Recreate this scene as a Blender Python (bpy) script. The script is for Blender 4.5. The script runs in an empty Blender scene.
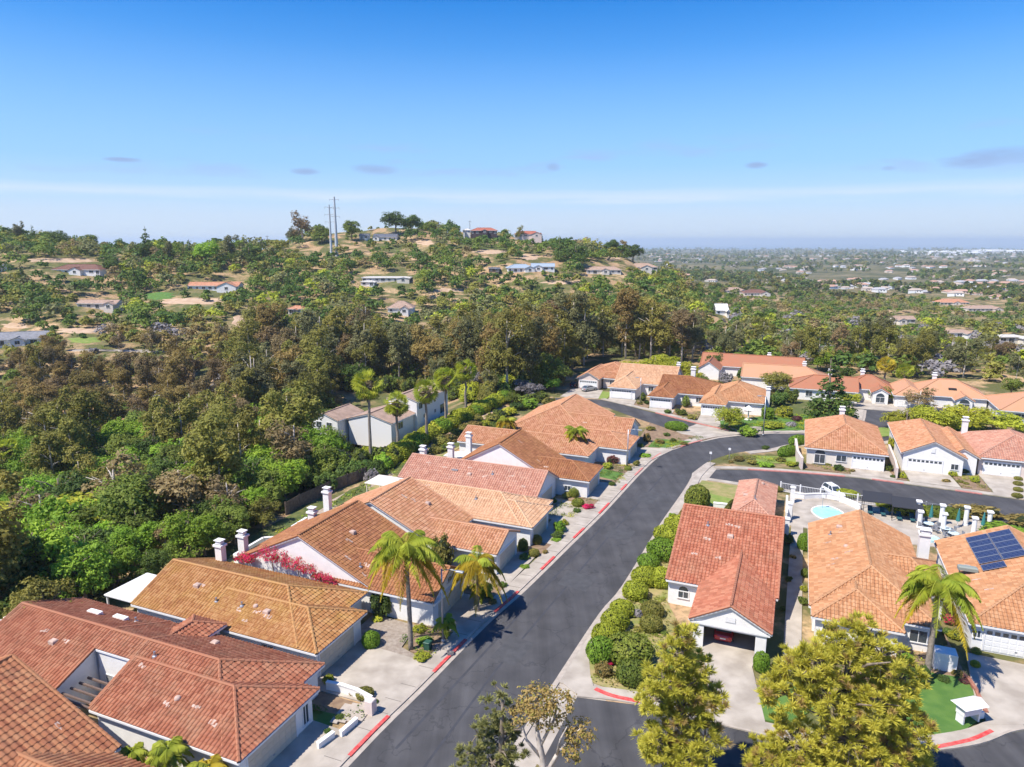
import bpy, bmesh, math, random
import numpy as np
from mathutils import Vector, noise
rad = math.radians
rng = np.random.default_rng(7); random.seed(7)
SC = bpy.context.scene; COL = SC.collection

# ------------------------------------------------------------------ camera
F = 700.0; CH = 38.0; CX, CY, HOR = 512.0, 383.5, 241.0
PITCH = math.atan((CY - HOR) / F); cp, sp = math.cos(PITCH), math.sin(PITCH)
TH = rad(22.3); ct, st = math.cos(TH), math.sin(TH)
cam = bpy.data.cameras.new('camera'); camo = bpy.data.objects.new('camera', cam); COL.objects.link(camo)
camo.location = (0, 0, CH); camo.rotation_euler = (math.pi / 2 - PITCH, 0, 0)
cam.sensor_width = 36; cam.lens = 36 * F / 1024; cam.clip_start = 0.5; cam.clip_end = 200000
SC.camera = camo
# ------------------------------------------------------------------ world, sun, exposure
SUN_EL = rad(56); SUN_AZ = rad(30); SUN_DIR = Vector((-math.cos(SUN_AZ) * math.cos(SUN_EL), -math.sin(SUN_AZ) * math.cos(SUN_EL), math.sin(SUN_EL)))
w = bpy.data.worlds.new('World'); SC.world = w; w.use_nodes = True
nt = w.node_tree; N = nt.nodes; Lk = nt.links; N.clear()
def wn(t, **k):
    n = N.new(t)
    for a, b in k.items(): setattr(n, a, b)
    return n
def wmath(op, a, b=None, clamp=False):
    n = wn('ShaderNodeMath', operation=op); n.use_clamp = clamp
    for i, v in enumerate((a, b)):
        if v is None: continue
        if isinstance(v, (int, float)): n.inputs[i].default_value = v
        else: Lk.new(v, n.inputs[i])
    return n.outputs[0]
def wmix(f, a, b):
    n = wn('ShaderNodeMix', data_type='RGBA')
    Lk.new(f, n.inputs[0])
    for i, v in ((6, a), (7, b)):
        if isinstance(v, tuple): n.inputs[i].default_value = v
        else: Lk.new(v, n.inputs[i])
    return n.outputs[2]
sky = wn('ShaderNodeTexSky', sky_type='NISHITA', sun_disc=False, sun_elevation=SUN_EL, sun_rotation=math.atan2(SUN_DIR.x, SUN_DIR.y), altitude=100, air_density=1.0, dust_density=0.3, ozone_density=3.0)
hs = wn('ShaderNodeHueSaturation'); hs.inputs['Hue'].default_value = 0.512; hs.inputs['Saturation'].default_value = 1.6; hs.inputs['Value'].default_value = 1.0; Lk.new(sky.outputs[0], hs.inputs['Color'])
tc = wn('ShaderNodeTexCoord'); sep = wn('ShaderNodeSeparateXYZ'); Lk.new(tc.outputs['Generated'], sep.inputs[0])
mp = wn('ShaderNodeMapping'); mp.inputs['Scale'].default_value = (3.2, 3.2, 42); Lk.new(tc.outputs['Generated'], mp.inputs[0])
cn = wn('ShaderNodeTexNoise'); cn.inputs['Scale'].default_value = 1.6; cn.inputs['Detail'].default_value = 6; Lk.new(mp.outputs[0], cn.inputs['Vector'])
z = sep.outputs[2]
# marine layer: pale lavender bank that lies along the horizon, with a ragged top
edge = wmath('ADD', z, wmath('MULTIPLY', wmath('SUBTRACT', cn.outputs[0], 0.5), 0.022))
bank = wmath('SUBTRACT', 1.0, wmath('DIVIDE', wmath('SUBTRACT', edge, 0.030), 0.022, True), True)
gl = wn('ShaderNodeMapRange'); gl.inputs[1].default_value = 0.0; gl.inputs[2].default_value = 0.10; Lk.new(z, gl.inputs[0])
low = wmix(gl.outputs[0], (3.7, 4.5, 5.5, 1), (2.0, 3.6, 6.0, 1))
gf = wn('ShaderNodeMapRange'); gf.interpolation_type = 'SMOOTHSTEP'; gf.inputs[1].default_value = 0.02; gf.inputs[2].default_value = 0.36; gf.inputs[3].default_value = 0.9; gf.inputs[4].default_value = 0.0; Lk.new(z, gf.inputs[0])
col0 = wmix(gf.outputs[0], hs.outputs[0], low)
col = wmix(wmath('MULTIPLY', bank, 0.45), col0, (3.8, 4.4, 5.4, 1))
mr = wn('ShaderNodeMapRange'); mr.inputs[1].default_value = 0.050; mr.inputs[2].default_value = 0.058; Lk.new(edge, mr.inputs[0])
stripe = wmath('MULTIPLY', mr.outputs[0], wmath('SUBTRACT', 1.0, wmath('DIVIDE', wmath('SUBTRACT', edge, 0.060), 0.012, True), True))
st2 = wmath('MULTIPLY', stripe, wmath('MULTIPLY', cn.outputs[0], 0.75))
col = wmix(st2, col, (5.0, 5.2, 5.8, 1))
# few small mauve clouds higher up
mp2 = wn('ShaderNodeMapping'); mp2.inputs['Scale'].default_value = (5, 5, 26); mp2.inputs['Location'].default_value = (1.3, 0.2, 2.7); Lk.new(tc.outputs['Generated'], mp2.inputs[0])
cn2 = wn('ShaderNodeTexNoise'); cn2.inputs['Scale'].default_value = 1.5; cn2.inputs['Detail'].default_value = 5; Lk.new(mp2.outputs[0], cn2.inputs['Vector'])
puff = wmath('MULTIPLY', wmath('SUBTRACT', cn2.outputs[0], 0.565), 9.0, True)
bandm = wmath('SUBTRACT', 1.0, wmath('MULTIPLY', wmath('ABSOLUTE', wmath('SUBTRACT', z, 0.105)), 26.0), True)
col = wmix(wmath('MULTIPLY', wmath('MULTIPLY', puff, bandm), 0.6), col, (2.3, 3.0, 5.2, 1))
for pu, pv_, rx, ry in ((378, 170, 24, 5.5), (305, 171, 15, 3.2), (553, 167, 9, 5), (992, 161, 44, 8), (757, 165, 11, 3.2), (890, 168, 9, 2.6), (125, 160, 16, 2.4)):
    d_ = Vector(((pu - CX) / F, cp - (pv_ - CY) / F * sp, -sp - (pv_ - CY) / F * cp)).normalized(); sd_ = Vector((d_.y, -d_.x, 0)).normalized()
    dt = wn('ShaderNodeVectorMath', operation='DOT_PRODUCT'); Lk.new(tc.outputs['Generated'], dt.inputs[0]); dt.inputs[1].default_value = sd_
    q1 = wmath('POWER', wmath('ABSOLUTE', wmath('MULTIPLY', dt.outputs['Value'], F / rx)), 2); q2 = wmath('POWER', wmath('ABSOLUTE', wmath('MULTIPLY', wmath('SUBTRACT', z, d_.z), F / ry)), 2)
    mk = wmath('SUBTRACT', 1.25, wmath('ADD', wmath('ADD', q1, q2), wmath('MULTIPLY', wmath('SUBTRACT', cn2.outputs[0], 0.5), 5.0)), True)
    fr = wn('ShaderNodeVectorMath', operation='DOT_PRODUCT'); Lk.new(tc.outputs['Generated'], fr.inputs[0]); fr.inputs[1].default_value = d_; mk = wmath('MULTIPLY', mk, wmath('GREATER_THAN', fr.outputs['Value'], 0.5))
    col = wmix(wmath('MULTIPLY', mk, 0.75), col, (1.8, 2.4, 4.1, 1))
bg = wn('ShaderNodeBackground'); bg.inputs[1].default_value = 0.128; Lk.new(col, bg.inputs[0])
wo = wn('ShaderNodeOutputWorld'); Lk.new(bg.outputs[0], wo.inputs[0])
sun = bpy.data.lights.new('sun', 'SUN'); sun.energy = 5.0; sun.angle = rad(0.5); sun.color = (1.0, 0.94, 0.84)
so = bpy.data.objects.new('sun', sun); COL.objects.link(so); so.rotation_euler = (-SUN_DIR).to_track_quat('-Z', 'Y').to_euler()
SC.view_settings.view_transform = 'Standard'; SC.view_settings.look = 'None'; SC.view_settings.gamma = 1; SC.view_settings.exposure = 0.50
SC.render.engine = 'CYCLES'
c = SC.cycles; c.max_bounces = 5; c.diffuse_bounces = 3; c.glossy_bounces = 2; c.transmission_bounces = 3; c.volume_bounces = 1; c.transparent_max_bounces = 6
c.use_denoising = True; c.use_adaptive_sampling = True; c.adaptive_threshold = 0.02; c.caustics_reflective = False; c.caustics_refractive = False

# ------------------------------------------------------------------ helpers
def ray(px, py):
    dx = (px - CX) / F; dy = -(py - CY) / F
    return np.array([dx, cp + dy * sp, -sp + dy * cp])
def G(px, py, h=0.0):                       # pixel -> street frame (a across, b along) at height h
    r = ray(px, py); t = (h - CH) / r[2]; x, y = r[0] * t, r[1] * t
    return (x * ct - y * st, x * st + y * ct)
def AB(a, b, z=0.0): return Vector((a * ct + b * st, -a * st + b * ct, z))
def toab(x, y): return (x * ct - y * st, x * st + y * ct)
def proj(x, y, z):
    zc = y * cp - (z - CH) * sp; yc = y * sp + (z - CH) * cp
    return (CX + F * x / zc, CY - F * yc / zc)

_mats = {}
def mat(name, col, rough=0.8, var=0.0, vscale=2.0, bump=0.0, bscale=20.0, metal=0.0, spec=0.3, col2=None, obj_var=0.0, trans=0.0, detail=4, contrast=(0.35, 0.65)):
    if name in _mats: return _mats[name]
    m = bpy.data.materials.new(name); m.use_nodes = True; t = m.node_tree; n = t.nodes; b = n['Principled BSDF']
    b.inputs['Roughness'].default_value = rough; b.inputs['Metallic'].default_value = metal; b.inputs['Specular IOR Level'].default_value = spec
    src = None
    if var or col2:
        g = n.new('ShaderNodeNewGeometry'); nz = n.new('ShaderNodeTexNoise'); nz.inputs['Scale'].default_value = vscale; nz.inputs['Detail'].default_value = detail
        t.links.new(g.outputs['Position'], nz.inputs['Vector'])
        mrr = n.new('ShaderNodeMapRange'); mrr.inputs[1].default_value = contrast[0]; mrr.inputs[2].default_value = contrast[1]; t.links.new(nz.outputs[0], mrr.inputs[0])
        mx = n.new('ShaderNodeMix'); mx.data_type = 'RGBA'; t.links.new(mrr.outputs[0], mx.inputs[0])
        c2 = col2 if col2 else tuple(x * (1 + var) for x in col); c1 = col if col2 else tuple(x * (1 - var) for x in col)
        mx.inputs[6].default_value = (*c1, 1); mx.inputs[7].default_value = (*c2, 1); src = mx.outputs[2]
    if obj_var:
        oi = n.new('ShaderNodeObjectInfo'); h = n.new('ShaderNodeHueSaturation')
        m1 = n.new('ShaderNodeMapRange'); m1.inputs[3].default_value = 0.5 - 0.012 * obj_var; m1.inputs[4].default_value = 0.5 + 0.015 * obj_var; t.links.new(oi.outputs['Random'], m1.inputs[0])
        mm = n.new('ShaderNodeMath'); mm.operation = 'FRACT'; ml = n.new('ShaderNodeMath'); ml.operation = 'MULTIPLY'; ml.inputs[1].default_value = 7.31; t.links.new(oi.outputs['Random'], ml.inputs[0]); t.links.new(ml.outputs[0], mm.inputs[0])
        m2 = n.new('ShaderNodeMapRange'); m2.inputs[3].default_value = 1 - 0.3 * obj_var; m2.inputs[4].default_value = 1 + 0.35 * obj_var; t.links.new(mm.outputs[0], m2.inputs[0])
        t.links.new(m1.outputs[0], h.inputs['Hue']); t.links.new(m2.outputs[0], h.inputs['Value'])
        if src: t.links.new(src, h.inputs['Color'])
        else: h.inputs['Color'].default_value = (*col, 1)
        src = h.outputs[0]
    if src: t.links.new(src, b.inputs['Base Color'])
    else: b.inputs['Base Color'].default_value = (*col, 1)
    if bump:
        g2 = n.new('ShaderNodeNewGeometry'); n2 = n.new('ShaderNodeTexNoise'); n2.inputs['Scale'].default_value = bscale; n2.inputs['Detail'].default_value = 3
        t.links.new(g2.outputs['Position'], n2.inputs['Vector']); bp = n.new('ShaderNodeBump'); bp.inputs['Strength'].default_value = bump; bp.inputs['Distance'].default_value = 0.05
        t.links.new(n2.outputs[0], bp.inputs['Height']); t.links.new(bp.outputs[0], b.inputs['Normal'])
    if trans:
        tr = n.new('ShaderNodeBsdfTranslucent'); ms = n.new('ShaderNodeMixShader'); ms.inputs[0].default_value = trans
        if src: t.links.new(src, tr.inputs[0])
        else: tr.inputs[0].default_value = (*col, 1)
        t.links.new(b.outputs[0], ms.inputs[1]); t.links.new(tr.outputs[0], ms.inputs[2]); t.links.new(ms.outputs[0], n['Material Output'].inputs[0])
    _mats[name] = m; return m

def tilemat(name, c1, c2, c3, stain=(0.25, 0.2, 0.12), st_amt=0.3):
    """clay barrel tiles: every tile its own shade (uv counts tiles), old stains over them"""
    m = bpy.data.materials.new(name); m.use_nodes = True; t = m.node_tree; n = t.nodes; b = n['Principled BSDF']; b.inputs['Roughness'].default_value = 0.75; b.inputs['Specular IOR Level'].default_value = 0.25
    uv = n.new('ShaderNodeUVMap'); fl = n.new('ShaderNodeVectorMath'); fl.operation = 'FLOOR'; t.links.new(uv.outputs[0], fl.inputs[0])
    wn_ = n.new('ShaderNodeTexWhiteNoise'); wn_.noise_dimensions = '2D'; t.links.new(fl.outputs[0], wn_.inputs['Vector'])
    cr = n.new('ShaderNodeValToRGB'); e = cr.color_ramp.elements; e[0].color = (*c1, 1); e[1].color = (*c3, 1); x = e.new(0.5); x.color = (*c2, 1); t.links.new(wn_.outputs[0], cr.inputs[0])
    g = n.new('ShaderNodeNewGeometry'); nz = n.new('ShaderNodeTexNoise'); nz.inputs['Scale'].default_value = 0.45; nz.inputs['Detail'].default_value = 5; nz.inputs['Roughness'].default_value = .65; t.links.new(g.outputs['Position'], nz.inputs['Vector'])
    mr_ = n.new('ShaderNodeMapRange'); mr_.inputs[1].default_value = 0.45; mr_.inputs[2].default_value = 0.72; mr_.inputs[4].default_value = st_amt; t.links.new(nz.outputs[0], mr_.inputs[0])
    mx = n.new('ShaderNodeMix'); mx.data_type = 'RGBA'; mx.inputs[7].default_value = (*stain, 1); t.links.new(mr_.outputs[0], mx.inputs[0]); t.links.new(cr.outputs[0], mx.inputs[6]); t.links.new(mx.outputs[2], b.inputs['Base Color'])
    return m

class MB:
    def __init__(s): s.v = []; s.f = []; s.m = []; s.uv = None
    def add(s, vs, fs, mi=0):
        o = len(s.v); s.v += [tuple(p) for p in vs]; s.f += [tuple(i + o for i in f) for f in fs]; s.m += [mi] * len(fs); return s
    def box(s, x0, x1, y0, y1, z0, z1, mi=0):
        return s.add([(x0, y0, z0), (x1, y0, z0), (x1, y1, z0), (x0, y1, z0), (x0, y0, z1), (x1, y0, z1), (x1, y1, z1), (x0, y1, z1)],
                     [(0, 3, 2, 1), (4, 5, 6, 7), (0, 1, 5, 4), (1, 2, 6, 5), (2, 3, 7, 6), (3, 0, 4, 7)], mi)
    def cbox(s, x0, x1, y0, y1, z0, z1, ch=0.03, mi=0):      # box with chamfered top
        return s.add([(x0, y0, z0), (x1, y0, z0), (x1, y1, z0), (x0, y1, z0), (x0, y0, z1 - ch), (x1, y0, z1 - ch), (x1, y1, z1 - ch), (x0, y1, z1 - ch), (x0 + ch, y0 + ch, z1), (x1 - ch, y0 + ch, z1), (x1 - ch, y1 - ch, z1), (x0 + ch, y1 - ch, z1)],
                     [(0, 3, 2, 1), (8, 9, 10, 11), (0, 1, 5, 4), (1, 2, 6, 5), (2, 3, 7, 6), (3, 0, 4, 7), (4, 5, 9, 8), (5, 6, 10, 9), (6, 7, 11, 10), (7, 4, 8, 11)], mi)
    def bar(s, p, q, w, h, mi=0):                            # p->q centre line, width w, vertical height h
        p, q = Vector(p), Vector(q); d = (q - p); side = Vector((0, 0, 1)).cross(d)
        if side.length < 1e-6: side = Vector((1, 0, 0))
        side = side.normalized() * w / 2; up = d.cross(side).normalized() * h / 2
        if up.z < 0: up = -up
        c = [x + sgn * side + ug * up for x in (p, q) for ug in (-1, 1) for sgn in (-1, 1)]
        return s.add(c, [(0, 1, 3, 2), (4, 6, 7, 5), (0, 2, 6, 4), (1, 5, 7, 3), (2, 3, 7, 6), (0, 4, 5, 1)], mi)
    def tube(s, pts, rs, n=8, mi=0, cap=True):
        pts = [Vector(p) for p in pts]; o = len(s.v); ring = []
        for i, p in enumerate(pts):
            d = (pts[min(i + 1, len(pts) - 1)] - pts[max(i - 1, 0)]).normalized(); x = d.orthogonal().normalized() if i == 0 else (px_ - d * px_.dot(d)).normalized()
            px_ = x; y = d.cross(x)
            for k in range(n):
                a = 2 * math.pi * k / n; s.v.append(tuple(p + (x * math.cos(a) + y * math.sin(a)) * rs[i]))
        for i in range(len(pts) - 1):
            for k in range(n): s.f.append((o + i * n + k, o + i * n + (k + 1) % n, o + (i + 1) * n + (k + 1) % n, o + (i + 1) * n + k)); s.m.append(mi)
        if cap:
            s.f.append(tuple(o + k for k in range(n))[::-1]); s.f.append(tuple(o + (len(pts) - 1) * n + k for k in range(n))); s.m += [mi, mi]
        return s
    def lathe(s, prof, cx=0, cy=0, n=16, mi=0):
        o = len(s.v)
        for r, zz in prof:
            for k in range(n): a = 2 * math.pi * k / n; s.v.append((cx + r * math.cos(a), cy + r * math.sin(a), zz))
        for i in range(len(prof) - 1):
            for k in range(n): s.f.append((o + i * n + k, o + i * n + (k + 1) % n, o + (i + 1) * n + (k + 1) % n, o + (i + 1) * n + k)); s.m.append(mi)
        s.f.append(tuple(o + k for k in range(n))[::-1]); s.f.append(tuple(o + (len(prof) - 1) * n + k for k in range(n))); s.m += [mi, mi]
        return s
    def slab(s, poly, z0, z1, mi=0):
        ar = sum(poly[i][0] * poly[(i + 1) % len(poly)][1] - poly[(i + 1) % len(poly)][0] * poly[i][1] for i in range(len(poly)))
        if ar < 0: poly = poly[::-1]
        n = len(poly); o = len(s.v)
        s.v += [(p[0], p[1], z0) for p in poly] + [(p[0], p[1], z1) for p in poly]
        s.f.append(tuple(o + n + i for i in range(n))); s.m.append(mi)
        for i in range(n): s.f.append((o + i, o + (i + 1) % n, o + n + (i + 1) % n, o + n + i)); s.m.append(mi)
        return s
    def build(s, name, mats, parent=None, smooth=False, loc=None, rz=None):
        me = bpy.data.meshes.new(name); me.from_pydata(s.v, [], s.f); me.validate()
        for m in (mats if isinstance(mats, (list, tuple)) else [mats]): me.materials.append(m)
        if len(s.m) == len(me.polygons): me.polygons.foreach_set('material_index', s.m)
        if smooth: me.polygons.foreach_set('use_smooth', [True] * len(me.polygons))
        o = bpy.data.objects.new(name, me); COL.objects.link(o)
        if parent: o.parent = parent
        if loc is not None: o.location = loc
        if rz is not None: o.rotation_euler = (0, 0, rz)
        return o
def tag(o, label=None, cat=None, group=None, kind=None):
    if label: o['label'] = label
    if cat: o['category'] = cat
    if group: o['group'] = group
    if kind: o['kind'] = kind
    return o
def empty(name, loc, rz=0.0):
    o = bpy.data.objects.new(name, None); COL.objects.link(o); o.location = loc; o.rotation_euler = (0, 0, rz); o.empty_display_size = 0.5; return o
def ab_empty(name, a, b, z=0.0): return empty(name, AB(a, b, z), -TH)
def copy_tree(o, parent=None):
    c_ = o.copy(); COL.objects.link(c_)
    if parent: c_.parent = parent
    for ch in o.children: copy_tree(ch, c_)
    return c_
def inpoly(x, y, P):
    r = False; j = len(P) - 1
    for i in range(len(P)):
        if (P[i][1] > y) != (P[j][1] > y) and x < (P[j][0] - P[i][0]) * (y - P[i][1]) / (P[j][1] - P[i][1]) + P[i][0]: r = not r
        j = i
    return r

# ------------------------------------------------------------------ terrain
UC = [-500, -100, 0, 70, 140, 200, 260, 310, 360, 420, 490, 560, 620, 660, 700, 760, 850, 1024, 1300]
YN = [40, 90, 130, 180, 230, 290, 340, 390, 440, 500, 570, 700, 1000, 1600, 2800, 5200, 12500, 14000, 70000]
ZT = {  # heights at YN for each column of UC
 -500: [-6, -9, -14, -15, -8, 2, 14, 26, 36, 42, 40, 20, 0, -20, -30, -60, -100, -150, -150],
 -100: [-4, -8, -14, -15, -8, 2, 12, 24, 34, 40, 36, 15, -5, -20, -30, -60, -100, -150, -150],
 0:    [-3, -7, -13, -15, -8, 1, 10, 21, 31, 38, 34, 10, -10, -20, -30, -60, -100, -150, -150],
 70:   [-3, -7, -13, -15, -8, 2, 10, 21, 30, 35, 30, 5, -15, -20, -30, -60, -100, -150, -150],
 140:  [-3, -6, -12, -14, -8, 2, 9, 18, 27, 30, 22, 0, -20, -25, -32, -60, -100, -150, -150],
 200:  [-3, -5, -11, -13, -8, 1, 9, 17, 26, 30, 24, 5, -20, -25, -32, -60, -100, -150, -150],
 260:  [-2, -4, -9, -13, -9, -1, 6, 15, 24, 31, 28, 10, -20, -25, -32, -60, -100, -150, -150],
 310:  [-1, -3, -7, -12, -9, -3, 4, 12, 23, 34, 42, 28, -10, -25, -32, -60, -100, -150, -150],
 360:  [0, -1, -5, -11, -9, -4, 3, 11, 22, 35, 46, 35, 0, -25, -32, -60, -100, -150, -150],
 420:  [0, 0, -3, -9, -9, -4, 3, 10, 21, 34, 46, 38, 5, -25, -32, -60, -100, -150, -150],
 490:  [0, 0, 0, -5, -8, -5, 1, 9, 20, 33, 45, 36, 5, -25, -32, -60, -100, -150, -150],
 560:  [0, 0, 0, -2, -6, -5, 0, 8, 19, 30, 36, 25, 0, -25, -32, -60, -100, -150, -150],
 620:  [0, 0, 0, -1, -5, -5, 0, 7, 16, 25, 25, 12, -10, -28, -34, -60, -100, -150, -150],
 660:  [0, 0, 0, 0, -4, -5, -1, 4, 10, 14, 12, 0, -18, -30, -36, -60, -100, -150, -150],
 700:  [0, 0, 0, 0, -3, -5, -3, 0, 2, 1, -4, -12, -22, -32, -38, -60, -100, -150, -150],
 760:  [0, 0, 0, 0, -2, -5, -6, -6, -8, -10, -13, -18, -26, -34, -40, -60, -100, -150, -150],
 850:  [0, 0, 0, 0, -1, -4, -8, -10, -12, -15, -18, -22, -28, -34, -42, -60, -100, -150, -150],
 1024: [0, 0, 0, 0, 0, -4, -9, -12, -14, -17, -20, -24, -28, -34, -42, -60, -100, -150, -150],
 1300: [0, 0, 0, 0, 0, -4, -9, -12, -14, -17, -20, -24, -28, -34, -42, -60, -100, -150, -150]}
ZG = np.array([ZT[u] for u in UC], float); UCa = np.array(UC, float); LY = np.log(np.array(YN, float))
def smooth01(t): t = np.clip(t, 0, 1); return t * t * (3 - 2 * t)
def T(x, y):
    x = np.asarray(x, float); y = np.asarray(y, float)
    yy = np.maximum(np.hypot(np.clip(x, -1e9, 0) * 0.35, np.maximum(y, 1)), 41)
    u = np.clip(512 + 715 * x / np.maximum(y, 30), -500, 1300)
    ly = np.log(np.minimum(yy, 69999))
    iu = np.clip(np.searchsorted(UCa, u) - 1, 0, len(UC) - 2); il = np.clip(np.searchsorted(LY, ly) - 1, 0, len(YN) - 2)
    fu = smooth01((u - UCa[iu]) / (UCa[iu + 1] - UCa[iu])); fl = (ly - LY[il]) / (LY[il + 1] - LY[il])
    zz = (ZG[iu, il] * (1 - fu) + ZG[iu + 1, il] * fu) * (1 - fl) + (ZG[iu, il + 1] * (1 - fu) + ZG[iu + 1, il + 1] * fu) * fl
    und = 1.6 * np.sin(x * 0.031 + 1.3) * np.cos(y * 0.027) + 1.0 * np.sin(x * 0.083 + y * 0.06) + 0.5 * np.sin(x * 0.19 - y * 0.15)
    far = 11 * np.sin(x * 0.0041 + y * 0.0017) * np.cos(y * 0.0031 + 1) * smooth01((yy - 800) / 1500)
    zz = zz + und * smooth01((yy - 150) / 200) + far
    a = x * ct - y * st; b = x * st + y * ct
    d = np.maximum(np.maximum(-63 - a, a - 120), np.maximum(b - 228, -80 - b))
    wgt = smooth01(d / 34.0)
    return np.where(b > 12000, zz, zz * wgt)
def Tz(x, y): return float(T(x, y))
def hit(px, py, tmin=60, tmax=12000):
    r = ray(px, py); t = tmin
    while t < tmax:
        if CH + r[2] * t < Tz(r[0] * t, r[1] * t): break
        t += max(0.8, t * 0.006)
    return (r[0] * t, r[1] * t, Tz(r[0] * t, r[1] * t))

def terrain_mat():
    m = bpy.data.materials.new('dry hillside'); m.use_nodes = True; t = m.node_tree; n = t.nodes; b = n['Principled BSDF']; b.inputs['Roughness'].default_value = 0.95; b.inputs['Specular IOR Level'].default_value = 0.1
    g = n.new('ShaderNodeNewGeometry')
    def nz(sc, det=5, ro=.6):
        q = n.new('ShaderNodeTexNoise'); q.inputs['Scale'].default_value = sc; q.inputs['Detail'].default_value = det; q.inputs['Roughness'].default_value = ro; t.links.new(g.outputs['Position'], q.inputs['Vector']); return q.outputs[0]
    def ramp(f, lo, hi):
        q = n.new('ShaderNodeMapRange'); q.inputs[1].default_value = lo; q.inputs[2].default_value = hi; t.links.new(f, q.inputs[0]); return q.outputs[0]
    def mix(f, a_, b_):
        q = n.new('ShaderNodeMix'); q.data_type = 'RGBA'; t.links.new(f, q.inputs[0])
        for i, v in ((6, a_), (7, b_)):
            if isinstance(v, tuple): q.inputs[i].default_value = (*v, 1)
            else: t.links.new(v, q.inputs[i])
        return q.outputs[2]
    soil = mix(ramp(nz(0.05), .35, .65), (0.40, 0.25, 0.14), (0.54, 0.37, 0.21))
    soil = mix(ramp(nz(1.1), .45, .7), soil, (0.20, 0.15, 0.08))
    c1 = mix(ramp(nz(0.09, 6), .44, .54), soil, (0.12, 0.12, 0.045))
    c1 = mix(ramp(nz(0.02, 6), .5, .66), c1, (0.10, 0.12, 0.04))
    # the plain beyond: woods, scrub and pale lots
    farc = mix(ramp(nz(0.006, 8, .7), .40, .58), (0.05, 0.065, 0.025), (0.19, 0.16, 0.085))
    farc = mix(ramp(nz(0.013, 6, .7), .60, .72), farc, (0.34, 0.26, 0.19))
    sp_ = n.new('ShaderNodeSeparateXYZ'); t.links.new(g.outputs['Position'], sp_.inputs[0])
    ff = n.new('ShaderNodeMapRange'); ff.inputs[1].default_value = 650; ff.inputs[2].default_value = 1200; t.links.new(sp_.outputs[1], ff.inputs[0])
    t.links.new(mix(ff.outputs[0], c1, farc), b.inputs['Base Color'])
    bp = n.new('ShaderNodeBump'); bp.inputs['Strength'].default_value = 0.5; bp.inputs['Distance'].default_value = 0.3; t.links.new(nz(1.5), bp.inputs['Height']); t.links.new(bp.outputs[0], b.inputs['Normal'])
    return m
azs = np.concatenate([np.linspace(-180, -50, 40)[:-1], np.linspace(-50, 50, 281), np.linspace(50, 180, 40)[1:]])
rr = np.concatenate([[0.5, 20, 40], np.exp(np.linspace(math.log(55), math.log(750), 230)), np.exp(np.linspace(math.log(770), math.log(69000), 100))])
AZ, RR = np.meshgrid(np.radians(azs), rr); TX, TY = RR * np.sin(AZ), RR * np.cos(AZ); TZ = T(TX, TY)
nr, na = TX.shape
me = bpy.data.meshes.new('ground'); vv = np.stack([TX, TY, TZ], -1).reshape(-1, 3)
idx = np.arange(nr * na).reshape(nr, na); q = np.stack([idx[:-1, :-1], idx[:-1, 1:], idx[1:, 1:], idx[1:, :-1]], -1).reshape(-1, 4)[:, ::-1]
def np_mesh(name, verts, quads, mats, mi=None, smooth=False):
    me = bpy.data.meshes.new(name); me.vertices.add(len(verts)); me.vertices.foreach_set('co', np.asarray(verts, np.float32).ravel())
    k = quads.shape[1]; me.loops.add(quads.size); me.loops.foreach_set('vertex_index', quads.ravel().astype(np.int32))
    me.polygons.add(len(quads)); me.polygons.foreach_set('loop_start', np.arange(0, quads.size, k, dtype=np.int32)); me.polygons.foreach_set('loop_total', np.full(len(quads), k, np.int32))
    for m in mats: me.materials.append(m)
    if mi is not None: me.polygons.foreach_set('material_index', np.asarray(mi, np.int32))
    if smooth: me.polygons.foreach_set('use_smooth', np.ones(len(quads), bool))
    me.update(calc_edges=True); return me
gm = np_mesh('ground', vv, q, [terrain_mat()], smooth=True)
go = bpy.data.objects.new('ground', gm); COL.objects.link(go); tag(go, kind='structure')
sea = MB().add([(-90000, 8000, -121), (90000, 8000, -121), (90000, 75000, -121), (-90000, 75000, -121)], [(0, 1, 2, 3)])
tag(sea.build('sea', mat('sea water', (0.03, 0.10, 0.19), rough=0.25, bump=0.3, bscale=0.02, spec=.5)), kind='structure')

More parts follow.
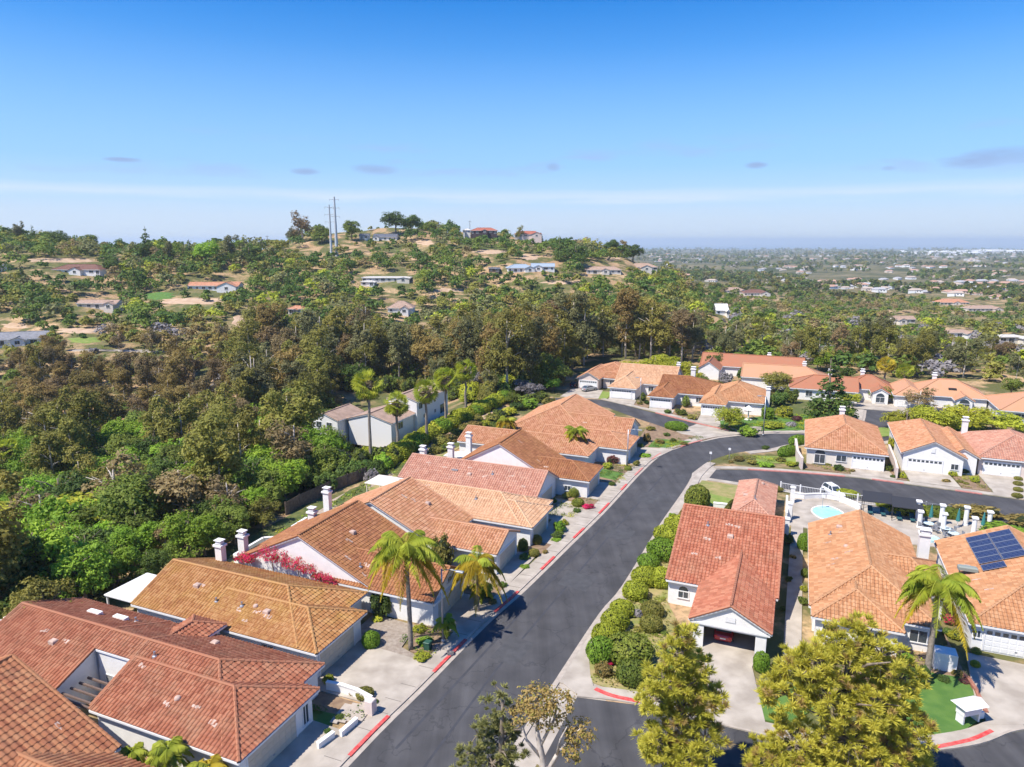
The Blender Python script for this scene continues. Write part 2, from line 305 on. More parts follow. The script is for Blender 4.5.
# ------------------------------------------------------------------ materials
M_asph = mat('asphalt', (0.056, 0.055, 0.058), rough=0.9, col2=(0.078, 0.076, 0.079), vscale=0.35, detail=8, bump=0.25, bscale=25)
def add_cracks(m, amt=.45):
    t = m.node_tree; n = t.nodes; b = n['Principled BSDF']; src = b.inputs['Base Color'].links[0].from_socket; g = n.new('ShaderNodeNewGeometry')
    nz = n.new('ShaderNodeTexNoise'); nz.inputs['Scale'].default_value = .6; nz.inputs['Detail'].default_value = 6; t.links.new(g.outputs['Position'], nz.inputs['Vector'])
    ad = n.new('ShaderNodeVectorMath'); ad.operation = 'MULTIPLY_ADD'; ad.inputs[1].default_value = (3, 3, 3); t.links.new(nz.outputs['Color'], ad.inputs[0]); t.links.new(g.outputs['Position'], ad.inputs[2])
    v = n.new('ShaderNodeTexVoronoi'); v.feature = 'DISTANCE_TO_EDGE'; v.inputs['Scale'].default_value = .16; t.links.new(ad.outputs[0], v.inputs['Vector'])
    mr_ = n.new('ShaderNodeMapRange'); mr_.inputs[1].default_value = .004; mr_.inputs[2].default_value = .012; mr_.inputs[3].default_value = amt; mr_.inputs[4].default_value = 0; t.links.new(v.outputs['Distance'], mr_.inputs[0])
    mx = n.new('ShaderNodeMix'); mx.data_type = 'RGBA'; mx.inputs[7].default_value = (.03, .03, .034, 1); t.links.new(mr_.outputs[0], mx.inputs[0]); t.links.new(src, mx.inputs[6])
    # tyre-worn and oil-darkened strips run along the street
    mp = n.new('ShaderNodeMapping'); mp.vector_type = 'POINT'; mp.inputs['Rotation'].default_value = (0, 0, TH); mp.inputs['Scale'].default_value = (.55, .018, 1); t.links.new(g.outputs['Position'], mp.inputs[0])
    n2 = n.new('ShaderNodeTexNoise'); n2.inputs['Scale'].default_value = 1.0; n2.inputs['Detail'].default_value = 7; n2.inputs['Roughness'].default_value = .6; t.links.new(mp.outputs[0], n2.inputs['Vector'])
    m2 = n.new('ShaderNodeMapRange'); m2.inputs[1].default_value = .35; m2.inputs[2].default_value = .65; m2.inputs[3].default_value = .82; m2.inputs[4].default_value = 1.22; t.links.new(n2.outputs[0], m2.inputs[0])
    vm = n.new('ShaderNodeVectorMath'); vm.operation = 'SCALE'; t.links.new(mx.outputs[2], vm.inputs[0]); t.links.new(m2.outputs[0], vm.inputs['Scale']); t.links.new(vm.outputs[0], b.inputs['Base Color'])
add_cracks(M_asph)
M_patch = mat('asphalt patch', (0.070, 0.070, 0.074), rough=0.9, var=0.12, vscale=1.2)
M_patch2 = mat('asphalt sealed streak', (0.052, 0.053, 0.062), rough=0.85, var=0.12, vscale=1.2)
M_conc = mat('concrete', (0.33, 0.285, 0.235), rough=0.9, col2=(0.47, 0.415, 0.35), vscale=0.5, detail=8, bump=0.15)
M_conc2 = mat('kerb concrete', (0.40, 0.345, 0.29), rough=0.9, var=0.12, vscale=1.5)
M_paver = mat('brown pavers', (0.25, 0.20, 0.16), rough=0.9, col2=(0.34, 0.29, 0.24), vscale=3, detail=6)
M_red = mat('red kerb paint', (0.55, 0.05, 0.05), rough=0.7, col2=(0.62, 0.14, 0.12), vscale=3)
M_pink = mat('faded red kerb paint', (0.50, 0.20, 0.17), rough=0.8, var=0.15, vscale=2)
M_bed = mat('bark mulch', (0.20, 0.13, 0.085), rough=0.95, col2=(0.30, 0.21, 0.13), vscale=1.2, detail=7, bump=.5)
M_verge = mat('dry verge planting', (0.20, 0.22, 0.06), rough=0.95, col2=(0.36, 0.28, 0.13), vscale=0.7, detail=7, bump=.6, bscale=8)
M_ivy = mat('ground ivy', (0.055, 0.09, 0.025), rough=0.85, col2=(0.15, 0.15, 0.045), vscale=0.8, detail=7, bump=1.0, bscale=6)
M_lawn = mat('lawn', (0.07, 0.155, 0.03), rough=0.9, col2=(0.11, 0.20, 0.04), vscale=0.8, detail=7, bump=.6, bscale=12)
M_lawn2 = mat('yellowing lawn', (0.16, 0.24, 0.045), rough=0.9, col2=(0.24, 0.28, 0.07), vscale=0.8, detail=7, bump=.6, bscale=12)
M_stone = mat('path stone', (0.38, 0.30, 0.23), rough=0.9, var=0.2, vscale=2)
M_white = mat('white stucco', (0.78, 0.76, 0.73), rough=0.9, var=0.04, vscale=1.5, bump=0.1, bscale=30)
M_cream = mat('cream stucco', (0.70, 0.64, 0.56), rough=0.9, var=0.05, vscale=1.5)
M_pinkw = mat('pale pink stucco', (0.66, 0.55, 0.49), rough=0.9, var=0.05, vscale=1.5)
M_trim = mat('white trim', (0.74, 0.73, 0.72), rough=0.6, var=.03)
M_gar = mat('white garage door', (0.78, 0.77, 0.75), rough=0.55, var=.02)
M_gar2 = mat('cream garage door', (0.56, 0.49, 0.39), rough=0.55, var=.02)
M_glass = mat('window glass', (0.05, 0.065, 0.08), rough=0.08, spec=0.8)
M_dark = mat('dark opening', (0.03, 0.03, 0.035), rough=0.8)
M_met = mat('galvanised metal', (0.45, 0.46, 0.48), rough=0.4, metal=0.7)
M_grey = mat('grey metal', (0.30, 0.31, 0.33), rough=0.5, metal=0.3)
M_wood = mat('weathered fence wood', (0.16, 0.12, 0.09), rough=0.9, var=0.25, vscale=3)
M_cement = mat('mortar patch', (0.50, 0.36, 0.29), rough=0.9, var=.15)
M_bark = mat('grey brown bark', (0.20, 0.16, 0.12), rough=0.95, var=0.3, vscale=4)
M_barkp = mat('pale peeling bark', (0.48, 0.42, 0.36), rough=0.9, var=0.25, vscale=2)
M_palmb = mat('palm trunk', (0.25, 0.21, 0.17), rough=0.95, var=0.25, vscale=5)
TR = tilemat('red clay tiles', (0.249, 0.083, 0.043), (0.332, 0.119, 0.064), (0.392, 0.165, 0.092))
TA0 = tilemat('rust clay tiles', (0.265, 0.093, 0.046), (0.339, 0.133, 0.061), (0.397, 0.180, 0.086))
TO = tilemat('ochre clay tiles', (0.295, 0.125, 0.044), (0.377, 0.176, 0.066), (0.451, 0.243, 0.103), stain=(0.42, 0.26, 0.06), st_amt=.5)
TOR = tilemat('orange clay tiles', (0.37, 0.165, 0.085), (0.45, 0.215, 0.115), (0.53, 0.285, 0.17), stain=(.4, .25, .1), st_amt=.3)
TPE = tilemat('peach clay tiles', (0.470, 0.266, 0.151), (0.554, 0.326, 0.189), (0.622, 0.394, 0.242), stain=(.5, .38, .25), st_amt=.3)
TPK = tilemat('pink clay tiles', (0.384, 0.180, 0.122), (0.464, 0.228, 0.158), (0.512, 0.286, 0.202), stain=(.3, .2, .16), st_amt=.3)
TBR = tilemat('brown clay tiles', (0.230, 0.091, 0.043), (0.297, 0.121, 0.054), (0.365, 0.165, 0.079), stain=(.35, .18, .05), st_amt=.35)
TM1 = tilemat('coral clay tiles', (0.320, 0.104, 0.057), (0.405, 0.144, 0.082), (0.458, 0.191, 0.113), st_amt=.2)
TM2 = tilemat('tan clay tiles', (0.377, 0.176, 0.083), (0.459, 0.226, 0.109), (0.517, 0.284, 0.151), stain=(.3, .17, .09), st_amt=.45)

# ------------------------------------------------------------------ streets, kerbs, drives (one flat sheet or step each)
def offs(line, d):
    out = []
    for i, p in enumerate(line):
        p0 = line[max(i - 1, 0)]; p1 = line[min(i + 1, len(line) - 1)]; dx, dy = p1[0] - p0[0], p1[1] - p0[1]; l = math.hypot(dx, dy)
        out.append((p[0] - dy / l * d, p[1] + dx / l * d))
    return out
def surf(name, polys, m, z1, z0=-0.3, label=None):
    mb = MB()
    for i_, P in enumerate(polys): mb.slab(P, z0, z1 + i_ * .0006)
    o = mb.build(name, m, loc=(0, 0, 0), rz=-TH); tag(o, label, kind='structure'); return o
def band(line, d0, d1): return offs(line, d0) + offs(line, d1)[::-1]
def dens(line, k=4):       # Catmull-Rom
    out = []
    for i in range(len(line) - 1):
        p0, p1, p2, p3 = line[max(i - 1, 0)], line[i], line[i + 1], line[min(i + 2, len(line) - 1)]
        for s in range(k):
            t = s / k; out.append(tuple(0.5 * (2 * p1[j] + (p2[j] - p0[j]) * t + (2 * p0[j] - 5 * p1[j] + 4 * p2[j] - p3[j]) * t * t + (3 * p1[j] - p0[j] - 3 * p2[j] + p3[j]) * t ** 3) for j in (0, 1)))
    return out + [line[-1]]
Lk_ = dens([(-29.6, -40), (-28.9, 10), (-28.2, 37.2), (-27.5, 47), (-26.7, 58.8), (-25.7, 66.9), (-24.5, 80.6), (-23.5, 92), (-22.8, 104), (-22.2, 113), (-20.9, 123.2), (-17.2, 132), (-12.5, 138.8), (-6, 144.2), (1, 147.6), (9, 152), (14, 160), (16, 175)])
Rk1 = [(-18.5, -40), (-18.2, 20), (-17.8, 44), (-17.5, 52.4), (-16.9, 65), (-16.1, 72), (-15.5, 90), (-14.7, 103), (-14.4, 109), (-14.2, 114.4), (-12.9, 121.7), (-10, 127.7)]
Rk2 = [G(745, 451.5), G(771, 448.5), G(793, 444), (8, 141.5), (15, 146), (21, 155), (23, 175)]
Rk = dens(Rk1 + Rk2)
surf('main_road', [Lk_ + Rk[::-1]], M_asph, 0.010)
S1 = [(-56.5, 159.2), (-52, 161), (-43.3, 162.6), G(620, 404), G(649, 411.5), G(675, 418.5), G(697, 424), G(715, 428.5), G(735, 433), G(724, 436), G(705, 437), G(682, 433), G(640, 419.5), G(610, 408.5), G(585, 402), (-52, 152), (-57, 152)]
surf('cul_de_sac_road', [S1], M_asph, 0.014)
RS = [(-11.0, 118.2), (-7.2, 119.6), (2, 121.4), (11.3, 122.4), (30.3, 121.0), (60, 118.6), (90, 115), (90, 104), (60, 106), (30.1, 107.6), (15.8, 111.0), (6.4, 110.6), (0.8, 112.0), (-11.6, 113.0)]
surf('side_road', [RS], M_asph, 0.014)
BS = [(-15, 51.1), (-9.8, 52.1), (-.3, 52.1), (6, 52.8), (11.4, 54.9), (15.4, 57.4), (17.9, 59.8), (19.3, 60.8), (24, 62), (30, 58), (31, 47), (24, 41), (-15.2, 42.5)]
surf('court_road', [BS], M_asph, 0.014)
surf('far_drive_road', [[(9, 152), (14, 147), (22, 158), (26, 172), (38, 178), (40, 184), (16, 184), (14, 168)]], M_asph, 0.006)
surf('cross_gutter', [[(-17.7, 43), (-17.5, 52.2), (-15, 51.1), (-15.2, 42.5)], [(-14.5, 114.6), (-14.3, 112.4), (-11.6, 113.0), (-11.0, 118.2), (-13.6, 118.8)], [G(697, 424), G(740, 433.4), G(757, 433.6), G(720, 438), G(701, 442), G(676, 431.5)]], M_conc, 0.018)
surf('corner_apron', [[(-18.2, 38), (-17.4, 66), (-15.6, 62), (-13, 53), (-12.6, 51.6), (-15.2, 50.6), (-15.6, 38)], [(-15.2, 108), (-14.8, 117), (-12.5, 121), (-10.4, 118.6), (-11.4, 112.4), (-13.5, 109)]], M_conc, 0.006)
# left side: gutter, kerb, sidewalk
surf('gutter', [band(Lk_, 0.0, 0.5), band(Rk[:41], 0.0, -0.35), band(dens(Rk2), 0, -0.35)], M_conc2, 0.022)
surf('kerb', [band(Lk_, 0.5, 0.72), band(Rk[8:41], -0.35, -0.5), band(dens(Rk2), -0.35, -0.5), band(dens(BS[:8]), 0, 0.2), band(BS[8:], 0, .2)], M_conc2, 0.125)
surf('sidewalk', [band(Lk_, 0.72, 2.3), band(Rk[12:41], -0.5, -1.5), band(dens(Rk2), -0.5, -1.7), band(dens(BS[:8]), 0.2, 1.6),
                  [(-17, 52.6), (-15, 51.3), (-13.6, 52.0), (-14.8, 54.5), (-16.2, 58.6), (-16.4, 64)], band([G(600, 399.5), G(649, 411), G(697, 423), G(740, 432)], 0.2, 1.5),
                  band([(-11.0, 118.2), (-7.2, 119.6), (2, 121.4), (11.3, 122.4), (30.3, 121.0), (60, 118.6)], 0.2, 1.5), band([(-11.6, 113.0), (0.8, 112.0), (6.4, 110.6), (15.8, 111.0), (30, 107.6), (60, 106)], -0.1, -1.2)], M_conc, 0.12)
surf('kerb_paint', [band([(-27.72, 37.6), (-27.0, 43.1)], .64, .95), ], M_red, 0.129) if False else None
def near_line(line, b0, b1):
    L = [p for p in line if b0 < p[1] < b1]
    def at(b):
        for i in range(len(line) - 1):
            if line[i][1] <= b <= line[i + 1][1]:
                t = (b - line[i][1]) / (line[i + 1][1] - line[i][1]); return (line[i][0] + t * (line[i + 1][0] - line[i][0]), b)
    return [at(b0)] + L + [at(b1)]
reds = [((349, 757), (391, 718)), ((433, 673), (468, 641)), ((496.4, 613.6), (518.7, 592.5)), ((539.8, 570.2), (553.8, 557.3)), ((571.4, 538.6), (582.6, 528.5)), ((597, 514), (608, 503.4)), ((620, 490.5), (626.5, 484.7)), ((635, 476), (644, 468.6)), ((652, 460), (662, 454))]
surf('kerb_paint', [band(near_line(Lk_, G(*p)[1], G(*q_)[1]), .44, .76) for p, q_ in reds[:7]] + [band(dens([G(595, 690), G(612, 697), G(640, 703)]), -0.2, .25), band(dens([G(927, 752), G(952, 747), G(975, 741.5), G(994, 733)]), .0, .34)], M_red, 0.132, z0=0.0)
surf('faded_kerb_paint', [band(near_line(Lk_, G(*p)[1], G(*q_)[1]), .44, .76) for p, q_ in reds[7:]] + [band([G(682, 447.3), G(692, 443.8), G(703, 441)], .05, .5), band([(-6, 119.9), (2, 121.4), (9, 122.2)], 0, .45), band([(13, 122.3), (17.5, 122.0)], 0, .4), band([(24.5, 121.4), (28, 121.1)], 0, .4), band([G(655, 413), G(690, 422), G(728, 431)], 0, .4)], M_pink, 0.134, z0=0.0)
# driveways and yards, left row
drv = [[(-37.2, 31.5), (-37.2, 40.2), (-30.3, 40.0), (-30.6, 31)], [(-38, 43.4), (-38, 51), (-29.4, 50.6), (-29.9, 43.6)], [(-32.2, 56.2), (-32.2, 63.4), (-28.6, 63.4), (-29, 56.2)], [(-30.6, 66.8), (-30.6, 75.3), (-27.6, 75.6), (-28, 66.6)],
       [(-29.6, 79.4), (-29.6, 87.2), (-26.2, 87.4), (-26.8, 79)], [(-32.4, 86.6), (-32.4, 94.8), (-29, 94.2), (-25.6, 93.2), (-26, 87.4)], [(-27.9, 96.8), (-27.9, 104.4), (-24.6, 104.6), (-25.2, 96.4)], [(-26.2, 116), (-26.2, 126), (-19.5, 127), (-23.4, 115)]]
surf('driveway', drv + [[(-6.3, 63.2), (-1.2, 63.2), G(752, 668), G(766, 727), G(713, 716), G(704, 662)], [(16.9, 71.2), (27, 70.6), (27, 62), (19.5, 61.4), (16.5, 60.2), (16.2, 63.5)],
     ], M_conc, 0.124)
surf('paver_yard', [[(-38.4, 51), (-38.4, 56), (-33.2, 55.6), (-32.6, 51.8), (-29.6, 50.8), (-29.5, 50.62)]], M_paver, 0.128)
far_dr = [[(10.0, 128), (16, 128), (16.6, 123.8), (10, 124)], [(18.3, 129.6), (25, 129.6), (25.6, 123.2), (18.6, 123.6)], [(29.5, 132.2), (36.4, 132.2), (36.4, 122.4), (29.8, 122.6)],
          [(-41.8, 165), (-35, 165), (-34.5, 160.2), (-41.5, 162.6)], [(-30.5, 158), (-24.7, 158), (-24.5, 152.6), (-30.4, 156.2)], [(-18.6, 156), (-13.4, 156), (-13.2, 146.8), (-18.5, 149)], [(-53.5, 173), (-45.5, 173), (-44, 163.2), (-53.5, 162)],
          [(12.5, 186), (22, 186), (24, 176), (12, 176)], [(22, 181), (29, 181), (29, 174.4), (23, 170)]]
surf('far_driveway', far_dr, M_conc, 0.118)
# planting and lawns
surf('verge_bed', [[(-15.6, 56), (-14.9, 53.6), (-12.5, 53.2), (-7, 53.4), (-6.6, 61), (-10.7, 70), (-10.7, 85.5), (-6, 93), (-7, 105.5), (-1, 107), (-1, 110.6), (-12.5, 111.4), (-13.1, 103), (-14.2, 90), (-14.9, 72), (-15.4, 65)]], M_verge, 0.10)
surf('planting_bed', [[(-29.4, 41), (-29.6, 43.3), (-38, 43.3), (-38, 40.4)], [(-31.6, 51.6), (-29.2, 51.2), (-28.9, 56), (-33.2, 56)], [(-35, 63.6), (-28.4, 63.6), (-27.7, 66.4), (-34, 66.6)], [(-30, 75.6), (-27.2, 75.9), (-26.9, 79), (-29.6, 79.2)], [(-31, 87.6), (-26.9, 88.4), (-26.6, 92.6), (-32, 94.4)], [(-30, 94.9), (-25.3, 94), (-24.7, 96.3), (-31, 97)], [(-33, 104.6), (-24.4, 104.9), (-23.9, 114.6), (-33, 114.2)],
     [(-27, 126.4), (-20.4, 126.4), (-14, 137.6), (-10.8, 142), G(705, 438.2), G(682, 434.5), G(650, 423)], [(3, 124), (9.8, 123.9), (9.8, 127.2), (3, 127.2)], [(16, 127.8), (18.2, 128), (18.2, 123.8), (16.8, 123.8)], [(25.4, 129), (29.4, 131), (29.6, 122.9), (25.8, 123.2)], [(-24.3, 158), (-18.8, 157), (-18.8, 149.6), (-24.3, 152.4)], [(-34.6, 165), (-30.8, 160), (-30.8, 156.8), (-34.4, 159.5)],
     [(2.6, 64), (11.5, 67.8), (15.6, 72), (15.6, 75), (16.2, 66.6), (12.6, 66.2), (10, 60.2), (4, 60)]], M_bed, 0.112)
surf('lawn', [[(-36.2, 41.0), (-32.6, 41.4), (-31.6, 38.6), (-34.8, 38)], [(-0.9, 58.2), (2.8, 60), (4, 57.5), (1.6, 54), (-0.3, 54)], [G(900, 748), G(930, 744), G(955, 738), G(983, 718), G(979, 703), G(969, 685), G(953, 673), G(930, 672), G(905, 690), G(890, 715)], [(-33, 108), (-25.5, 106), (-25, 110), (-33, 112)], [(-24.4, 126.6), (-21.0, 127.4), (-17.2, 133.5), (-24, 133)], [(-9.2, 61), (-8.2, 61), (-7.6, 55.5), (-9, 55)],
     [(-8, 145.5), (2, 150), (8, 156), (10, 166), (-2, 163), (-14, 152), (-13, 145)], [(3.8, 158), (12.6, 168), (13, 175), (4, 170)]], M_lawn, 0.118)
surf('pale_lawn', [[(-45.4, 171.8), (-42.5, 171.4), (-42, 163), (-44.6, 163.6)], [(-11, 95), (-6.6, 94), (-7.2, 104.5), (-11.5, 106)], [(-5, 124.4), (2.6, 127), (2.6, 131), (-5.2, 128.6)], [(12, 147), (19, 153), (19.5, 160), (14, 157)]], M_lawn2, 0.118)
surf('pool_deck', [[(.6, 97.2), (15.5, 96.5), (28.5, 98), (28.5, 107), (15.8, 109.6), (6.4, 109.2), (.8, 110.5)], [(1.0, 62), (2.6, 62), (2.7, 97.2), (1.2, 97.2)]], M_conc, 0.121)
surf('back_yard', [[(-62, 40), (-56.9, 40), (-56.9, 120), (-62, 122)]], M_verge, 0.09)
surf('path', [[(-63, 66), (-60.5, 66), (-60, 96), (-62, 98)]], M_stone, 0.10)
# worn patches of newer and older asphalt, with their own edges
surf('asphalt_patch', [[(-24.2, 53.6), (-21.5, 53.2), (-21.2, 57.4), (-23.8, 57.8)], [(-23, 69.5), (-19.5, 69), (-19.2, 72.6), (-22.8, 73)], [(-21.5, 84), (-18.2, 84), (-18, 87.4), (-21.2, 87.6)], [(-20.5, 98), (-18, 98), (-17.6, 103), (-20.3, 103)]], M_patch, 0.0125, z0=0)
surf('asphalt_seam', [band([(-23.1, 20), (-22.8, 52), (-20.8, 84), (-18.6, 112)], 0, .22), band([(-27, 40), (-25.2, 66), (-23.3, 90)], -.9, -1.15)], M_patch2, 0.0117, z0=0)
surf('sidewalk_joint', [band([p, (p[0] - 1.55, p[1] - .02)], 0, .05) for p in [(x - .74, y) for x, y in near_line(Lk_, 34, 120)[::1]]], mat('joint', (0.16, 0.14, 0.12)), 0.1235, z0=0)

# ------------------------------------------------------------------ house builder
def clip_grid(poly2, pu, pv, amp, step):
    """one roof plane as laid barrel tiles: rows overlap by a step, cut to the plane's outline (poly2 convex, ccw)"""
    us = [p[0] for p in poly2]; vs_ = [p[1] for p in poly2]
    u0 = math.floor(min(us) / pu) * pu; nu = math.ceil((max(us) - u0) / pu); v0 = math.floor(min(vs_) / pv) * pv; nv = math.ceil((max(vs_) - v0) / pv)
    bm = bmesh.new(); prof = [(0, 0), (.14, .72), (.36, 1.0), (.58, .72), (.72, 0)]
    ucoord = [(i + f) * pu + u0 for i in range(nu) for f, _ in prof] + [u0 + nu * pu]; h = [g for i in range(nu) for _, g in prof] + [0]
    prev = None
    for j in range(nv):
        lo = [bm.verts.new((u, v0 + j * pv, step + g * amp)) for u, g in zip(ucoord, h)]
        hi = [bm.verts.new((u, v0 + (j + 1) * pv - .001, g * amp)) for u, g in zip(ucoord, h)]
        if prev:
            for k in range(len(ucoord) - 1): bm.faces.new((prev[k], prev[k + 1], lo[k + 1], lo[k]))
        for k in range(len(ucoord) - 1): bm.faces.new((lo[k], lo[k + 1], hi[k + 1], hi[k]))
        prev = hi
    for i in range(len(poly2)):
        p, q_ = poly2[i], poly2[(i + 1) % len(poly2)]; d = Vector((q_[0] - p[0], q_[1] - p[1], 0))
        if d.length < 1e-4: continue
        nrm = Vector((d.y, -d.x, 0)).normalized()
        bmesh.ops.bisect_plane(bm, geom=bm.verts[:] + bm.edges[:] + bm.faces[:], plane_co=(p[0], p[1], 0), plane_no=nrm, clear_outer=True)
    return bm
def roof_mesh(name, planes, m, parent, pu=.42, pv=.5, amp=.085, step=.05):
    V, Fc, UV = [], [], []
    for P in planes:
        P = [Vector(p) for p in P]; e = (P[1] - P[0]).normalized(); nn = (P[1] - P[0]).cross(P[2] - P[0]).normalized()
        if nn.z < 0: P = P[::-1]; e = (P[1] - P[0]).normalized(); nn = (P[1] - P[0]).cross(P[2] - P[0]).normalized()
        up = Vector((0, 0, 1)); U = up.cross(nn)
        if U.length < 1e-4: U = e
        U.normalize(); Vd = nn.cross(U)
        o = P[0]; p2 = [((p - o).dot(U), (p - o).dot(Vd)) for p in P]
        bm = clip_grid(p2, pu, pv, amp, step); bm.verts.ensure_lookup_table(); base = len(V)
        for i, v in enumerate(bm.verts): v.index = i; V.append(tuple(o + U * v.co.x + Vd * v.co.y + nn * (v.co.z + .02)))
        for f in bm.faces:
            Fc.append([v.index + base for v in f.verts]); cu = sum(v.co.x for v in f.verts) / len(f.verts); cv = sum(v.co.y for v in f.verts) / len(f.verts)
            UV += [((cu / pu) % 1000 + .01, (cv / pv) % 1000 + .01)] * len(f.verts)
        bm.free()
    me = bpy.data.meshes.new(name); me.from_pydata(V, [], Fc); uvl = me.uv_layers.new(name='UVMap'); uvl.data.foreach_set('uv', np.array(UV, np.float32).ravel()); me.materials.append(m)
    o = bpy.data.objects.new(name, me); COL.objects.link(o); o.parent = parent; return o

class Blk:
    """roofed block: eave rectangle a0..a1 x b0..b1, ridge along ax, hips at lo/hi end; rm = ridge line position, off-centre if given"""
    def __init__(s, a0, a1, b0, b1, ax='a', h0=False, h1=False, ze=2.8, sl=.42, rz=None, rm=None, wall=True, inset=.45, gin=.2, gz=0.0, openf=None, skip=()):
        s.a0, s.a1, s.b0, s.b1, s.ax, s.h0, s.h1, s.ze, s.sl = a0, a1, b0, b1, ax, h0, h1, ze, sl; s.wall = wall; s.inset = inset; s.gin = gin; s.gz = gz; s.openf = openf; s.skip = skip
        lo, hi = (b0, b1) if ax == 'a' else (a0, a1); s.rm = rm if rm is not None else (lo + hi) / 2
        half = min(s.rm - lo, hi - s.rm) if rm is None else max(s.rm - lo, hi - s.rm)
        s.rz = rz if rz is not None else ze + sl * half
        if rz is not None and rm is None: s.sl = (rz - ze) / half
        s.zlo = s.rz - s.sl * (s.rm - lo); s.zhi = s.rz - s.sl * (hi - s.rm)
    def P(s, t, l, z):   # t along axis, l across
        return (t, l, z) if s.ax == 'a' else (l, t, z)
    def planes(s):
        t0, t1 = (s.a0, s.a1) if s.ax == 'a' else (s.b0, s.b1); lo, hi = (s.b0, s.b1) if s.ax == 'a' else (s.a0, s.a1); P = s.P
        r0 = t0 + (min(s.rm - lo, (t1 - t0) * .5) if s.h0 else 0); r1 = t1 - (min(hi - s.rm, (t1 - t0) * .5) if s.h1 else 0); s.r0, s.r1 = r0, r1
        out = [[P(t0, lo, s.zlo), P(t1, lo, s.zlo), P(r1, s.rm, s.rz), P(r0, s.rm, s.rz)], [P(t1, hi, s.zhi), P(t0, hi, s.zhi), P(r0, s.rm, s.rz), P(r1, s.rm, s.rz)]]
        if s.h0: out.append([P(t0, hi, s.zhi), P(t0, lo, s.zlo), P(r0, s.rm, s.rz)])
        if s.h1: out.append([P(t1, lo, s.zlo), P(t1, hi, s.zhi), P(r1, s.rm, s.rz)])
        return [[p for i, p in enumerate(q_) if (Vector(p) - Vector(q_[i - 1])).length > .01] for q_ in out]
    def edges(s):       # eaves, verges, caps
        t0, t1 = (s.a0, s.a1) if s.ax == 'a' else (s.b0, s.b1); lo, hi = (s.b0, s.b1) if s.ax == 'a' else (s.a0, s.a1); P = s.P
        ea = [(P(t0, lo, s.zlo), P(t1, lo, s.zlo)), (P(t0, hi, s.zhi), P(t1, hi, s.zhi))]; ve = []; R0, R1 = P(s.r0, s.rm, s.rz), P(s.r1, s.rm, s.rz); cap = [(R0, R1)]
        for hh, t, R_ in ((s.h0, t0, R0), (s.h1, t1, R1)):
            if hh: ea.append((P(t, lo, s.zlo), P(t, hi, s.zhi))); cap += [(P(t, lo, s.zlo), R_), (P(t, hi, s.zhi), R_)]
            else: ve += [(P(t, lo, s.zlo), R_), (P(t, hi, s.zhi), R_)]
        return ea, ve, cap
    def z(s, a, b):
        l = b if s.ax == 'a' else a; t = a if s.ax == 'a' else b; zz = s.rz - s.sl * abs(l - s.rm)
        t0, t1 = (s.a0, s.a1) if s.ax == 'a' else (s.b0, s.b1)
        if s.h0: zz = min(zz, s.ze + s.sl * (t - t0))
        if s.h1: zz = min(zz, s.ze + s.sl * (t1 - t))
        return zz
def walls(mb, bk):
    i0a = bk.inset if (bk.ax == 'b' or bk.h0) else bk.gin; i1a = bk.inset if (bk.ax == 'b' or bk.h1) else bk.gin
    i0b = bk.inset if (bk.ax == 'a' or bk.h0) else bk.gin; i1b = bk.inset if (bk.ax == 'a' or bk.h1) else bk.gin
    a0, a1, b0, b1 = bk.a0 + i0a, bk.a1 - i1a, bk.b0 + i0b, bk.b1 - i1b; T_ = .18; g = bk.gz
    zl, zh = bk.zlo + bk.inset * bk.sl - .12, bk.zhi + bk.inset * bk.sl - .12
    if bk.ax == 'a': zs = {'-b': zl, '+b': zh, '-a': min(zl, zh), '+a': min(zl, zh)}
    else: zs = {'-a': zl, '+a': zh, '-b': min(zl, zh), '+b': min(zl, zh)}
    rect = {'-b': (a0, a1, b0, b0 + T_), '+b': (a0, a1, b1 - T_, b1), '-a': (a0, a0 + T_, b0 + T_, b1 - T_), '+a': (a1 - T_, a1, b0 + T_, b1 - T_)}
    for k, (x0, x1, y0, y1) in rect.items():
        if k in bk.skip: continue
        if bk.openf and bk.openf[0] == k:
            lo, hi, zt = bk.openf[1:]
            if k[1] == 'b': mb.box(x0, lo, y0, y1, g, zs[k]); mb.box(hi, x1, y0, y1, g, zs[k]); mb.box(lo, hi, y0, y1, zt, zs[k])
            else: mb.box(x0, x1, y0, lo, g, zs[k]); mb.box(x0, x1, hi, y1, g, zs[k]); mb.box(x0, x1, lo, hi, zt, zs[k])
        else: mb.box(x0, x1, y0, y1, g, zs[k])
    # gable triangles
    lo, hi = (b0, b1) if bk.ax == 'a' else (a0, a1)
    for hh, k in ((bk.h0, 0), (bk.h1, 1)):
        if hh or ('-' + bk.ax, '+' + bk.ax)[k] in bk.skip: continue
        t = (a0 if k == 0 else a1 - T_) if bk.ax == 'a' else (b0 if k == 0 else b1 - T_)
        zz = min(zl, zh); rz = bk.rz - .12
        tri = [(lo, zz), (hi, zz), (hi, zh), (bk.rm, rz), (lo, zl)]
        tri = [p for i, p in enumerate(tri) if abs(p[0] - tri[i - 1][0]) + abs(p[1] - tri[i - 1][1]) > .01]; n_ = len(tri)
        vs_ = [bk.P(tt, l, zc) for tt in (t, t + T_) for l, zc in tri]
        mb.add(vs_, [tuple(range(n_)), tuple(range(n_, 2 * n_))[::-1]] + [(i, (i + 1) % n_, n_ + (i + 1) % n_, n_ + i) for i in range(n_)])
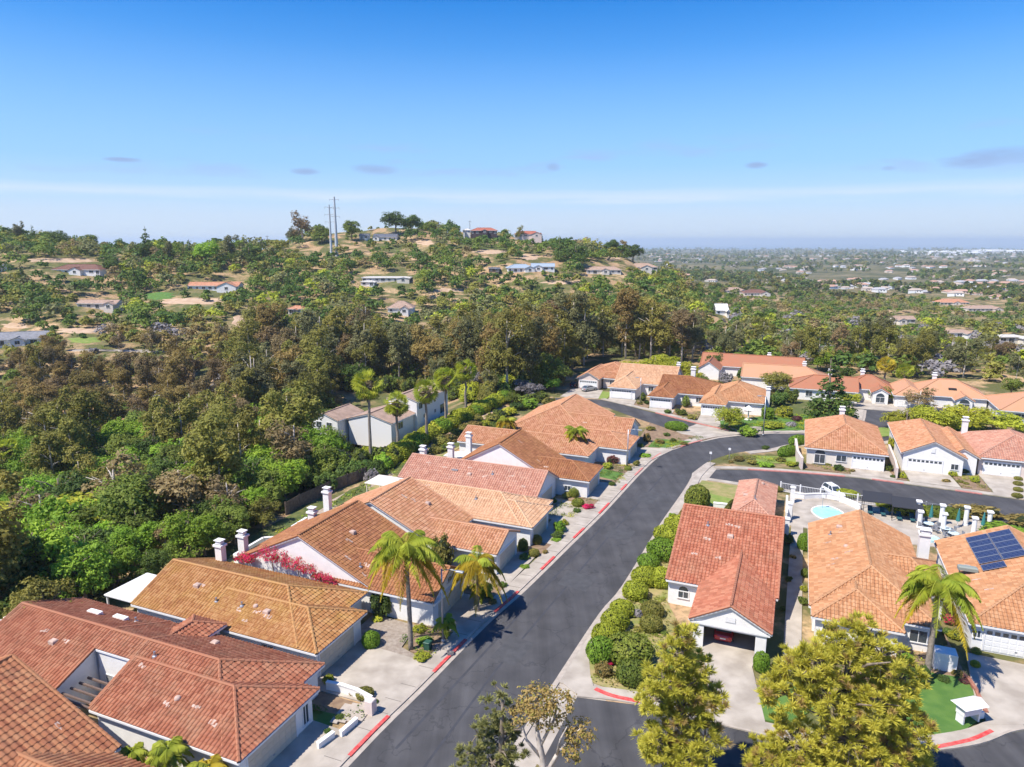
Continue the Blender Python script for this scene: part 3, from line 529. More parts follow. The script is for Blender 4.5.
def house(name, label, blocks, tile, wallm=M_white, group=None, extras=(), tiles=True, cat='house', trimm=None, pu=.36, pv=.44, ref=None, rot=None, loc=None, capm=None):
    ca = sum(b.a0 + b.a1 for b in blocks) / (2 * len(blocks)); cb = sum(b.b0 + b.b1 for b in blocks) / (2 * len(blocks))
    if loc is None: root = ab_empty(name, ca, cb, blocks[0].gz)
    else: root = empty(name, loc, rot); ca = cb = 0
    zb = blocks[0].gz if loc is None else 0
    def fin(o): o.location = (-ca, -cb, -zb); return o
    pls = []; wmb = MB(); fas = MB(); cap = MB(); dk = MB()
    for b in blocks:
        cap = MB(); pl = b.planes(); pls += pl; ea, ve, cp_ = b.edges()
        if b.wall: walls(wmb, b)
        for p in pl:
            n_ = len(p); dk.add([(x, y, z - .05) for x, y, z in p] + [(x, y, z - .16) for x, y, z in p], [tuple(range(n_)), tuple(range(n_, 2 * n_))[::-1]] + [(i, (i + 1) % n_, n_ + (i + 1) % n_, n_ + i) for i in range(n_)])
        for p, q_ in ea: fas.bar((p[0], p[1], p[2] - .09), (q_[0], q_[1], q_[2] - .09), .10, .17)
        for p, q_ in ve: fas.bar((p[0], p[1], p[2] - .11), (q_[0], q_[1], q_[2] - .11), .08, .16)
        for p, q_ in cp_ + ve:
            P, Q = Vector(p) + Vector((0, 0, .07)), Vector(q_) + Vector((0, 0, .07)); L = (Q - P).length
            if L < .3: continue
            k = max(1, int(L / .45)) if tiles else 1
            for i in range(k):
                A_, B_ = P.lerp(Q, i / k), P.lerp(Q, (i + 1) / k); cap.tube([A_, B_], [.15, .12], 6, cap=False)
        fin(cap.build('ridge_cap', capm or tile, root))
    fin(wmb.build('wall', wallm, root))
    if tiles: ro = roof_mesh('roof', pls, tile, root, pu, pv)
    else:
        rm_ = MB()
        for p in pls: rm_.add([(x, y, z + .03) for x, y, z in p], [tuple(range(len(p)))])
        ro = rm_.build('roof', tile, root)
    fin(ro)
    fin(fas.build('fascia', trimm or M_trim, root)); fin(dk.build('roof_deck', trimm or M_trim, root))
    for e in extras: e(root, ca, cb, zb, blocks)
    tag(root, label, cat, group); return root
def face_box(mb, face, at, lo, hi, z0, z1, d0, d1, mi=0):
    s = 1 if face[0] == '+' else -1; x0, x1 = sorted((at + s * d0, at + s * d1))
    if face[1] == 'a': mb.box(x0, x1, lo, hi, z0, z1, mi)
    else: mb.box(lo, hi, x0, x1, z0, z1, mi)
def garage(face, at, lo, hi, h=2.15, m=None, win=False, z0=0.12):
    def f(root, ca, cb, zb, bl):
        mb = MB(); face_box(mb, face, at, lo, hi, z0, z0 + h, -.1, .03)
        n = 4; ph = h / n
        for i in range(n):
            k = 8; wd = (hi - lo) / k
            for j in range(k): face_box(mb, face, at, lo + j * wd + .07, lo + (j + 1) * wd - .07, z0 + i * ph + .06, z0 + (i + 1) * ph - .05, .03, .055)
        o = mb.build('garage_door', m or M_gar, root); o.location = (-ca, -cb, -zb)
        tr = MB(); face_box(tr, face, at, lo - .14, lo, z0, z0 + h + .16, -.02, .08); face_box(tr, face, at, hi, hi + .14, z0, z0 + h + .16, -.02, .08); face_box(tr, face, at, lo, hi, z0 + h, z0 + h + .16, -.02, .08)
        t = tr.build('door_frame', M_trim, o)
        hd = MB(); face_box(hd, face, at, (lo + hi) / 2 - .1, (lo + hi) / 2 + .1, z0 + .35, z0 + .42, .055, .09); hd.build('handle', M_grey, o)
        if win:
            wb = MB(); k = 8; wd = (hi - lo) / k
            for j in range(k): face_box(wb, face, at, lo + j * wd + .1, lo + (j + 1) * wd - .1, z0 + 3 * ph + .09, z0 + 4 * ph - .09, .056, .07)
            wb.build('door_window', M_glass, o)
    return f
def window(face, at, lo, hi, z0, z1, arch=False, m=None):
    def f(root, ca, cb, zb, bl):
        mb = MB(); face_box(mb, face, at, lo - .09, lo, z0, z1, -.02, .07); face_box(mb, face, at, hi, hi + .09, z0, z1, -.02, .07); face_box(mb, face, at, lo - .09, hi + .09, z1, z1 + .09, -.02, .07); face_box(mb, face, at, lo - .14, hi + .14, z0 - .09, z0, -.02, .12); face_box(mb, face, at, (lo + hi) / 2 - .03, (lo + hi) / 2 + .03, z0, z1, -.02, .05)
        o = mb.build('window', M_trim, root); o.location = (-ca, -cb, -zb)
        g = MB(); face_box(g, face, at, lo, hi, z0, z1, -.03, .02)
        if arch:
            n = 10; c_ = (lo + hi) / 2; r = (hi - lo) / 2; s = 1 if face[0] == '+' else -1; pts = [(c_ + r * math.cos(math.pi * i / n), z1 + .09 + r * math.sin(math.pi * i / n)) for i in range(n + 1)]
            A_ = at + s * .02; vs_ = [((A_, x, zz) if face[1] == 'a' else (x, A_, zz)) for x, zz in pts]; B_ = at - s * .03; v2 = [((B_, x, zz) if face[1] == 'a' else (x, B_, zz)) for x, zz in pts]; n2 = n + 1
            g.add(vs_ + v2, [tuple(range(n2)), tuple(range(n2, 2 * n2))[::-1]] + [(i, (i + 1) % n2, n2 + (i + 1) % n2, n2 + i) for i in range(n2)])
        g.build('pane', m or M_glass, o)
    return f
def chimney(a, b, ztop, w=.9, d=.7, z0=0.0):
    def f(root, ca, cb, zb, bl):
        mb = MB(); mb.box(a - w / 2, a + w / 2, b - d / 2, b + d / 2, z0, ztop - .3); mb.cbox(a - w / 2 - .14, a + w / 2 + .14, b - d / 2 - .14, b + d / 2 + .14, ztop - .55, ztop - .3, .05)
        mb.box(a - w / 2 + .08, a + w / 2 - .08, b - d / 2 + .08, b + d / 2 - .08, ztop - .3, ztop)
        o = mb.build('chimney', M_white, root); o.location = (-ca, -cb, -zb)
        k = MB(); k.cbox(a - w / 2 - .05, a + w / 2 + .05, b - d / 2 - .05, b + d / 2 + .05, ztop + .12, ztop + .2, .03)
        for sx in (-1, 1):
            for sy in (-1, 1): k.box(a + sx * (w / 2 - .15) - .04, a + sx * (w / 2 - .15) + .04, b + sy * (d / 2 - .15) - .04, b + sy * (d / 2 - .15) + .04, ztop, ztop + .12)
        k.build('chimney_cap', M_white, o)
    return f
def vents(pts, bi=0):
    def f(root, ca, cb, zb, bl):
        for i, (a, b) in enumerate(pts):
            B = max((q_ for q_ in bl if q_.a0 <= a <= q_.a1 and q_.b0 <= b <= q_.b1), key=lambda q_: q_.z(a, b), default=bl[0]); z = B.z(a, b); mb = MB(); k = i % 3
            if k == 0: mb.cbox(a - .32, a + .32, b - .28, b + .28, z - .15, z + .32, .08)
            elif k == 1: mb.tube([(a, b, z - .1), (a, b, z + .5)], [.09, .09], 8); mb.lathe([(.24, z + .02), (.2, z + .13), (.1, z + .18)], a, b, 10)
            else: mb.lathe([(.26, z - .05), (.26, z + .12), (.2, z + .22), (.08, z + .26)], a, b, 12)
            o = mb.build('roof_vent', M_cement if k != 1 else M_met, root); o.location = (-ca, -cb, -zb)
    return f
def patch(pts):      # lighter replacement tiles and mortar set on the slope
    def f(root, ca, cb, zb, bl):
        mb = MB()
        for a, b in pts:
            mb = MB(); B = max((q_ for q_ in bl if q_.a0 <= a <= q_.a1 and q_.b0 <= b <= q_.b1), key=lambda q_: q_.z(a, b), default=bl[0])
            for i in range(3):
                x, y = a + (i - 1) * .22, b + random.uniform(-.12, .12); s = random.uniform(.13, .2); r = random.uniform(.06, .16); cs = [(x - s, y - r), (x + s, y - r), (x + s, y + r), (x - s, y + r)]
                mb.add([(u, v, B.z(u, v) + .12) for u, v in cs] + [(u, v, B.z(u, v) - .02) for u, v in cs], [(0, 1, 2, 3), (0, 4, 5, 1), (1, 5, 6, 2), (2, 6, 7, 3), (3, 7, 4, 0)])
            o = mb.build('mortar_patch', M_cement, root); o.location = (-ca, -cb, -zb)
    return f
def boxes(name, m, bx, label=None, parentless=False):
    def f(root, ca, cb, zb, bl):
        mb = MB()
        for q_ in bx: mb.box(*q_)
        o = mb.build(name, m, root); o.location = (-ca, -cb, -zb)
        if label: o['label'] = label
    return f

# ------------------------------------------------------------------ left row of houses (long sides across the street)
GL = 'tiled houses along the left side of the street'
house('tiled_house', 'rust tiled house cut by the bottom left corner, its gable roof nearest the camera', [Blk(-63.4, -42.2, 18, 29.7, 'b', ze=2.8, rz=7.4), Blk(-52, -36, 21.5, 29.1, 'a', h1=True)], TA0, group=GL, extras=[patch([(-46, 28.2)])], pu=.43, pv=.5)
house('tiled_house', 'red tiled house with a sunken courtyard cut into its front roof slope',
      [Blk(-64.3, -52.6, 32, 43.4, 'a'), Blk(-52.6, -48.3, 35.9, 43.4, 'a', rm=37.7, rz=5.19, sl=.42, inset=.1, gin=.02, wall=True), Blk(-48.3, -35.0, 32, 43.4, 'a', h1=True), Blk(-48.0, -33.3, 31.7, 40.5, 'a', h1=True), Blk(-50.6, -46.6, 39, 44.4, 'b', ze=3.4, h1=True)],
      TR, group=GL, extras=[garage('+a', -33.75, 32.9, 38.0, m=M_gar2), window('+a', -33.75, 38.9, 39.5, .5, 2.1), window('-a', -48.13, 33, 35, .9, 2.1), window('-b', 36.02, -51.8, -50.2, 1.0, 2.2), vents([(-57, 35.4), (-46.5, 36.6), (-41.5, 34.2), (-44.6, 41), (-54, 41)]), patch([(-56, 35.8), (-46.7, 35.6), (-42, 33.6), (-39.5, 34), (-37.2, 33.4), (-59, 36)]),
      boxes('skylight', M_white, [(-58.9, -57.4, 39.9, 40.4, 4.1, 4.5)]), boxes('skylight', M_white, [(-56.1, -54.6, 40.3, 40.8, 3.95, 4.35)]), boxes('pergola', mat('brown beam', (.16, .11, .09)), [(-52.5, -48.5, 32.6 + i * .75, 32.75 + i * .75, 2.3, 2.45) for i in range(4)] + [(-52.5, -48.4, 32.3, 32.45, 2.1, 2.3)])])
house('tiled_house', 'ochre tiled house beside the wide pale driveway, its shaded garage facing the street',
      [Blk(-58.9, -38.6, 44.4, 55.2, 'a', h1=True, rz=5.1), Blk(-50, -36.5, 44.3, 52.0, 'a', h1=True)], TO, group=GL,
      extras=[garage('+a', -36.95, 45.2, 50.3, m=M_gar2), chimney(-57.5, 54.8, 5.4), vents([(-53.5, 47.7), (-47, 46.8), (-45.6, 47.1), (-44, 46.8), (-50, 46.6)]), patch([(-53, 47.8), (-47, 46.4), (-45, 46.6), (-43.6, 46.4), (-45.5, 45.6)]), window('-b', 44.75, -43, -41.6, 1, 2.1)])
house('tiled_house', 'brown roofed house with a large white gable wall behind red bougainvillea',
      [Blk(-56.9, -38.3, 56.0, 67.0, 'b', rz=7.2, skip=()), Blk(-46, -31.4, 55.8, 63.6, 'a', sl=.55)], TBR, group=GL,
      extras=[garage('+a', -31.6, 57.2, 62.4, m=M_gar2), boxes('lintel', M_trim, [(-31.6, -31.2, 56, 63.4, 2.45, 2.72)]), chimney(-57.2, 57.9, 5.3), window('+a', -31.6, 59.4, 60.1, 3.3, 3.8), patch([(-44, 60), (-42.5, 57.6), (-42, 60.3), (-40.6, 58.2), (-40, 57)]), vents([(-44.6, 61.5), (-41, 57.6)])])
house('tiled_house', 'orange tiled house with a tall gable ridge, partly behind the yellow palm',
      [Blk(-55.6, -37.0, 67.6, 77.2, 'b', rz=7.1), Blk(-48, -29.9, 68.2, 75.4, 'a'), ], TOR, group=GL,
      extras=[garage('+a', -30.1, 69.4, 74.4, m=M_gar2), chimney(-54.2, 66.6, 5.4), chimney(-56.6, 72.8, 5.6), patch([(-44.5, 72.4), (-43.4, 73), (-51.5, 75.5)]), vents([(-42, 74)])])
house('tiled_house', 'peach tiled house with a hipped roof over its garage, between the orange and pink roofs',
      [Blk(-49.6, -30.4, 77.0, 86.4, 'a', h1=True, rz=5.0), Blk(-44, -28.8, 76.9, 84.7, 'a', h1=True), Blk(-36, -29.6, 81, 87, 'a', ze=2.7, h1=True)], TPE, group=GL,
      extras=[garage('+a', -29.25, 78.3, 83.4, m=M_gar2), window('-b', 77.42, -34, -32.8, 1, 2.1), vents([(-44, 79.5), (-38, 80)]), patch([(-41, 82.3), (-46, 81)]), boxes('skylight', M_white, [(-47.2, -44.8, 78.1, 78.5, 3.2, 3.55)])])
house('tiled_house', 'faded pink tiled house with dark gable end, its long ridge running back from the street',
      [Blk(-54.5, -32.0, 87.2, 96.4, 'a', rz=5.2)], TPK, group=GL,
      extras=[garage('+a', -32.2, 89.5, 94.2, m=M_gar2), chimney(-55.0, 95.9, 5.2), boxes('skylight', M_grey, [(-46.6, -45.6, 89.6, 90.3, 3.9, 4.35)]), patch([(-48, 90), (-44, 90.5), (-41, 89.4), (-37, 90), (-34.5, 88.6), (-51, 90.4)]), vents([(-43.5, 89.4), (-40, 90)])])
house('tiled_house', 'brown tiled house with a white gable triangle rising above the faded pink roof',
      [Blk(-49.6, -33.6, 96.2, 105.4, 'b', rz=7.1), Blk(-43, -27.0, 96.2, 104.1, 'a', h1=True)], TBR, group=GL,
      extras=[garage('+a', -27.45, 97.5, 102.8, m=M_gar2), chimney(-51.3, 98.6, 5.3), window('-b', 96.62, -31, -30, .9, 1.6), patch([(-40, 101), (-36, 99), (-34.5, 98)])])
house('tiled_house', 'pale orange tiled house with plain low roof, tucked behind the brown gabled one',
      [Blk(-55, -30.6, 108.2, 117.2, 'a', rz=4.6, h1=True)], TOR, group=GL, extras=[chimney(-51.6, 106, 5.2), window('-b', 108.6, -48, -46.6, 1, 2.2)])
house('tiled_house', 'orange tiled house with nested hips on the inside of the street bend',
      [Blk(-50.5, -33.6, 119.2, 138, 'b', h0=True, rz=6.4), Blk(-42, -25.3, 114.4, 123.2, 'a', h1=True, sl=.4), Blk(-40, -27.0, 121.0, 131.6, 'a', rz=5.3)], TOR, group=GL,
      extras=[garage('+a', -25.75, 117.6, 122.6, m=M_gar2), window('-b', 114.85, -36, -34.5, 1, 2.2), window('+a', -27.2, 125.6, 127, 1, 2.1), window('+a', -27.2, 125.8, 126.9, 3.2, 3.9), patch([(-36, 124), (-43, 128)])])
# ------------------------------------------------------------------ right of the street
GRr = 'tiled houses right of the street'
house('tiled_house', 'coral tiled house with a white front gable over its open garage',
      [Blk(-10.9, 0.2, 69.6, 92.5, 'a', rz=7.2, rm=80.8, sl=.39), Blk(-7.5, -0.05, 62.5, 76, 'b', rz=4.9, ze=2.9, openf=('-b', -6.1, -1.45, 2.3))], TM1, group=GRr,
      extras=[window('-b', 70.05, -9.6, -8.6, .9, 1.6, arch=True), boxes('louvre', M_trim, [(-4.2, -3.3, 62.64, 62.72, 3.2, 3.75)]), boxes('eave_beam', M_trim, [(-7.4, -.2, 62.55, 62.72, 2.5, 2.7)]), boxes('garage_floor', M_conc, [(-7, -.6, 62.9, 69.5, 0, .13)]), patch([(-7.6, 76), (-5.5, 78.6), (-8.6, 73.6), (-6, 73.5), (-4.6, 78.4)]), vents([(-5.2, 76.8), (-7.8, 78)])])
house('tiled_house', 'tan tiled house with nested front hips between the coral roof and solar roof',
      [Blk(3.1, 14.4, 69.5, 91.4, 'b', h0=True, rz=5.5), Blk(3.3, 11.2, 67.4, 76, 'b', h0=True, sl=.42), Blk(10, 16.2, 76.5, 85.5, 'a', h1=True, ze=2.7)], TM2, group=GRr,
      extras=[chimney(15.6, 89.3, 4.9, 1.1, 1.0), window('-b', 67.86, 4.4, 5.8, .9, 2.1), window('-b', 67.86, 8, 9.6, .9, 2.1), window('-b', 69.95, 12, 13.4, .9, 2.1), patch([(5, 84), (5.6, 79), (6.6, 86), (7, 80), (5.2, 77.6), (13.5, 82)]), vents([(6.4, 87.6), (5.4, 86), (6.8, 81.6), (14.2, 78.4)])])
house('tiled_house', 'tan tiled house with dark solar panels on its left slope and white garage',
      [Blk(17.0, 31.0, 71.8, 91.4, 'b', rz=5.9, h0=True), ], TM2, group=GRr,
      extras=[garage('-b', 72.25, 18.5, 23.6, win=True), boxes('lintel', M_trim, [(17.5, 30, 71.85, 72.2, 2.45, 2.72)]), window('-b', 72.25, 17.6, 18.1, 1.3, 2.0), patch([(19, 80), (19.6, 77.4)]), vents([(18.8, 83)])])
# solar array on that roof
sr = ab_empty('solar_array', 21, 86, 0); tag(sr, 'dark blue solar panels in two columns on the tan tiled roof', 'solar panels')
def spanel(a0, a1, b0, b1):
    zf = lambda a: 2.8 + (a - 17.0) * (3.1 / 7.0) + .28
    r = MB(); cs = [(a0, b0), (a1, b0), (a1, b1), (a0, b1)]; r.add([(a - 21, b - 86, zf(a)) for a, b in cs] + [(a - 21, b - 86, zf(a) - .06) for a, b in cs], [(0, 1, 2, 3), (0, 4, 5, 1), (1, 5, 6, 2), (2, 6, 7, 3), (3, 7, 4, 0), (7, 6, 5, 4)])
    o = r.build('panel', mat('photovoltaic glass', (.02, .03, .09), rough=.18, spec=.7), sr)
    g = MB()
    for p, q_ in ((cs[0], cs[1]), (cs[1], cs[2]), (cs[2], cs[3]), (cs[3], cs[0])): g.bar((p[0] - 21, p[1] - 86, zf(p[0]) + .01), (q_[0] - 21, q_[1] - 86, zf(q_[0]) + .01), .05, .05)
    for k in (1, 2, 3):
        b_ = b0 + (b1 - b0) * k / 4; g.bar((a0 - 21, b_ - 86, zf(a0) + .012), (a1 - 21, b_ - 86, zf(a1) + .012), .02, .01)
    g.build('panel_frame', M_met, o)
for i in range(5):
    for j in range(2): spanel(19.8 + j * 2.05, 21.75 + j * 2.05, 82.9 + i * 1.45, 84.25 + i * 1.45)
spanel(19.8, 21.75, 81.2, 82.5)
wh = MB(); wh.cbox(-.9, .9, -.35, .35, 0, .45, .12); wh.bar((-.7, 0, -.25), (-.7, 0, .1), .1, .1); wh.bar((.7, 0, -.25), (.7, 0, .1), .1, .1)
tag(wh.build('rooftop_unit', mat('green grey housing', (.25, .28, .25), rough=.5), loc=AB(18.5, 81.6, 3.95), rz=-TH), 'long grey green box on the tan roof below the solar panels', 'rooftop unit')
# pool house
house('pool_house', 'small pink tiled pool house beside the white fenced pool', [Blk(-6.4, -1.0, 91.5, 105.6, 'b', h0=True, h1=True, rz=4.1, ze=2.6)], TPK, group=None, cat='pool house',
      extras=[patch([(-4.6, 94.5), (-5.2, 99), (-2.6, 103)]), vents([(-4.9, 97.2), (-3.6, 94.6), (-3, 102.4)]), window('+a', -1.42, 96, 97.2, .9, 2.1)])
GB = 'tiled houses beyond the side road'
house('tiled_house', 'orange tiled house with arched entry and tall hip roof behind the side road', [Blk(2.7, 15.6, 127, 147, 'b', h0=True, h1=True, rz=6.2, ze=3.0)], TOR, wallm=M_cream, group=GB,
      extras=[garage('-b', 127.42, 10.3, 15.0, win=True), window('-b', 127.42, 4.4, 6.0, .4, 1.9, arch=True), window('-b', 127.42, 7.8, 9.3, 1.1, 2.1), chimney(9.2, 146.5, 6.4), patch([(5, 138), (6, 143)])])
house('tiled_house', 'orange tiled house with a broad white front gable over double garage', [Blk(17.6, 27.2, 129.2, 150, 'b', h1=True, rz=5.6, ze=3.2, gin=.35), Blk(24.5, 29.4, 131, 146, 'b', rz=4.4, ze=3.0)], TOR, group=GB,
      extras=[garage('-b', 129.55, 18.8, 23.8, win=True), window('-b', 129.55, 25.1, 26.1, 1.1, 2.0), boxes('louvre', M_trim, [(22, 22.6, 129.46, 129.56, 3.6, 4.4)]), chimney(29.8, 147, 6.2), patch([(24, 140)])])
house('tiled_house', 'dusty pink tiled house at the right edge with white garage door', [Blk(29.0, 42.0, 131.8, 148, 'b', h0=True, h1=True, rz=5.8, ze=3.0)], TPK, wallm=M_pinkw, group=GB,
      extras=[garage('-b', 132.22, 30.2, 35.2, win=True), patch([(31, 140)])])
GI = 'tiled houses round the cul-de-sac'
house('tiled_house', 'orange tiled house with pink gabled garage at the head of the cul-de-sac', [Blk(-52.6, -46.4, 172.8, 186, 'b', rz=4.6, ze=2.9, gin=.35), Blk(-52, -39, 178, 193, 'b', h0=True, h1=True, rz=5.4), Blk(-46.6, -41.4, 176, 184, 'a', ze=2.7, rz=3.7, h1=True)], TOR, wallm=M_pinkw, group=GI,
      extras=[garage('-b', 173.15, -51.8, -47.2, m=M_gar, win=True), window('-b', 176.42, -44.6, -43.4, .9, 2.1)])
house('tiled_house', 'pinkish tan tiled house with a bluish gable wall and white garage', [Blk(-42.2, -35.0, 164.9, 180, 'b', h0=True, rz=5.0), Blk(-42.2, -27.2, 172, 186.5, 'a', rz=6.4)], TPE, group=GI,
      extras=[garage('-b', 165.32, -41.2, -36.4, win=True), window('+a', -27.4, 179, 181, 3.4, 4.3), window('+a', -27.4, 176, 177.4, 1, 2.1), window('-b', 172.45, -33.6, -32.4, 1, 2.1), chimney(-28.8, 188, 6.0)])
house('tiled_house', 'brick red tiled house between two pale garages, a white chimney behind', [Blk(-31.0, -25.0, 158.3, 175, 'b', h0=True, rz=4.4), Blk(-30, -16.5, 164, 179.5, 'a', h1=True, rz=5.6)], TBR, group=GI,
      extras=[garage('-b', 158.75, -30.2, -25.8, win=True), window('-b', 164.45, -24, -22.8, 1, 2.1), window('-b', 164.45, -20.8, -19.6, 1, 2.1), chimney(-24, 181.5, 6.2, 1.1, 1)])
house('tiled_house', 'tan tiled house behind the round golden tree, white garage below', [Blk(-19.0, -13.2, 155.4, 170, 'b', h0=True, rz=4.4), Blk(-18, -5.6, 160, 175.5, 'b', h0=True, h1=True, rz=5.8)], TM2, group=GI,
      extras=[garage('-b', 155.85, -18.2, -14, win=True), window('-b', 160.45, -9.6, -8.4, 1, 2.1), chimney(-5.2, 168.5, 5.0), window('+a', -6.0, 165, 166.2, 1, 2.1)])
GF = 'tiled houses in the far row'
house('tiled_house', 'long red tiled house at the back left of the far row, with white gable', [Blk(-25.5, 2.5, 206, 217, 'a', rz=5.6), Blk(-25.5, -19, 199, 208, 'b', ze=2.8, rz=5.0)], TR, group=GF, tiles=False, extras=[chimney(-7, 212, 6.4), window('-b', 199.3, -23.6, -21, 1, 2.3), window('-b', 206.5, -10, -8, 1, 2.2)])
house('tiled_house', 'orange tiled house in the middle of the far row behind dark shrubs', [Blk(-13, 8.5, 191.5, 203, 'a', rz=5.5, h1=True)], TOR, group=GF, tiles=False, extras=[chimney(2.4, 201, 6.2), window('-b', 192, -6, -4.4, 1, 2.2)])
house('tiled_house', 'red tiled house with a pale porch left of the big dark conifer', [Blk(-1, 14.5, 181, 192, 'a', rz=5.4, h0=True)], TR, group=GF, tiles=False, extras=[chimney(8.4, 191, 6.2), window('-b', 181.45, 3, 4.4, 1, 2.2)])
house('tiled_house', 'brick red tiled house with white arched porch right of the dark conifer', [Blk(11.5, 22.8, 186, 196, 'a', h0=True, h1=True, rz=5.5), Blk(17.2, 21.4, 182.5, 189, 'b', ze=2.7, rz=3.9)], TR, group=GF, tiles=False, extras=[chimney(16, 194.5, 6.2), window('-b', 182.7, 18.4, 20.2, .5, 1.7, arch=True), window('-b', 186.45, 13.4, 15, 1, 2.1)])
house('tiled_house', 'orange tiled house partly behind the purple brown tree, white entry gable', [Blk(21.8, 29, 181, 194, 'b', h0=True, rz=4.6), Blk(26, 41.5, 184, 196, 'a', h0=True, h1=True, rz=5.8), Blk(34, 38, 180.5, 187, 'b', ze=2.7, rz=3.9)], TOR, group=GF, tiles=False, extras=[garage('-b', 181.45, 22.8, 27.6), chimney(31.8, 194.5, 6.4), window('-b', 180.7, 35, 37, .6, 2.0, arch=True), boxes('skylight', M_dark, [(33.6, 35.2, 186.2, 186.9, 4.0, 4.4)])])
house('tiled_house', 'orange tiled house at the far right edge behind the yellow green trees', [Blk(41, 62, 173, 188, 'a', h0=True, rz=6.0)], TOR, group=GF, tiles=False, extras=[window('-b', 173.45, 44, 46, 1, 2.2)])

# ------------------------------------------------------------------ foliage
def leafm(name, c1, c2, tr=.35, ov=.8, sc=.55): return mat(name, c1, rough=.65, col2=c2, vscale=sc, detail=3, obj_var=ov, trans=tr, spec=.2)
L_dk = leafm('dark green leaves', (0.07, 0.12, 0.025), (0.14, 0.205, 0.04))
L_md = leafm('mid green leaves', (0.125, 0.175, 0.028), (0.235, 0.285, 0.05))
L_br = leafm('bright green leaves', (0.19, 0.33, 0.03), (0.33, 0.47, 0.05))
L_yg = leafm('yellow green leaves', (0.32, 0.35, 0.03), (0.52, 0.52, 0.055))
L_eu = leafm('grey green eucalyptus leaves', (0.15, 0.155, 0.06), (0.27, 0.26, 0.11))
L_ol = leafm('olive leaves', (0.19, 0.185, 0.04), (0.33, 0.295, 0.065))
L_bn = leafm('dry brown leaves', (0.22, 0.155, 0.07), (0.35, 0.255, 0.125))
L_rs = leafm('rusty olive leaves', (0.21, 0.155, 0.045), (0.36, 0.26, 0.085))
L_gy = leafm('grey violet leaves', (0.22, 0.20, 0.20), (0.38, 0.35, 0.35))
L_red = leafm('magenta blossom', (0.58, 0.015, 0.07), (0.75, 0.05, 0.16), ov=.2)
L_pur = leafm('purple brown leaves', (0.13, 0.05, 0.05), (0.22, 0.09, 0.08))
L_pin = leafm('golden pine needles', (0.46, 0.44, 0.05), (0.68, 0.62, 0.10), sc=.9, ov=.25)
L_pin2 = leafm('dark pine needles', (0.20, 0.21, 0.07), (0.38, 0.37, 0.13), sc=.9, ov=.2)
L_pb = leafm('rust gold leaves', (0.34, 0.23, 0.07), (0.50, 0.36, 0.13), sc=1.0, ov=.2)
L_plm = leafm('palm fronds', (0.26, 0.33, 0.03), (0.46, 0.48, 0.05), ov=.3)
L_ply = leafm('yellow palm fronds', (0.420, 0.300, 0.020), (0.550, 0.420, 0.040), ov=.2)
L_skirt = mat('dead frond skirt', (0.22, 0.17, 0.10), rough=.95, var=.3, vscale=3)
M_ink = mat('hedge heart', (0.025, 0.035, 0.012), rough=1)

def sph(n, zmin=-1.0):
    z_ = rng.uniform(zmin, 1, n); a_ = rng.uniform(0, 2 * np.pi, n); r_ = np.sqrt(1 - z_ * z_); return np.stack([r_ * np.cos(a_), r_ * np.sin(a_), z_], 1)
def leaf_quads(C, Nn, s, asp=.6, tilt=.42):
    n = len(C); Nn = Nn + rng.normal(0, tilt, (n, 3)); Nn /= np.linalg.norm(Nn, axis=1)[:, None] + 1e-9
    R_ = rng.normal(0, 1, (n, 3)); U = np.cross(Nn, R_); U /= np.linalg.norm(U, axis=1)[:, None] + 1e-9; V = np.cross(Nn, U)
    sz = (s * rng.uniform(.6, 1.35, n))[:, None]; k = rng.uniform(.15, .5, n)[:, None]
    U = U * sz; V = V * sz * asp
    return np.stack([C - U, C - V * .9 + U * k * .3, C + U, C + V + U * k * .2], 1)      # pointed, uneven leaf spray
def clump_leaves(blobs, K, m, s, zmin=-.35, rfrac=.28, sx=1.0):
    """blobs: (centre, radii). K clumps over all blobs, m leaves per clump; clumps make the light and dark lumps of a crown"""
    w_ = np.array([b[1][0] * b[1][1] + b[1][0] * b[1][2] for b in blobs], float); w_ /= w_.sum(); ch = rng.choice(len(blobs), K, p=w_)
    c0 = np.array([b[0] for b in blobs], float)[ch]; r0 = np.array([b[1] for b in blobs], float)[ch]
    d = sph(K, zmin); cc = c0 + r0 * d * rng.uniform(.62, 1.0, K)[:, None]; cr = r0.mean(1) * rfrac * rng.uniform(.6, 1.5, K)
    d2 = sph(K * m, -.6); cc = np.repeat(cc, m, 0); cr = np.repeat(cr, m)[:, None]; dd = np.repeat(d, m, 0)
    P = cc + d2 * cr * rng.uniform(.55, 1.05, (K * m, 1)) * np.array([1, 1, .75])
    return leaf_quads(P, d2 * .7 + dd * .4 + np.array([0, 0, .5]), s)
def quads_obj(name, Q, mats, parent=None, mi=None, extra=None):
    V = Q.reshape(-1, 3); q_ = np.arange(len(V)).reshape(-1, 4)
    if extra is not None:
        ev, ef, em = extra; q_ = np.concatenate([q_, np.array(ef) + len(V)]); V = np.concatenate([V, np.array(ev)]); mi = np.concatenate([mi if mi is not None else np.zeros(len(Q), int), np.full(len(ef), em)])
    o = bpy.data.objects.new(name, np_mesh(name, V, q_, mats, mi)); COL.objects.link(o)
    if parent: o.parent = parent
    return o
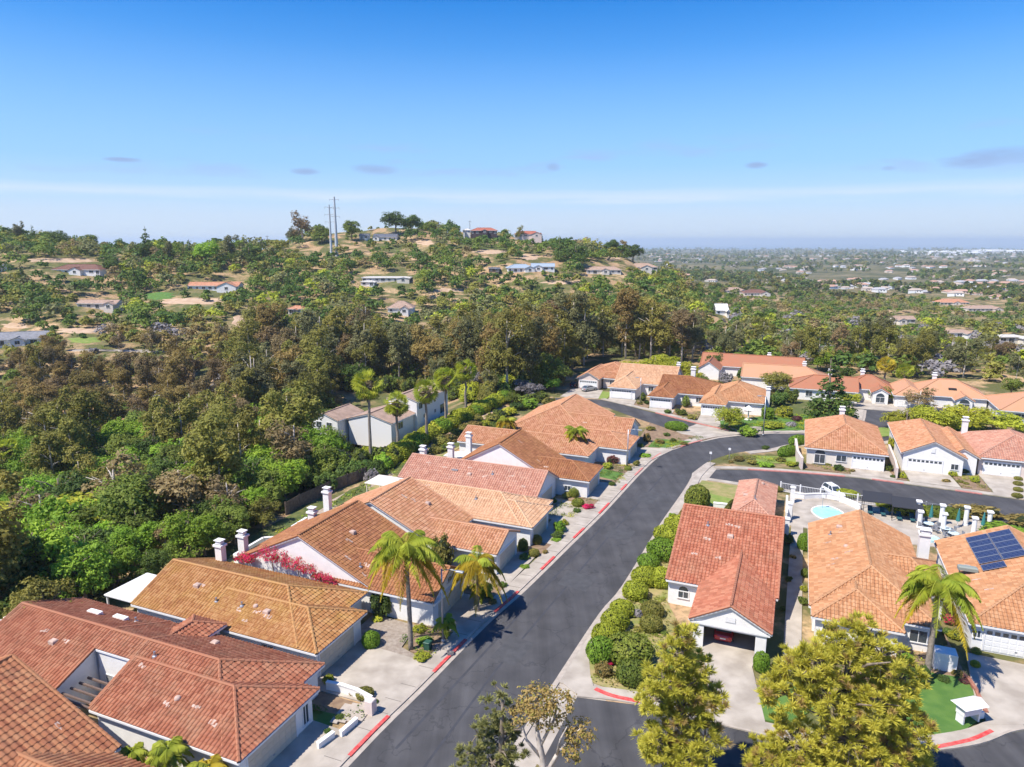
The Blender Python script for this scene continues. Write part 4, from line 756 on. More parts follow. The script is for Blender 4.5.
def trunk_mb(h, r, lean=.05, branches=5, spread=2.0, zb=.45, n=7):
    mb = MB(); P = [(0, 0, -1.2)]; x = y = 0
    for i in range(1, 5): x += random.uniform(-lean, lean) * h / 4; y += random.uniform(-lean, lean) * h / 4; P.append((x, y, h * i / 4))
    mb.tube(P, [r * 1.25, r, r * .8, r * .6, r * .3], n)
    for k in range(branches):
        a_ = 2 * math.pi * (k + random.random() * .6) / branches; zz = h * random.uniform(zb, .8); t = spread * random.uniform(.6, 1.1)
        p0 = Vector((x * zz / h, y * zz / h, zz)); p2 = p0 + Vector((math.cos(a_) * t, math.sin(a_) * t, t * random.uniform(.5, 1.0))); p1 = p0.lerp(p2, .5) + Vector((0, 0, .12 * t))
        mb.tube([p0, p1, p2], [r * .5, r * .32, r * .12], 5)
    return mb
def tree(name, h, blobs, K, m, s, lm, bark=None, tr=.22, spread=2.0, zb=.45, branches=5, zmin=-.35, rfrac=.28, **k):
    root = empty(name, (0, 0, 0)); trunk_mb(h * .85, tr, spread=spread, zb=zb, branches=branches).build('trunk', bark or M_bark, root, smooth=True)
    quads_obj('crown', clump_leaves(blobs, K, m, s, zmin, rfrac), [lm], root); return root
def rblobs(n, R, h0, h1, r0, r1, flat=.8):
    out = []
    for i in range(n):
        a_ = random.uniform(0, 6.28); d = R * math.sqrt(random.random()); zz = random.uniform(h0, h1) - .25 * d; r = random.uniform(r0, r1); out.append(((d * math.cos(a_), d * math.sin(a_), zz), (r, r * random.uniform(.8, 1.1), r * flat)))
    return out
PR = {}
def proto(key, fn, n=3):
    PR[key] = [fn() for _ in range(n)]
for key, lm in (('euc', L_eu), ('eucol', L_ol), ('eucbn', L_bn), ('eucrs', L_rs)):
    proto(key, lambda lm=lm: tree('eucalyptus_tree', 14, rblobs(13, 3.0, 5.0, 13.2, 1.0, 1.9, 1.1), 300, 20, .21, lm, M_barkp, .2, 2.6, .3, 7, zmin=-.7, rfrac=.42))
for key, lm, nm in (('oakdk', L_dk, 'broadleaf_tree'), ('oakmd', L_md, 'broadleaf_tree'), ('oakbr', L_br, 'broadleaf_tree'), ('oakyg', L_yg, 'broadleaf_tree'), ('oakol', L_ol, 'broadleaf_tree'), ('oakgy', L_gy, 'broadleaf_tree')):
    proto(key, lambda lm=lm, nm=nm: tree(nm, 7.5, rblobs(11, 2.9, 3.0, 6.2, 1.3, 2.2, .85), 330, 20, .18, lm, M_bark, .24, 2.4, .3, 5, rfrac=.32), 2)
proto('drybn', lambda: tree('bare_brown_tree', 10, rblobs(10, 2.2, 3, 9, 1.0, 1.7, 1.1), 230, 14, .2, L_bn, M_barkp, .22, 2.4, .25, 8, zmin=-.9, rfrac=.38), 2)
def conifer(h, R, lm, name='conifer_tree', K=170):
    bl = [((0, 0, h * (.12 + .86 * i / 10)), (R * (1 - i / 10.6) + .15,) * 2 + (h * .06,)) for i in range(10)]
    root = empty(name, (0, 0, 0)); trunk_mb(h, .2, branches=0).build('trunk', M_bark, root); quads_obj('crown', clump_leaves(bl, K, 14, .26, -.8, .3), [lm], root); return root
proto('con', lambda: conifer(12, 3.2, L_dk), 2); proto('cyp', lambda: conifer(9, 1.1, L_dk, 'cypress_tree', 90), 1)

# shrubs: one mesh each, a dark heart inside the leaf shell
ico = bmesh.new(); bmesh.ops.create_icosphere(ico, subdivisions=2, radius=1); ICO_V = np.array([v.co[:] for v in ico.verts]); ICO_F = [[v.index for v in f.verts] for f in ico.faces]; ico.free()
def shrub(lm, lumps=5, s=.09, n=2600, clipped=False, name='shrub', lm2=None):
    bl = [((0, 0, .42), (.95, .95, .55))] if clipped else [((0, 0, .4), (.7, .7, .45))] + [((random.uniform(-.5, .5), random.uniform(-.5, .5), random.uniform(.3, .65)), (random.uniform(.3, .5),) * 3) for _ in range(lumps)]
    if clipped:
        d = sph(n, -.75); bump = 1 + .06 * np.sin(d[:, :1] * 7 + 1) * np.cos(d[:, 1:2] * 6); P = d * np.array([1, 1, .6]) * bump * rng.uniform(.93, 1.02, (n, 1)) + np.array([0, 0, .44]); Q = leaf_quads(P, d, s * .7, .7, .55)
    else: Q = clump_leaves(bl, n // 14, 14, s, -.6, .34)
    V = []; Fq = []
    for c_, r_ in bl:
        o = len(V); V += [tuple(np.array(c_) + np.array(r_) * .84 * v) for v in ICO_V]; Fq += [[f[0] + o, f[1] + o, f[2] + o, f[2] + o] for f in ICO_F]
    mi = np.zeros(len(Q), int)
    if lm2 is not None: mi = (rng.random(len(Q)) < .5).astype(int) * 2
    V4 = np.array(V); # triangles as separate mesh faces
    me_v = np.concatenate([Q.reshape(-1, 3), V4]); me = bpy.data.meshes.new(name)
    faces = np.arange(len(Q) * 4).reshape(-1, 4).tolist() + [[f[0] + len(Q) * 4, f[1] + len(Q) * 4, f[2] + len(Q) * 4] for f in Fq]
    me.from_pydata(me_v.tolist(), [], faces)
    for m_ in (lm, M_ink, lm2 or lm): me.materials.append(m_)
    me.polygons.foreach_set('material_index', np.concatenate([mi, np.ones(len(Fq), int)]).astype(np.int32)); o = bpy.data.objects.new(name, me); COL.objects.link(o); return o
SH = {}
for k, args in dict(yg=(L_yg, ), br=(L_br, ), md=(L_md, ), dk=(L_dk, ), ol=(L_ol, ), pur=(L_pur, ), red=(L_red, ), gy=(L_gy, ), bn=(L_rs, )).items(): SH[k] = shrub(*args)
L_c1 = leafm('clipped lime leaves', (0.30, 0.34, 0.03), (0.45, 0.48, 0.05), ov=.2, sc=1.5); L_c2 = leafm('clipped bright leaves', (0.15, 0.27, 0.025), (0.25, 0.38, 0.045), ov=.2, sc=1.5); L_c3 = leafm('clipped green leaves', (0.20, 0.25, 0.035), (0.32, 0.34, 0.06), ov=.2, sc=1.5)
L_c4 = leafm('clipped deep green leaves', (0.13, 0.18, 0.03), (0.22, 0.26, 0.045), ov=.2, sc=1.5); L_c5 = leafm('clipped olive leaves', (0.20, 0.20, 0.04), (0.33, 0.30, 0.07), ov=.2, sc=1.5)
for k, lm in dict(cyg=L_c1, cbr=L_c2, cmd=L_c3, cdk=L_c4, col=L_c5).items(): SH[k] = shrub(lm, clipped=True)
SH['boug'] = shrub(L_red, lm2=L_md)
PROTO_OBJS = list(SH.values()) + [r for v in PR.values() for r in v]
def put_tree(key, x, y, z_, s=1.0, sz=1.0, label=None, cat=None, group=None, name=None, i=None):
    src = PR[key][random.randrange(len(PR[key])) if i is None else i]; o = copy_tree(src)
    o.name = name or src.name.split('.')[0]; o.location = (x, y, z_); o.rotation_euler = (0, 0, random.uniform(0, 6.28)); o.scale = (s, s, s * sz); tag(o, label, cat or 'tree', group); return o
def put_shrub(key, x, y, z_, r, label, h=None, group=None, name='shrub', rz=None, ry=None, cat='shrub'):
    o = SH[key].copy(); COL.objects.link(o); o.name = name; o.location = (x, y, z_ - .05); o.rotation_euler = (0, 0, random.uniform(0, 6.28) if rz is None else rz); o.scale = (r, ry or r, (h or r * 1.15)); tag(o, label, cat, group); return o

# ------------------------------------------------------------------ houses on the hillside (placed where their walls meet the slope)
HILL = []
def hill_house(px, py, wpx, label, roofm, wallm, depth=.5, lift=0.0, storeys=1, yaw=0.0, wing=None, slope=.36, hipped=True, name='hillside_house'):
    x, y, z_ = hit(px, py); W_ = wpx * y / 715; D_ = max(6, W_ * depth); hgt = 2.55 * storeys; wing = wing or random.choice([(-.5, -.2, 2.5), (.22, .5, 3), (-.1, .16, 2), (.1, .5, 3.5)]); slope *= 1.15
    b = [Blk(-W_ / 2, W_ / 2, -D_ / 2, D_ / 2, 'a' if W_ >= D_ else 'b', h0=hipped, h1=hipped, ze=hgt, sl=slope, gz=-4)]
    if wing: b.append(Blk(wing[0] * W_, wing[1] * W_, -D_ / 2 - wing[2], 0, 'b', h0=False, ze=hgt - .3, sl=slope, gz=-4))
    ex = []; nwin = max(2, int(W_ / 3.2))
    for s_ in range(storeys):
        for i in range(nwin):
            c_ = -W_ / 2 + (i + .5) * W_ / nwin
            if wing and wing[0] * W_ - .8 < c_ < wing[1] * W_ + .8: continue
            wd_ = random.choice([.5, .8, 1.1]); ex.append(window('-b', -D_ / 2 + .45, c_ - wd_, c_ + wd_, random.choice([.3, .8, .9]) + 2.6 * s_, 2.0 + 2.6 * s_))
    if wing: ex.append(window('-b', -D_ / 2 - wing[2] + .2, (wing[0] + wing[1]) / 2 * W_ - .8, (wing[0] + wing[1]) / 2 * W_ + .8, .8, 2.1))
    r = house(name, label, b, roofm, wallm, tiles=False, cat='house', extras=ex, loc=(x, y + D_ / 2, z_ + .1 + lift), rot=yaw); HILL.append((x, y, max(W_, D_) * .5 + .5)); return r
R_brown = mat('brown shingle roof', (0.17, 0.085, 0.065), rough=.9, var=.15, vscale=1)
R_tan = mat('tan shingle roof', (0.36, 0.25, 0.19), rough=.9, var=.15, vscale=1)
R_grey = mat('grey shingle roof', (0.22, 0.22, 0.235), rough=.9, var=.15, vscale=1)
R_slate = mat('blue slate roof', (0.11, 0.12, 0.15), rough=.9, var=.12, vscale=1)
R_red = mat('weathered red roof', (0.36, 0.12, 0.08), rough=.9, var=.15, vscale=1)
R_orn = mat('orange tile roof', (0.46, 0.22, 0.13), rough=.9, var=.2, vscale=1)
R_wht = mat('pale flat roof', (0.55, 0.52, 0.47), rough=.9, var=.1, vscale=1)
hill_house(76, 275, 52, 'white hillside house with a brown hip roof, upper left slope', R_brown, M_white, .45, yaw=-.05)
hill_house(97, 310, 42, 'long low tan roofed house with a white garden terrace, left slope', R_tan, M_cream, .35, hipped=False)
hill_house(213, 291, 52, 'long low house with orange roof and white gable end, left slope', R_orn, M_white, .3, hipped=False, yaw=.03)
hill_house(12, 347, 58, 'grey roofed house at the left edge above the canyon', R_grey, M_white, .5, yaw=.35, hipped=False)
hill_house(2, 272, 10, 'small dark roofed house at the far left edge of the ridge', R_slate, M_white, .8)
hill_house(400, 314, 27, 'small white house with grey tan roof and projecting gable among the trees', R_tan, M_white, .8, wing=(.0, .38, 3), slope=.5)
hill_house(386, 283, 50, 'long pale flat roofed house half hidden in trees', R_wht, M_cream, .25, slope=.12)
hill_house(368, 287, 16, 'low cream house below the long pale roof', R_wht, M_white, .5, slope=.15)
hill_house(385, 241, 24, 'white ridge house with slate blue roof', R_slate, M_white, .6, hipped=False, wing=(-.5, -.2, 3))
hill_house(364, 240, 10, 'small white gabled house beside the slate roofed one', R_slate, M_white, .9, hipped=False)
hill_house(366, 230, 34, 'wide tan tiled villa on top of the ridge', R_orn, M_cream, .3, yaw=.1, lift=3.2)
hill_house(484, 239, 27, 'dark house with a bright red roof on the ridge top', R_red, mat('dark timber wall', (.07, .05, .06), rough=.8), .5, storeys=1, lift=3.2)
hill_house(467, 238, 8, 'white garage box left of the red roofed ridge house', R_wht, M_white, .9, lift=3.2)
hill_house(528, 242, 28, 'brick red villa on the ridge with terraced orange bank', R_red, M_pinkw, .5, lift=3.2)
hill_house(561, 241, 12, 'pale flat roofed cabin near the end of the ridge', R_wht, M_cream, .6, slope=.1, lift=3.2)
hill_house(520, 273, 28, 'white house with pale blue grey roof, left of the pair on the slope', mat('blue grey roof', (.30, .36, .42), rough=.8), M_white, .6, yaw=.15, wing=(.1, .5, 2))
hill_house(543, 272, 24, 'white two gabled house, right of the pair on the slope', mat('blue grey roof', (.30, .36, .42)), M_white, .6, wing=(-.4, 0, 2.5), hipped=False)
hill_house(604, 275, 36, 'pale mansion with a row of dark arched windows', R_tan, M_cream, .4)
hill_house(643, 271, 30, 'cream mansion with tan gables near the ridge end', R_tan, M_cream, .6, wing=(-.1, .3, 3))
hill_house(722, 316, 13, 'bright white gabled building rising from the woods', M_white, M_white, .9, hipped=False, slope=.9)
hill_house(735, 293, 22, 'tan roofed house at the edge of the woods', R_tan, M_cream, .6)
hill_house(757, 296, 26, 'brown roofed house right of the tan one in the woods', R_brown, M_cream, .6)
hill_house(494, 273, 12, 'small low dark roofed outbuilding on the middle slope', R_slate, M_wood, .5, slope=.1)
hill_house(296, 315, 18, 'small faded orange roofed cottage in the trees', R_orn, M_cream, .5)
hill_house(905, 324, 22, 'grey pink house with two white gables below the plain', R_tan, M_cream, .6, wing=(-.4, 0, 3), hipped=False)
hill_house(985, 312, 34, 'broad pale house on the terrace at far right', R_tan, M_cream, .4)
hill_house(955, 306, 30, 'cream house with pinkish tile roof on the terrace', R_orn, M_cream, .5)
hill_house(1012, 344, 26, 'low pale roofed house at the right edge in the trees', R_wht, M_cream, .5, slope=.15)
hill_house(960, 338, 26, 'pale house ruinlike in the scrub at right', R_tan, M_white, .5)
# two storey grey house beyond the garden hedge
gx, gy, gz_ = hit(398, 440)
house('hillside_house', 'grey two storey house with pale roof beyond the hedge and tall fan palms',
      [Blk(-3.5, 5.0, 0, 16, 'b', ze=5.4, sl=.3, gz=-3, inset=.4), Blk(-8, 4.2, -10, .2, 'b', ze=2.6, rz=4.2, gz=-3), Blk(-16, -8, -13, -3, 'b', ze=2.7, sl=.34, gz=-3)], R_tan, wallm=mat('pale grey stucco', (.70, .69, .68), rough=.9), tiles=False,
      extras=[window('+a', 4.6, 1.2, 2.8, 3.4, 4.8), window('+a', 4.6, 5.2, 6.2, 3.6, 4.6), window('+a', 4.6, 8.6, 9.4, 3.6, 4.6), window('+a', 4.6, 3.2, 4, 1, 1.8), window('+a', 4.6, 8.6, 9.4, 1, 1.8), window('+a', 4.6, 11.6, 14.2, .2, 2.3), window('-b', -12.8, -14.2, -12.8, .8, 2.1), window('-b', -12.8, -11.4, -10, .2, 2.1), window('-b', .2, -1, .6, 3.6, 4.7), window('+a', 3.8, -7, -5, .6, 2)], loc=(gx, gy + 3, gz_ + 2.6), rot=-TH).scale = (.85, .85, .9)
HILL.append((gx, gy + 3, 15))
# fields and cleared ground on the slopes
def ground_patch(name, pts, m, lift=.12):
    ws = [hit(*p) for p in pts]; cx_ = sum(p[0] for p in ws) / len(ws); cy_ = sum(p[1] for p in ws) / len(ws); mb = MB(); rings = 5; n = len(ws)
    vs_ = [(cx_, cy_, Tz(cx_, cy_) + lift)]; fs_ = []
    for k in range(1, rings + 1):
        for i in range(n): x = cx_ + (ws[i][0] - cx_) * k / rings; y = cy_ + (ws[i][1] - cy_) * k / rings; vs_.append((x, y, Tz(x, y) + (lift if k < rings else -.1)))
    for i in range(n): fs_.append((0, 1 + i, 1 + (i + 1) % n))
    for k in range(rings - 1):
        for i in range(n): a_ = 1 + k * n + i; b_ = 1 + k * n + (i + 1) % n; fs_.append((a_, a_ + n, b_ + n, b_))
    tag(mb.add(vs_, fs_).build(name, m, smooth=True), kind='structure'); return (cx_, cy_)
CLEAR = []     # (pixel box, ground stays open there)
M_dirt = mat('bare tan earth', (0.42, 0.28, 0.18), rough=.95, col2=(0.52, 0.38, 0.26), vscale=.3, detail=6)
def oval(cx_, cy_, rx, ry, n=18): return [(cx_ + rx * math.cos(2 * math.pi * i / n) * (1 + .28 * math.sin(i * 2.3 + cx_)), cy_ + ry * math.sin(2 * math.pi * i / n)) for i in range(n)]
for nm, o_, m in (('hill_lawn', (86, 341, 17, 3.4), M_lawn2), ('hill_lawn', (160, 297, 16, 4.5), M_lawn), ('cleared_slope', (78, 331, 22, 3), M_dirt), ('cleared_slope', (190, 302, 34, 3.6), M_dirt), ('cleared_slope', (60, 261, 40, 3), M_dirt), ('cleared_slope', (312, 248, 26, 4.5), M_dirt), ('cleared_slope', (240, 322, 8, 7), M_dirt),
                 ('cleared_slope', (490, 252, 18, 2.6), M_dirt), ('cleared_slope', (560, 283, 22, 2), M_dirt), ('hill_road', (120, 352, 50, 1), M_conc), ('cleared_slope', (450, 291, 18, 2), M_dirt), ('cleared_slope', (530, 257, 10, 3.5), M_dirt), ('cleared_slope', (618, 262, 14, 4), M_dirt), ('cleared_slope', (16, 326, 14, 3), M_dirt), ('cleared_slope', (425, 243, 10, 2.5), M_dirt)):
    ground_patch(nm, oval(*o_), m, lift=.15 if nm == 'cleared_slope' else .28); CLEAR.append((o_[0] - o_[2] * .85, o_[1] - o_[3] * .8, o_[0] + o_[2] * .85, o_[1] + o_[3] * .8))
for px_, py_, r_ in ((85, 341, 15),): CLEAR.append((px_ - r_, py_ - 3, px_ + r_, py_ + 3))

# ------------------------------------------------------------------ palms
def frond(mbQ, base, az, L, lift, droop, nl=26, wl=.5, width=.05):
    """feather frond: curved midrib with hanging leaflets"""
    d = np.array([math.cos(az), math.sin(az), 0]); side = np.array([-math.sin(az), math.cos(az), 0]); P = []
    for i in range(nl + 1):
        t = i / nl; P.append(np.array(base) + d * L * (t - .18 * t * t) * math.cos(lift * .6) + np.array([0, 0, 1]) * (L * math.sin(lift) * t - droop * L * t * t))
    for i in range(nl): a_, b_ = P[i], P[i + 1]; mbQ.append([a_ - side * .03, b_ - side * .02, b_ + side * .02, a_ + side * .03])
    for i in range(1, nl + 1):
        t = i / nl; w_ = wl * (math.sin(math.pi * min(1, t * .9 + .12))) + .1
        for s_ in (-1, 1):
            for rep in range(4):
                o = P[i] + (P[i - 1] - P[i]) * rep * .25; dn = np.array([0, 0, -1]) * w_ * random.uniform(.4, 1.15) + side * s_ * w_ * random.uniform(.5, .9) + d * w_ * .35; u = d * width
                mbQ.append([o - u, o + dn * .5 - u * 1.3, o + dn, o + dn * .5 + u * 1.3])
def queen_palm(h, R, nf, nyel, label, px=None, ab=None, curve=(0, 0), tr=.19, name='queen_palm', z0=0.0, loc=None, grp=None):
    root = empty(name, loc if loc is not None else AB(*ab, z0)); tag(root, label, 'palm tree', grp); mb = MB()
    P = [(curve[0] * t * t, curve[1] * t * t, h * t) for t in [i / 12 for i in range(13)]]; P[0] = (0, 0, -.2)
    mb.tube(P, [tr * (1.25 - .4 * i / 12) * (1 + .05 * (i % 2)) for i in range(13)], 10); mb.build('trunk', M_palmb, root, smooth=True)
    g, ye = [], []; top = (curve[0], curve[1], h)
    for k in range(nf):
        az = 6.283 * (k * .382) + random.uniform(-.15, .15); lv = k / nf; yel = k < nyel
        frond(ye if yel else g, (top[0], top[1], h - .1 + .25 * lv), az, R * random.uniform(.85, 1.1), -.05 + 1.25 * lv, 1.0 - .2 * lv if not yel else 1.1, wl=.17 * R + .12)
    quads_obj('crown', np.array(g), [L_plm], root)
    if ye: quads_obj('yellow_fronds', np.array(ye), [L_ply], root)
    sh = MB().tube([(top[0], top[1], h - .9), (top[0], top[1], h + .25)], [tr * .95, tr * .5], 8); sh.build('crownshaft', L_md, root); return root
def fan_crown(R, h, n=52, low=-.8):
    Q = []
    for k in range(n):
        d = sph(1, low)[0]; o = np.array([0, 0, h]) + d * R * .55; tip = np.array([0, 0, h]) + d * R; s1 = np.cross(d, [0, 0, 1.0]); s1 /= np.linalg.norm(s1) + 1e-6; s2 = np.cross(d, s1); ro = random.uniform(-1.2, 1.2); s1 = s1 * math.cos(ro) + s2 * math.sin(ro); s2 = np.cross(d, s1)
        for j in range(9):
            a_ = (j - 4) * .3; v = d * math.cos(a_) + s1 * math.sin(a_); e = o + v * R * .5 + np.array([0, 0, -.07 * R * abs(j - 4) * .4]); wv = s1 * .034 * R * math.cos(a_) + s2 * .01 - d * .034 * R * math.sin(a_); m_ = o + v * R * .3
            Q.append([o, m_ - wv, e, m_ + wv])
        Q.append([np.array([0, 0, h]) - s1 * .03, np.array([0, 0, h]) + s1 * .03, o + s1 * .03, o - s1 * .03])
    return np.array(Q)
def fan_palm(h, R, label, loc, grp=None, skirt=True, tr=.24, m=None):
    root = empty('fan_palm', loc); tag(root, label, 'palm tree', grp); P = [(random.uniform(-.03, .03) * i, random.uniform(-.03, .03) * i, h * i / 8) for i in range(9)]; P[0] = (0, 0, -1.0); P[8] = (0, 0, h)
    MB().tube(P, [tr * (1.3 - .5 * i / 8) for i in range(9)], 8).build('trunk', M_palmb, root, smooth=True)
    quads_obj('crown', fan_crown(R, h), [m or L_plm], root)
    if skirt: quads_obj('dead_skirt', leaf_quads(np.array([0, 0, h - .9]) + sph(160) * np.array([R * .32, R * .32, R * .5]), np.tile([0, 0, .1], (160, 1)), R * .28, .3, .6), [L_skirt], root)
    return root
queen_palm(10.4, 4.6, 26, 8, 'tall queen palm with drooping yellow lower fronds, left sidewalk', ab=G(411, 650), curve=(-.25, .1))
queen_palm(5.6, 3.7, 20, 17, 'short bright yellow palm in front of the orange roofed garage', ab=G(478, 612), tr=.14)
queen_palm(9.2, 4.3, 26, 5, 'broad queen palm above the curved lawn, right foreground', ab=G(926, 682), tr=.22, curve=(.3, .3))
queen_palm(5.6, 3.0, 18, 7, 'small palm over the orange roof on the street bend', ab=(-34.5, 113.4), tr=.14)
queen_palm(5.4, 2.6, 16, 14, 'golden palm beside the skylit court behind the brown gabled house', ab=(-42.5, 107.0), tr=.12)
queen_palm(4.8, 2.8, 16, 12, 'yellow palm at the rear end of the bend house, behind the pale orange roof', ab=(-49.6, 118.3), tr=.12)
queen_palm(1.5, 1.7, 14, 1, 'low leafy palm by the shaded garage corner, left sidewalk', ab=G(482, 600), tr=.1, name='low_palm')
queen_palm(2.0, 1.5, 12, 0, 'dark low palm at the foot of the street lamp', ab=G(446, 640), tr=.1, name='low_palm')
queen_palm(3.2, 2.1, 13, 0, 'green palm poking up at the bottom edge beside the red roof', ab=G(172, 790), tr=.12)
queen_palm(2.6, 2.1, 13, 12, 'bright yellow palm at the bottom edge below the red roof', ab=G(212, 800), tr=.12)
queen_palm(1.8, 1.5, 12, 2, 'small palm between the rust roof and the white wall', ab=G(135, 775), tr=.1, name='low_palm')
def at_ground(px, py): return Vector(hit(px, py))
for px_, py_, top, R_, lb in ((371, 464, 383, 2.9, 'tallest fan palm in front of the grey two storey house'), (398, 452, 404, 2.6, 'fan palm with bushy head before the middle of the grey house'), (427, 444, 392, 2.6, 'fan palm at the right corner of the grey two storey house'), (446, 430, 380, 2.8, 'fan palm just right of the grey house, in front of dark woods'), (466, 414, 371, 2.8, 'fan palm furthest back beside the hedge path'), (12, 497, 448, 3.0, 'fan palm with pale dead skirt at the left edge of the canyon')):
    P_ = at_ground(px_, py_); fan_palm((py_ - top) * P_.y / 700 + .5, R_, lb, P_)
for px_, py_, top, R_, lb in ((456, 232, 212, 2.6, 'lone slim fan palm standing on the ridge skyline'), ):
    P_ = at_ground(px_, py_); fan_palm((py_ - top) * P_.y / 700 + 3, R_, lb, P_, skirt=False, tr=.3, m=L_dk)
for i_, px_ in enumerate((577, 584, 591)):
    P_ = at_ground(px_, 246); fan_palm(9 + i_ * .4, 2.6, 'dark fan palm in the row of three near the end of the ridge', P_, grp='row of three fan palms on the ridge', skirt=False, m=L_dk)
P_ = AB(22, 203); fan_palm(6.5, 2.4, 'yellowish fan palm behind the brick red far house', P_, m=L_ply, skirt=False); fan_palm(5.5, 2.4, 'greener fan palm beside the yellowish one behind the far house', AB(26, 200), skirt=False)

# ------------------------------------------------------------------ the woods
RECTS = [(49, 256, 105, 279), (74, 292, 120, 318), (184, 276, 243, 296), (0, 324, 40, 350), (384, 296, 416, 318), (358, 268, 412, 290), (372, 228, 398, 243), (356, 232, 372, 243), (345, 216, 385, 232), (462, 218, 502, 240), (512, 224, 546, 244), (553, 228, 570, 239), (505, 258, 560, 277), (586, 260, 624, 278), (626, 256, 660, 274), (714, 304, 730, 320), (724, 282, 748, 296), (744, 286, 772, 300),
         (893, 312, 916, 327), (968, 300, 1004, 315), (940, 296, 972, 309), (1000, 332, 1024, 346), (946, 326, 974, 340), (344, 385, 475, 440), (330, 198, 345, 262), (484, 264, 504, 275), (288, 305, 305, 317), (75, 336, 104, 347)] + CLEAR
GARDEN = [(222, 590), (262, 545), (312, 500), (345, 462), (343, 392), (448, 404), (505, 396), (560, 404), (575, 425), (520, 520), (300, 660)]
def weights(px, py, Y):
    if py < 300 and px < 700: return ('hill', dict(oakdk=.36, oakmd=.2, oakol=.12, eucol=.12, euc=.12, eucbn=.04, oakyg=.04, con=.04), (.65, 1.3), .98)
    if px < 700 and py < 330: return ('hill', dict(oakdk=.2, oakmd=.22, oakol=.12, eucol=.18, euc=.16, eucrs=.06, oakyg=.06), (.7, 1.3), .98)
    if px < 250 and py < 445: return ('canyon', dict(eucrs=.28, eucbn=.16, drybn=.17, oakol=.2, oakmd=.1, oakgy=.05, eucol=.04), (.55, .85), .97)
    if px < 330 and py >= 420: return ('near', dict(oakbr=.24, oakmd=.30, oakdk=.18, oakol=.1, drybn=.07, eucol=.11), (.75, 1.15), 1)
    if px < 700: return ('wood', dict(euc=.33, eucol=.26, eucrs=.12, eucbn=.07, oakmd=.1, oakol=.07, drybn=.05), (.85, 1.3), .98)
    if Y < 420: return ('wood', dict(euc=.2, eucol=.2, oakmd=.18, oakdk=.12, oakol=.12, eucbn=.06, oakyg=.04, oakgy=.08), (.5, .9), .93)
    return ('hill', dict(oakdk=.3, oakmd=.25, oakol=.2, euc=.15, eucbn=.1), (.45, .85), .8)
CATS = dict(euc=('tall grey green eucalyptus', 'eucalyptus'), eucol=('tall olive eucalyptus', 'eucalyptus'), eucbn=('dry brown eucalyptus', 'eucalyptus'), eucrs=('rusty olive eucalyptus', 'eucalyptus'), oakdk=('dark green rounded tree', 'tree'), oakmd=('mid green rounded tree', 'tree'), oakbr=('lush bright green tree', 'tree'), oakyg=('yellow green rounded tree', 'tree'), oakol=('olive rounded tree', 'tree'), oakgy=('grey violet rounded tree', 'tree'), drybn=('bare brown twiggy tree', 'bare tree'), con=('dark conifer', 'conifer'))
LIM = dict(eucalyptus=290, tree=220, conifer=60); LIM['bare tree'] = 120
WH = dict(hill='on the dry hillside', canyon='in the brown canyon thicket at left', near='in the lush grove behind the left houses', wood='in the wooded valley')
LM = [(76, 268, 'the white house with brown hip roof'), (97, 303, 'the long tan roofed house'), (213, 285, 'the long orange roofed house'), (25, 338, 'the grey roofed house at left'), (86, 341, 'the small hillside lawn'), (160, 297, 'the green slope lawn'), (400, 308, 'the small white gabled house'), (386, 277, 'the long pale flat roof'), (385, 238, 'the slate roofed ridge house'), (366, 224, 'the tan ridge villa'), (484, 228, 'the red roofed ridge house'), (530, 233, 'the brick red ridge villa'), (532, 267, 'the pair of white slope houses'), (604, 268, 'the pale mansion'), (643, 266, 'the cream mansion'), (337, 230, 'the steel power poles'), (296, 312, 'the small orange cottage'),
      (722, 312, 'the bright white gabled building'), (745, 291, 'the tan roofed house in the woods'), (905, 320, 'the grey pink gabled house'), (985, 308, 'the broad terrace house'), (1012, 340, 'the low roof at the right edge'), (392, 420, 'the grey two storey house'), (12, 470, 'the left edge fan palm'), (372, 395, 'the tallest fan palm'), (218, 545, 'the white chimneys'), (115, 590, 'the white patio cover'), (600, 375, 'the cul-de-sac houses'), (730, 355, 'the long red far house'), (870, 380, 'the brick red far house'), (950, 380, 'the orange far house'), (1000, 400, 'the right edge orange house'), (335, 485, 'the wooden garden fence'), (470, 385, 'the hedge path palms'), (60, 600, 'the courtyard house')]
def lab(desc, px, py):
    px = px; l = min(LM, key=lambda q_: math.hypot(px - q_[0], (py - q_[1]) * 1.4)); dx, dy = px - l[0], (py - l[1]) * 1.4; d = math.hypot(dx, dy)
    w_ = ('left of' if dx < 0 else 'right of') if abs(dx) > abs(dy) else ('up the slope behind' if dy < 0 else 'downhill in front of')
    n_ = 'close ' if d < 28 else ('further ' if d > 75 else '')
    t_ = desc + ' ' + n_ + w_ + ' ' + l[2]; return t_ if len(t_.split()) <= 16 else t_.replace('up the slope behind', 'behind').replace('downhill in front of', 'below')
cands = []; Yc = 62.0
while Yc < 760:
    d = 4.8 + Yc * .0085; xs = np.arange(-1.02 * Yc - 20, .86 * Yc + 20, d)
    for x in xs: cands.append((x + random.uniform(-.42, .42) * d, Yc + random.uniform(-.42, .42) * d))
    Yc += d
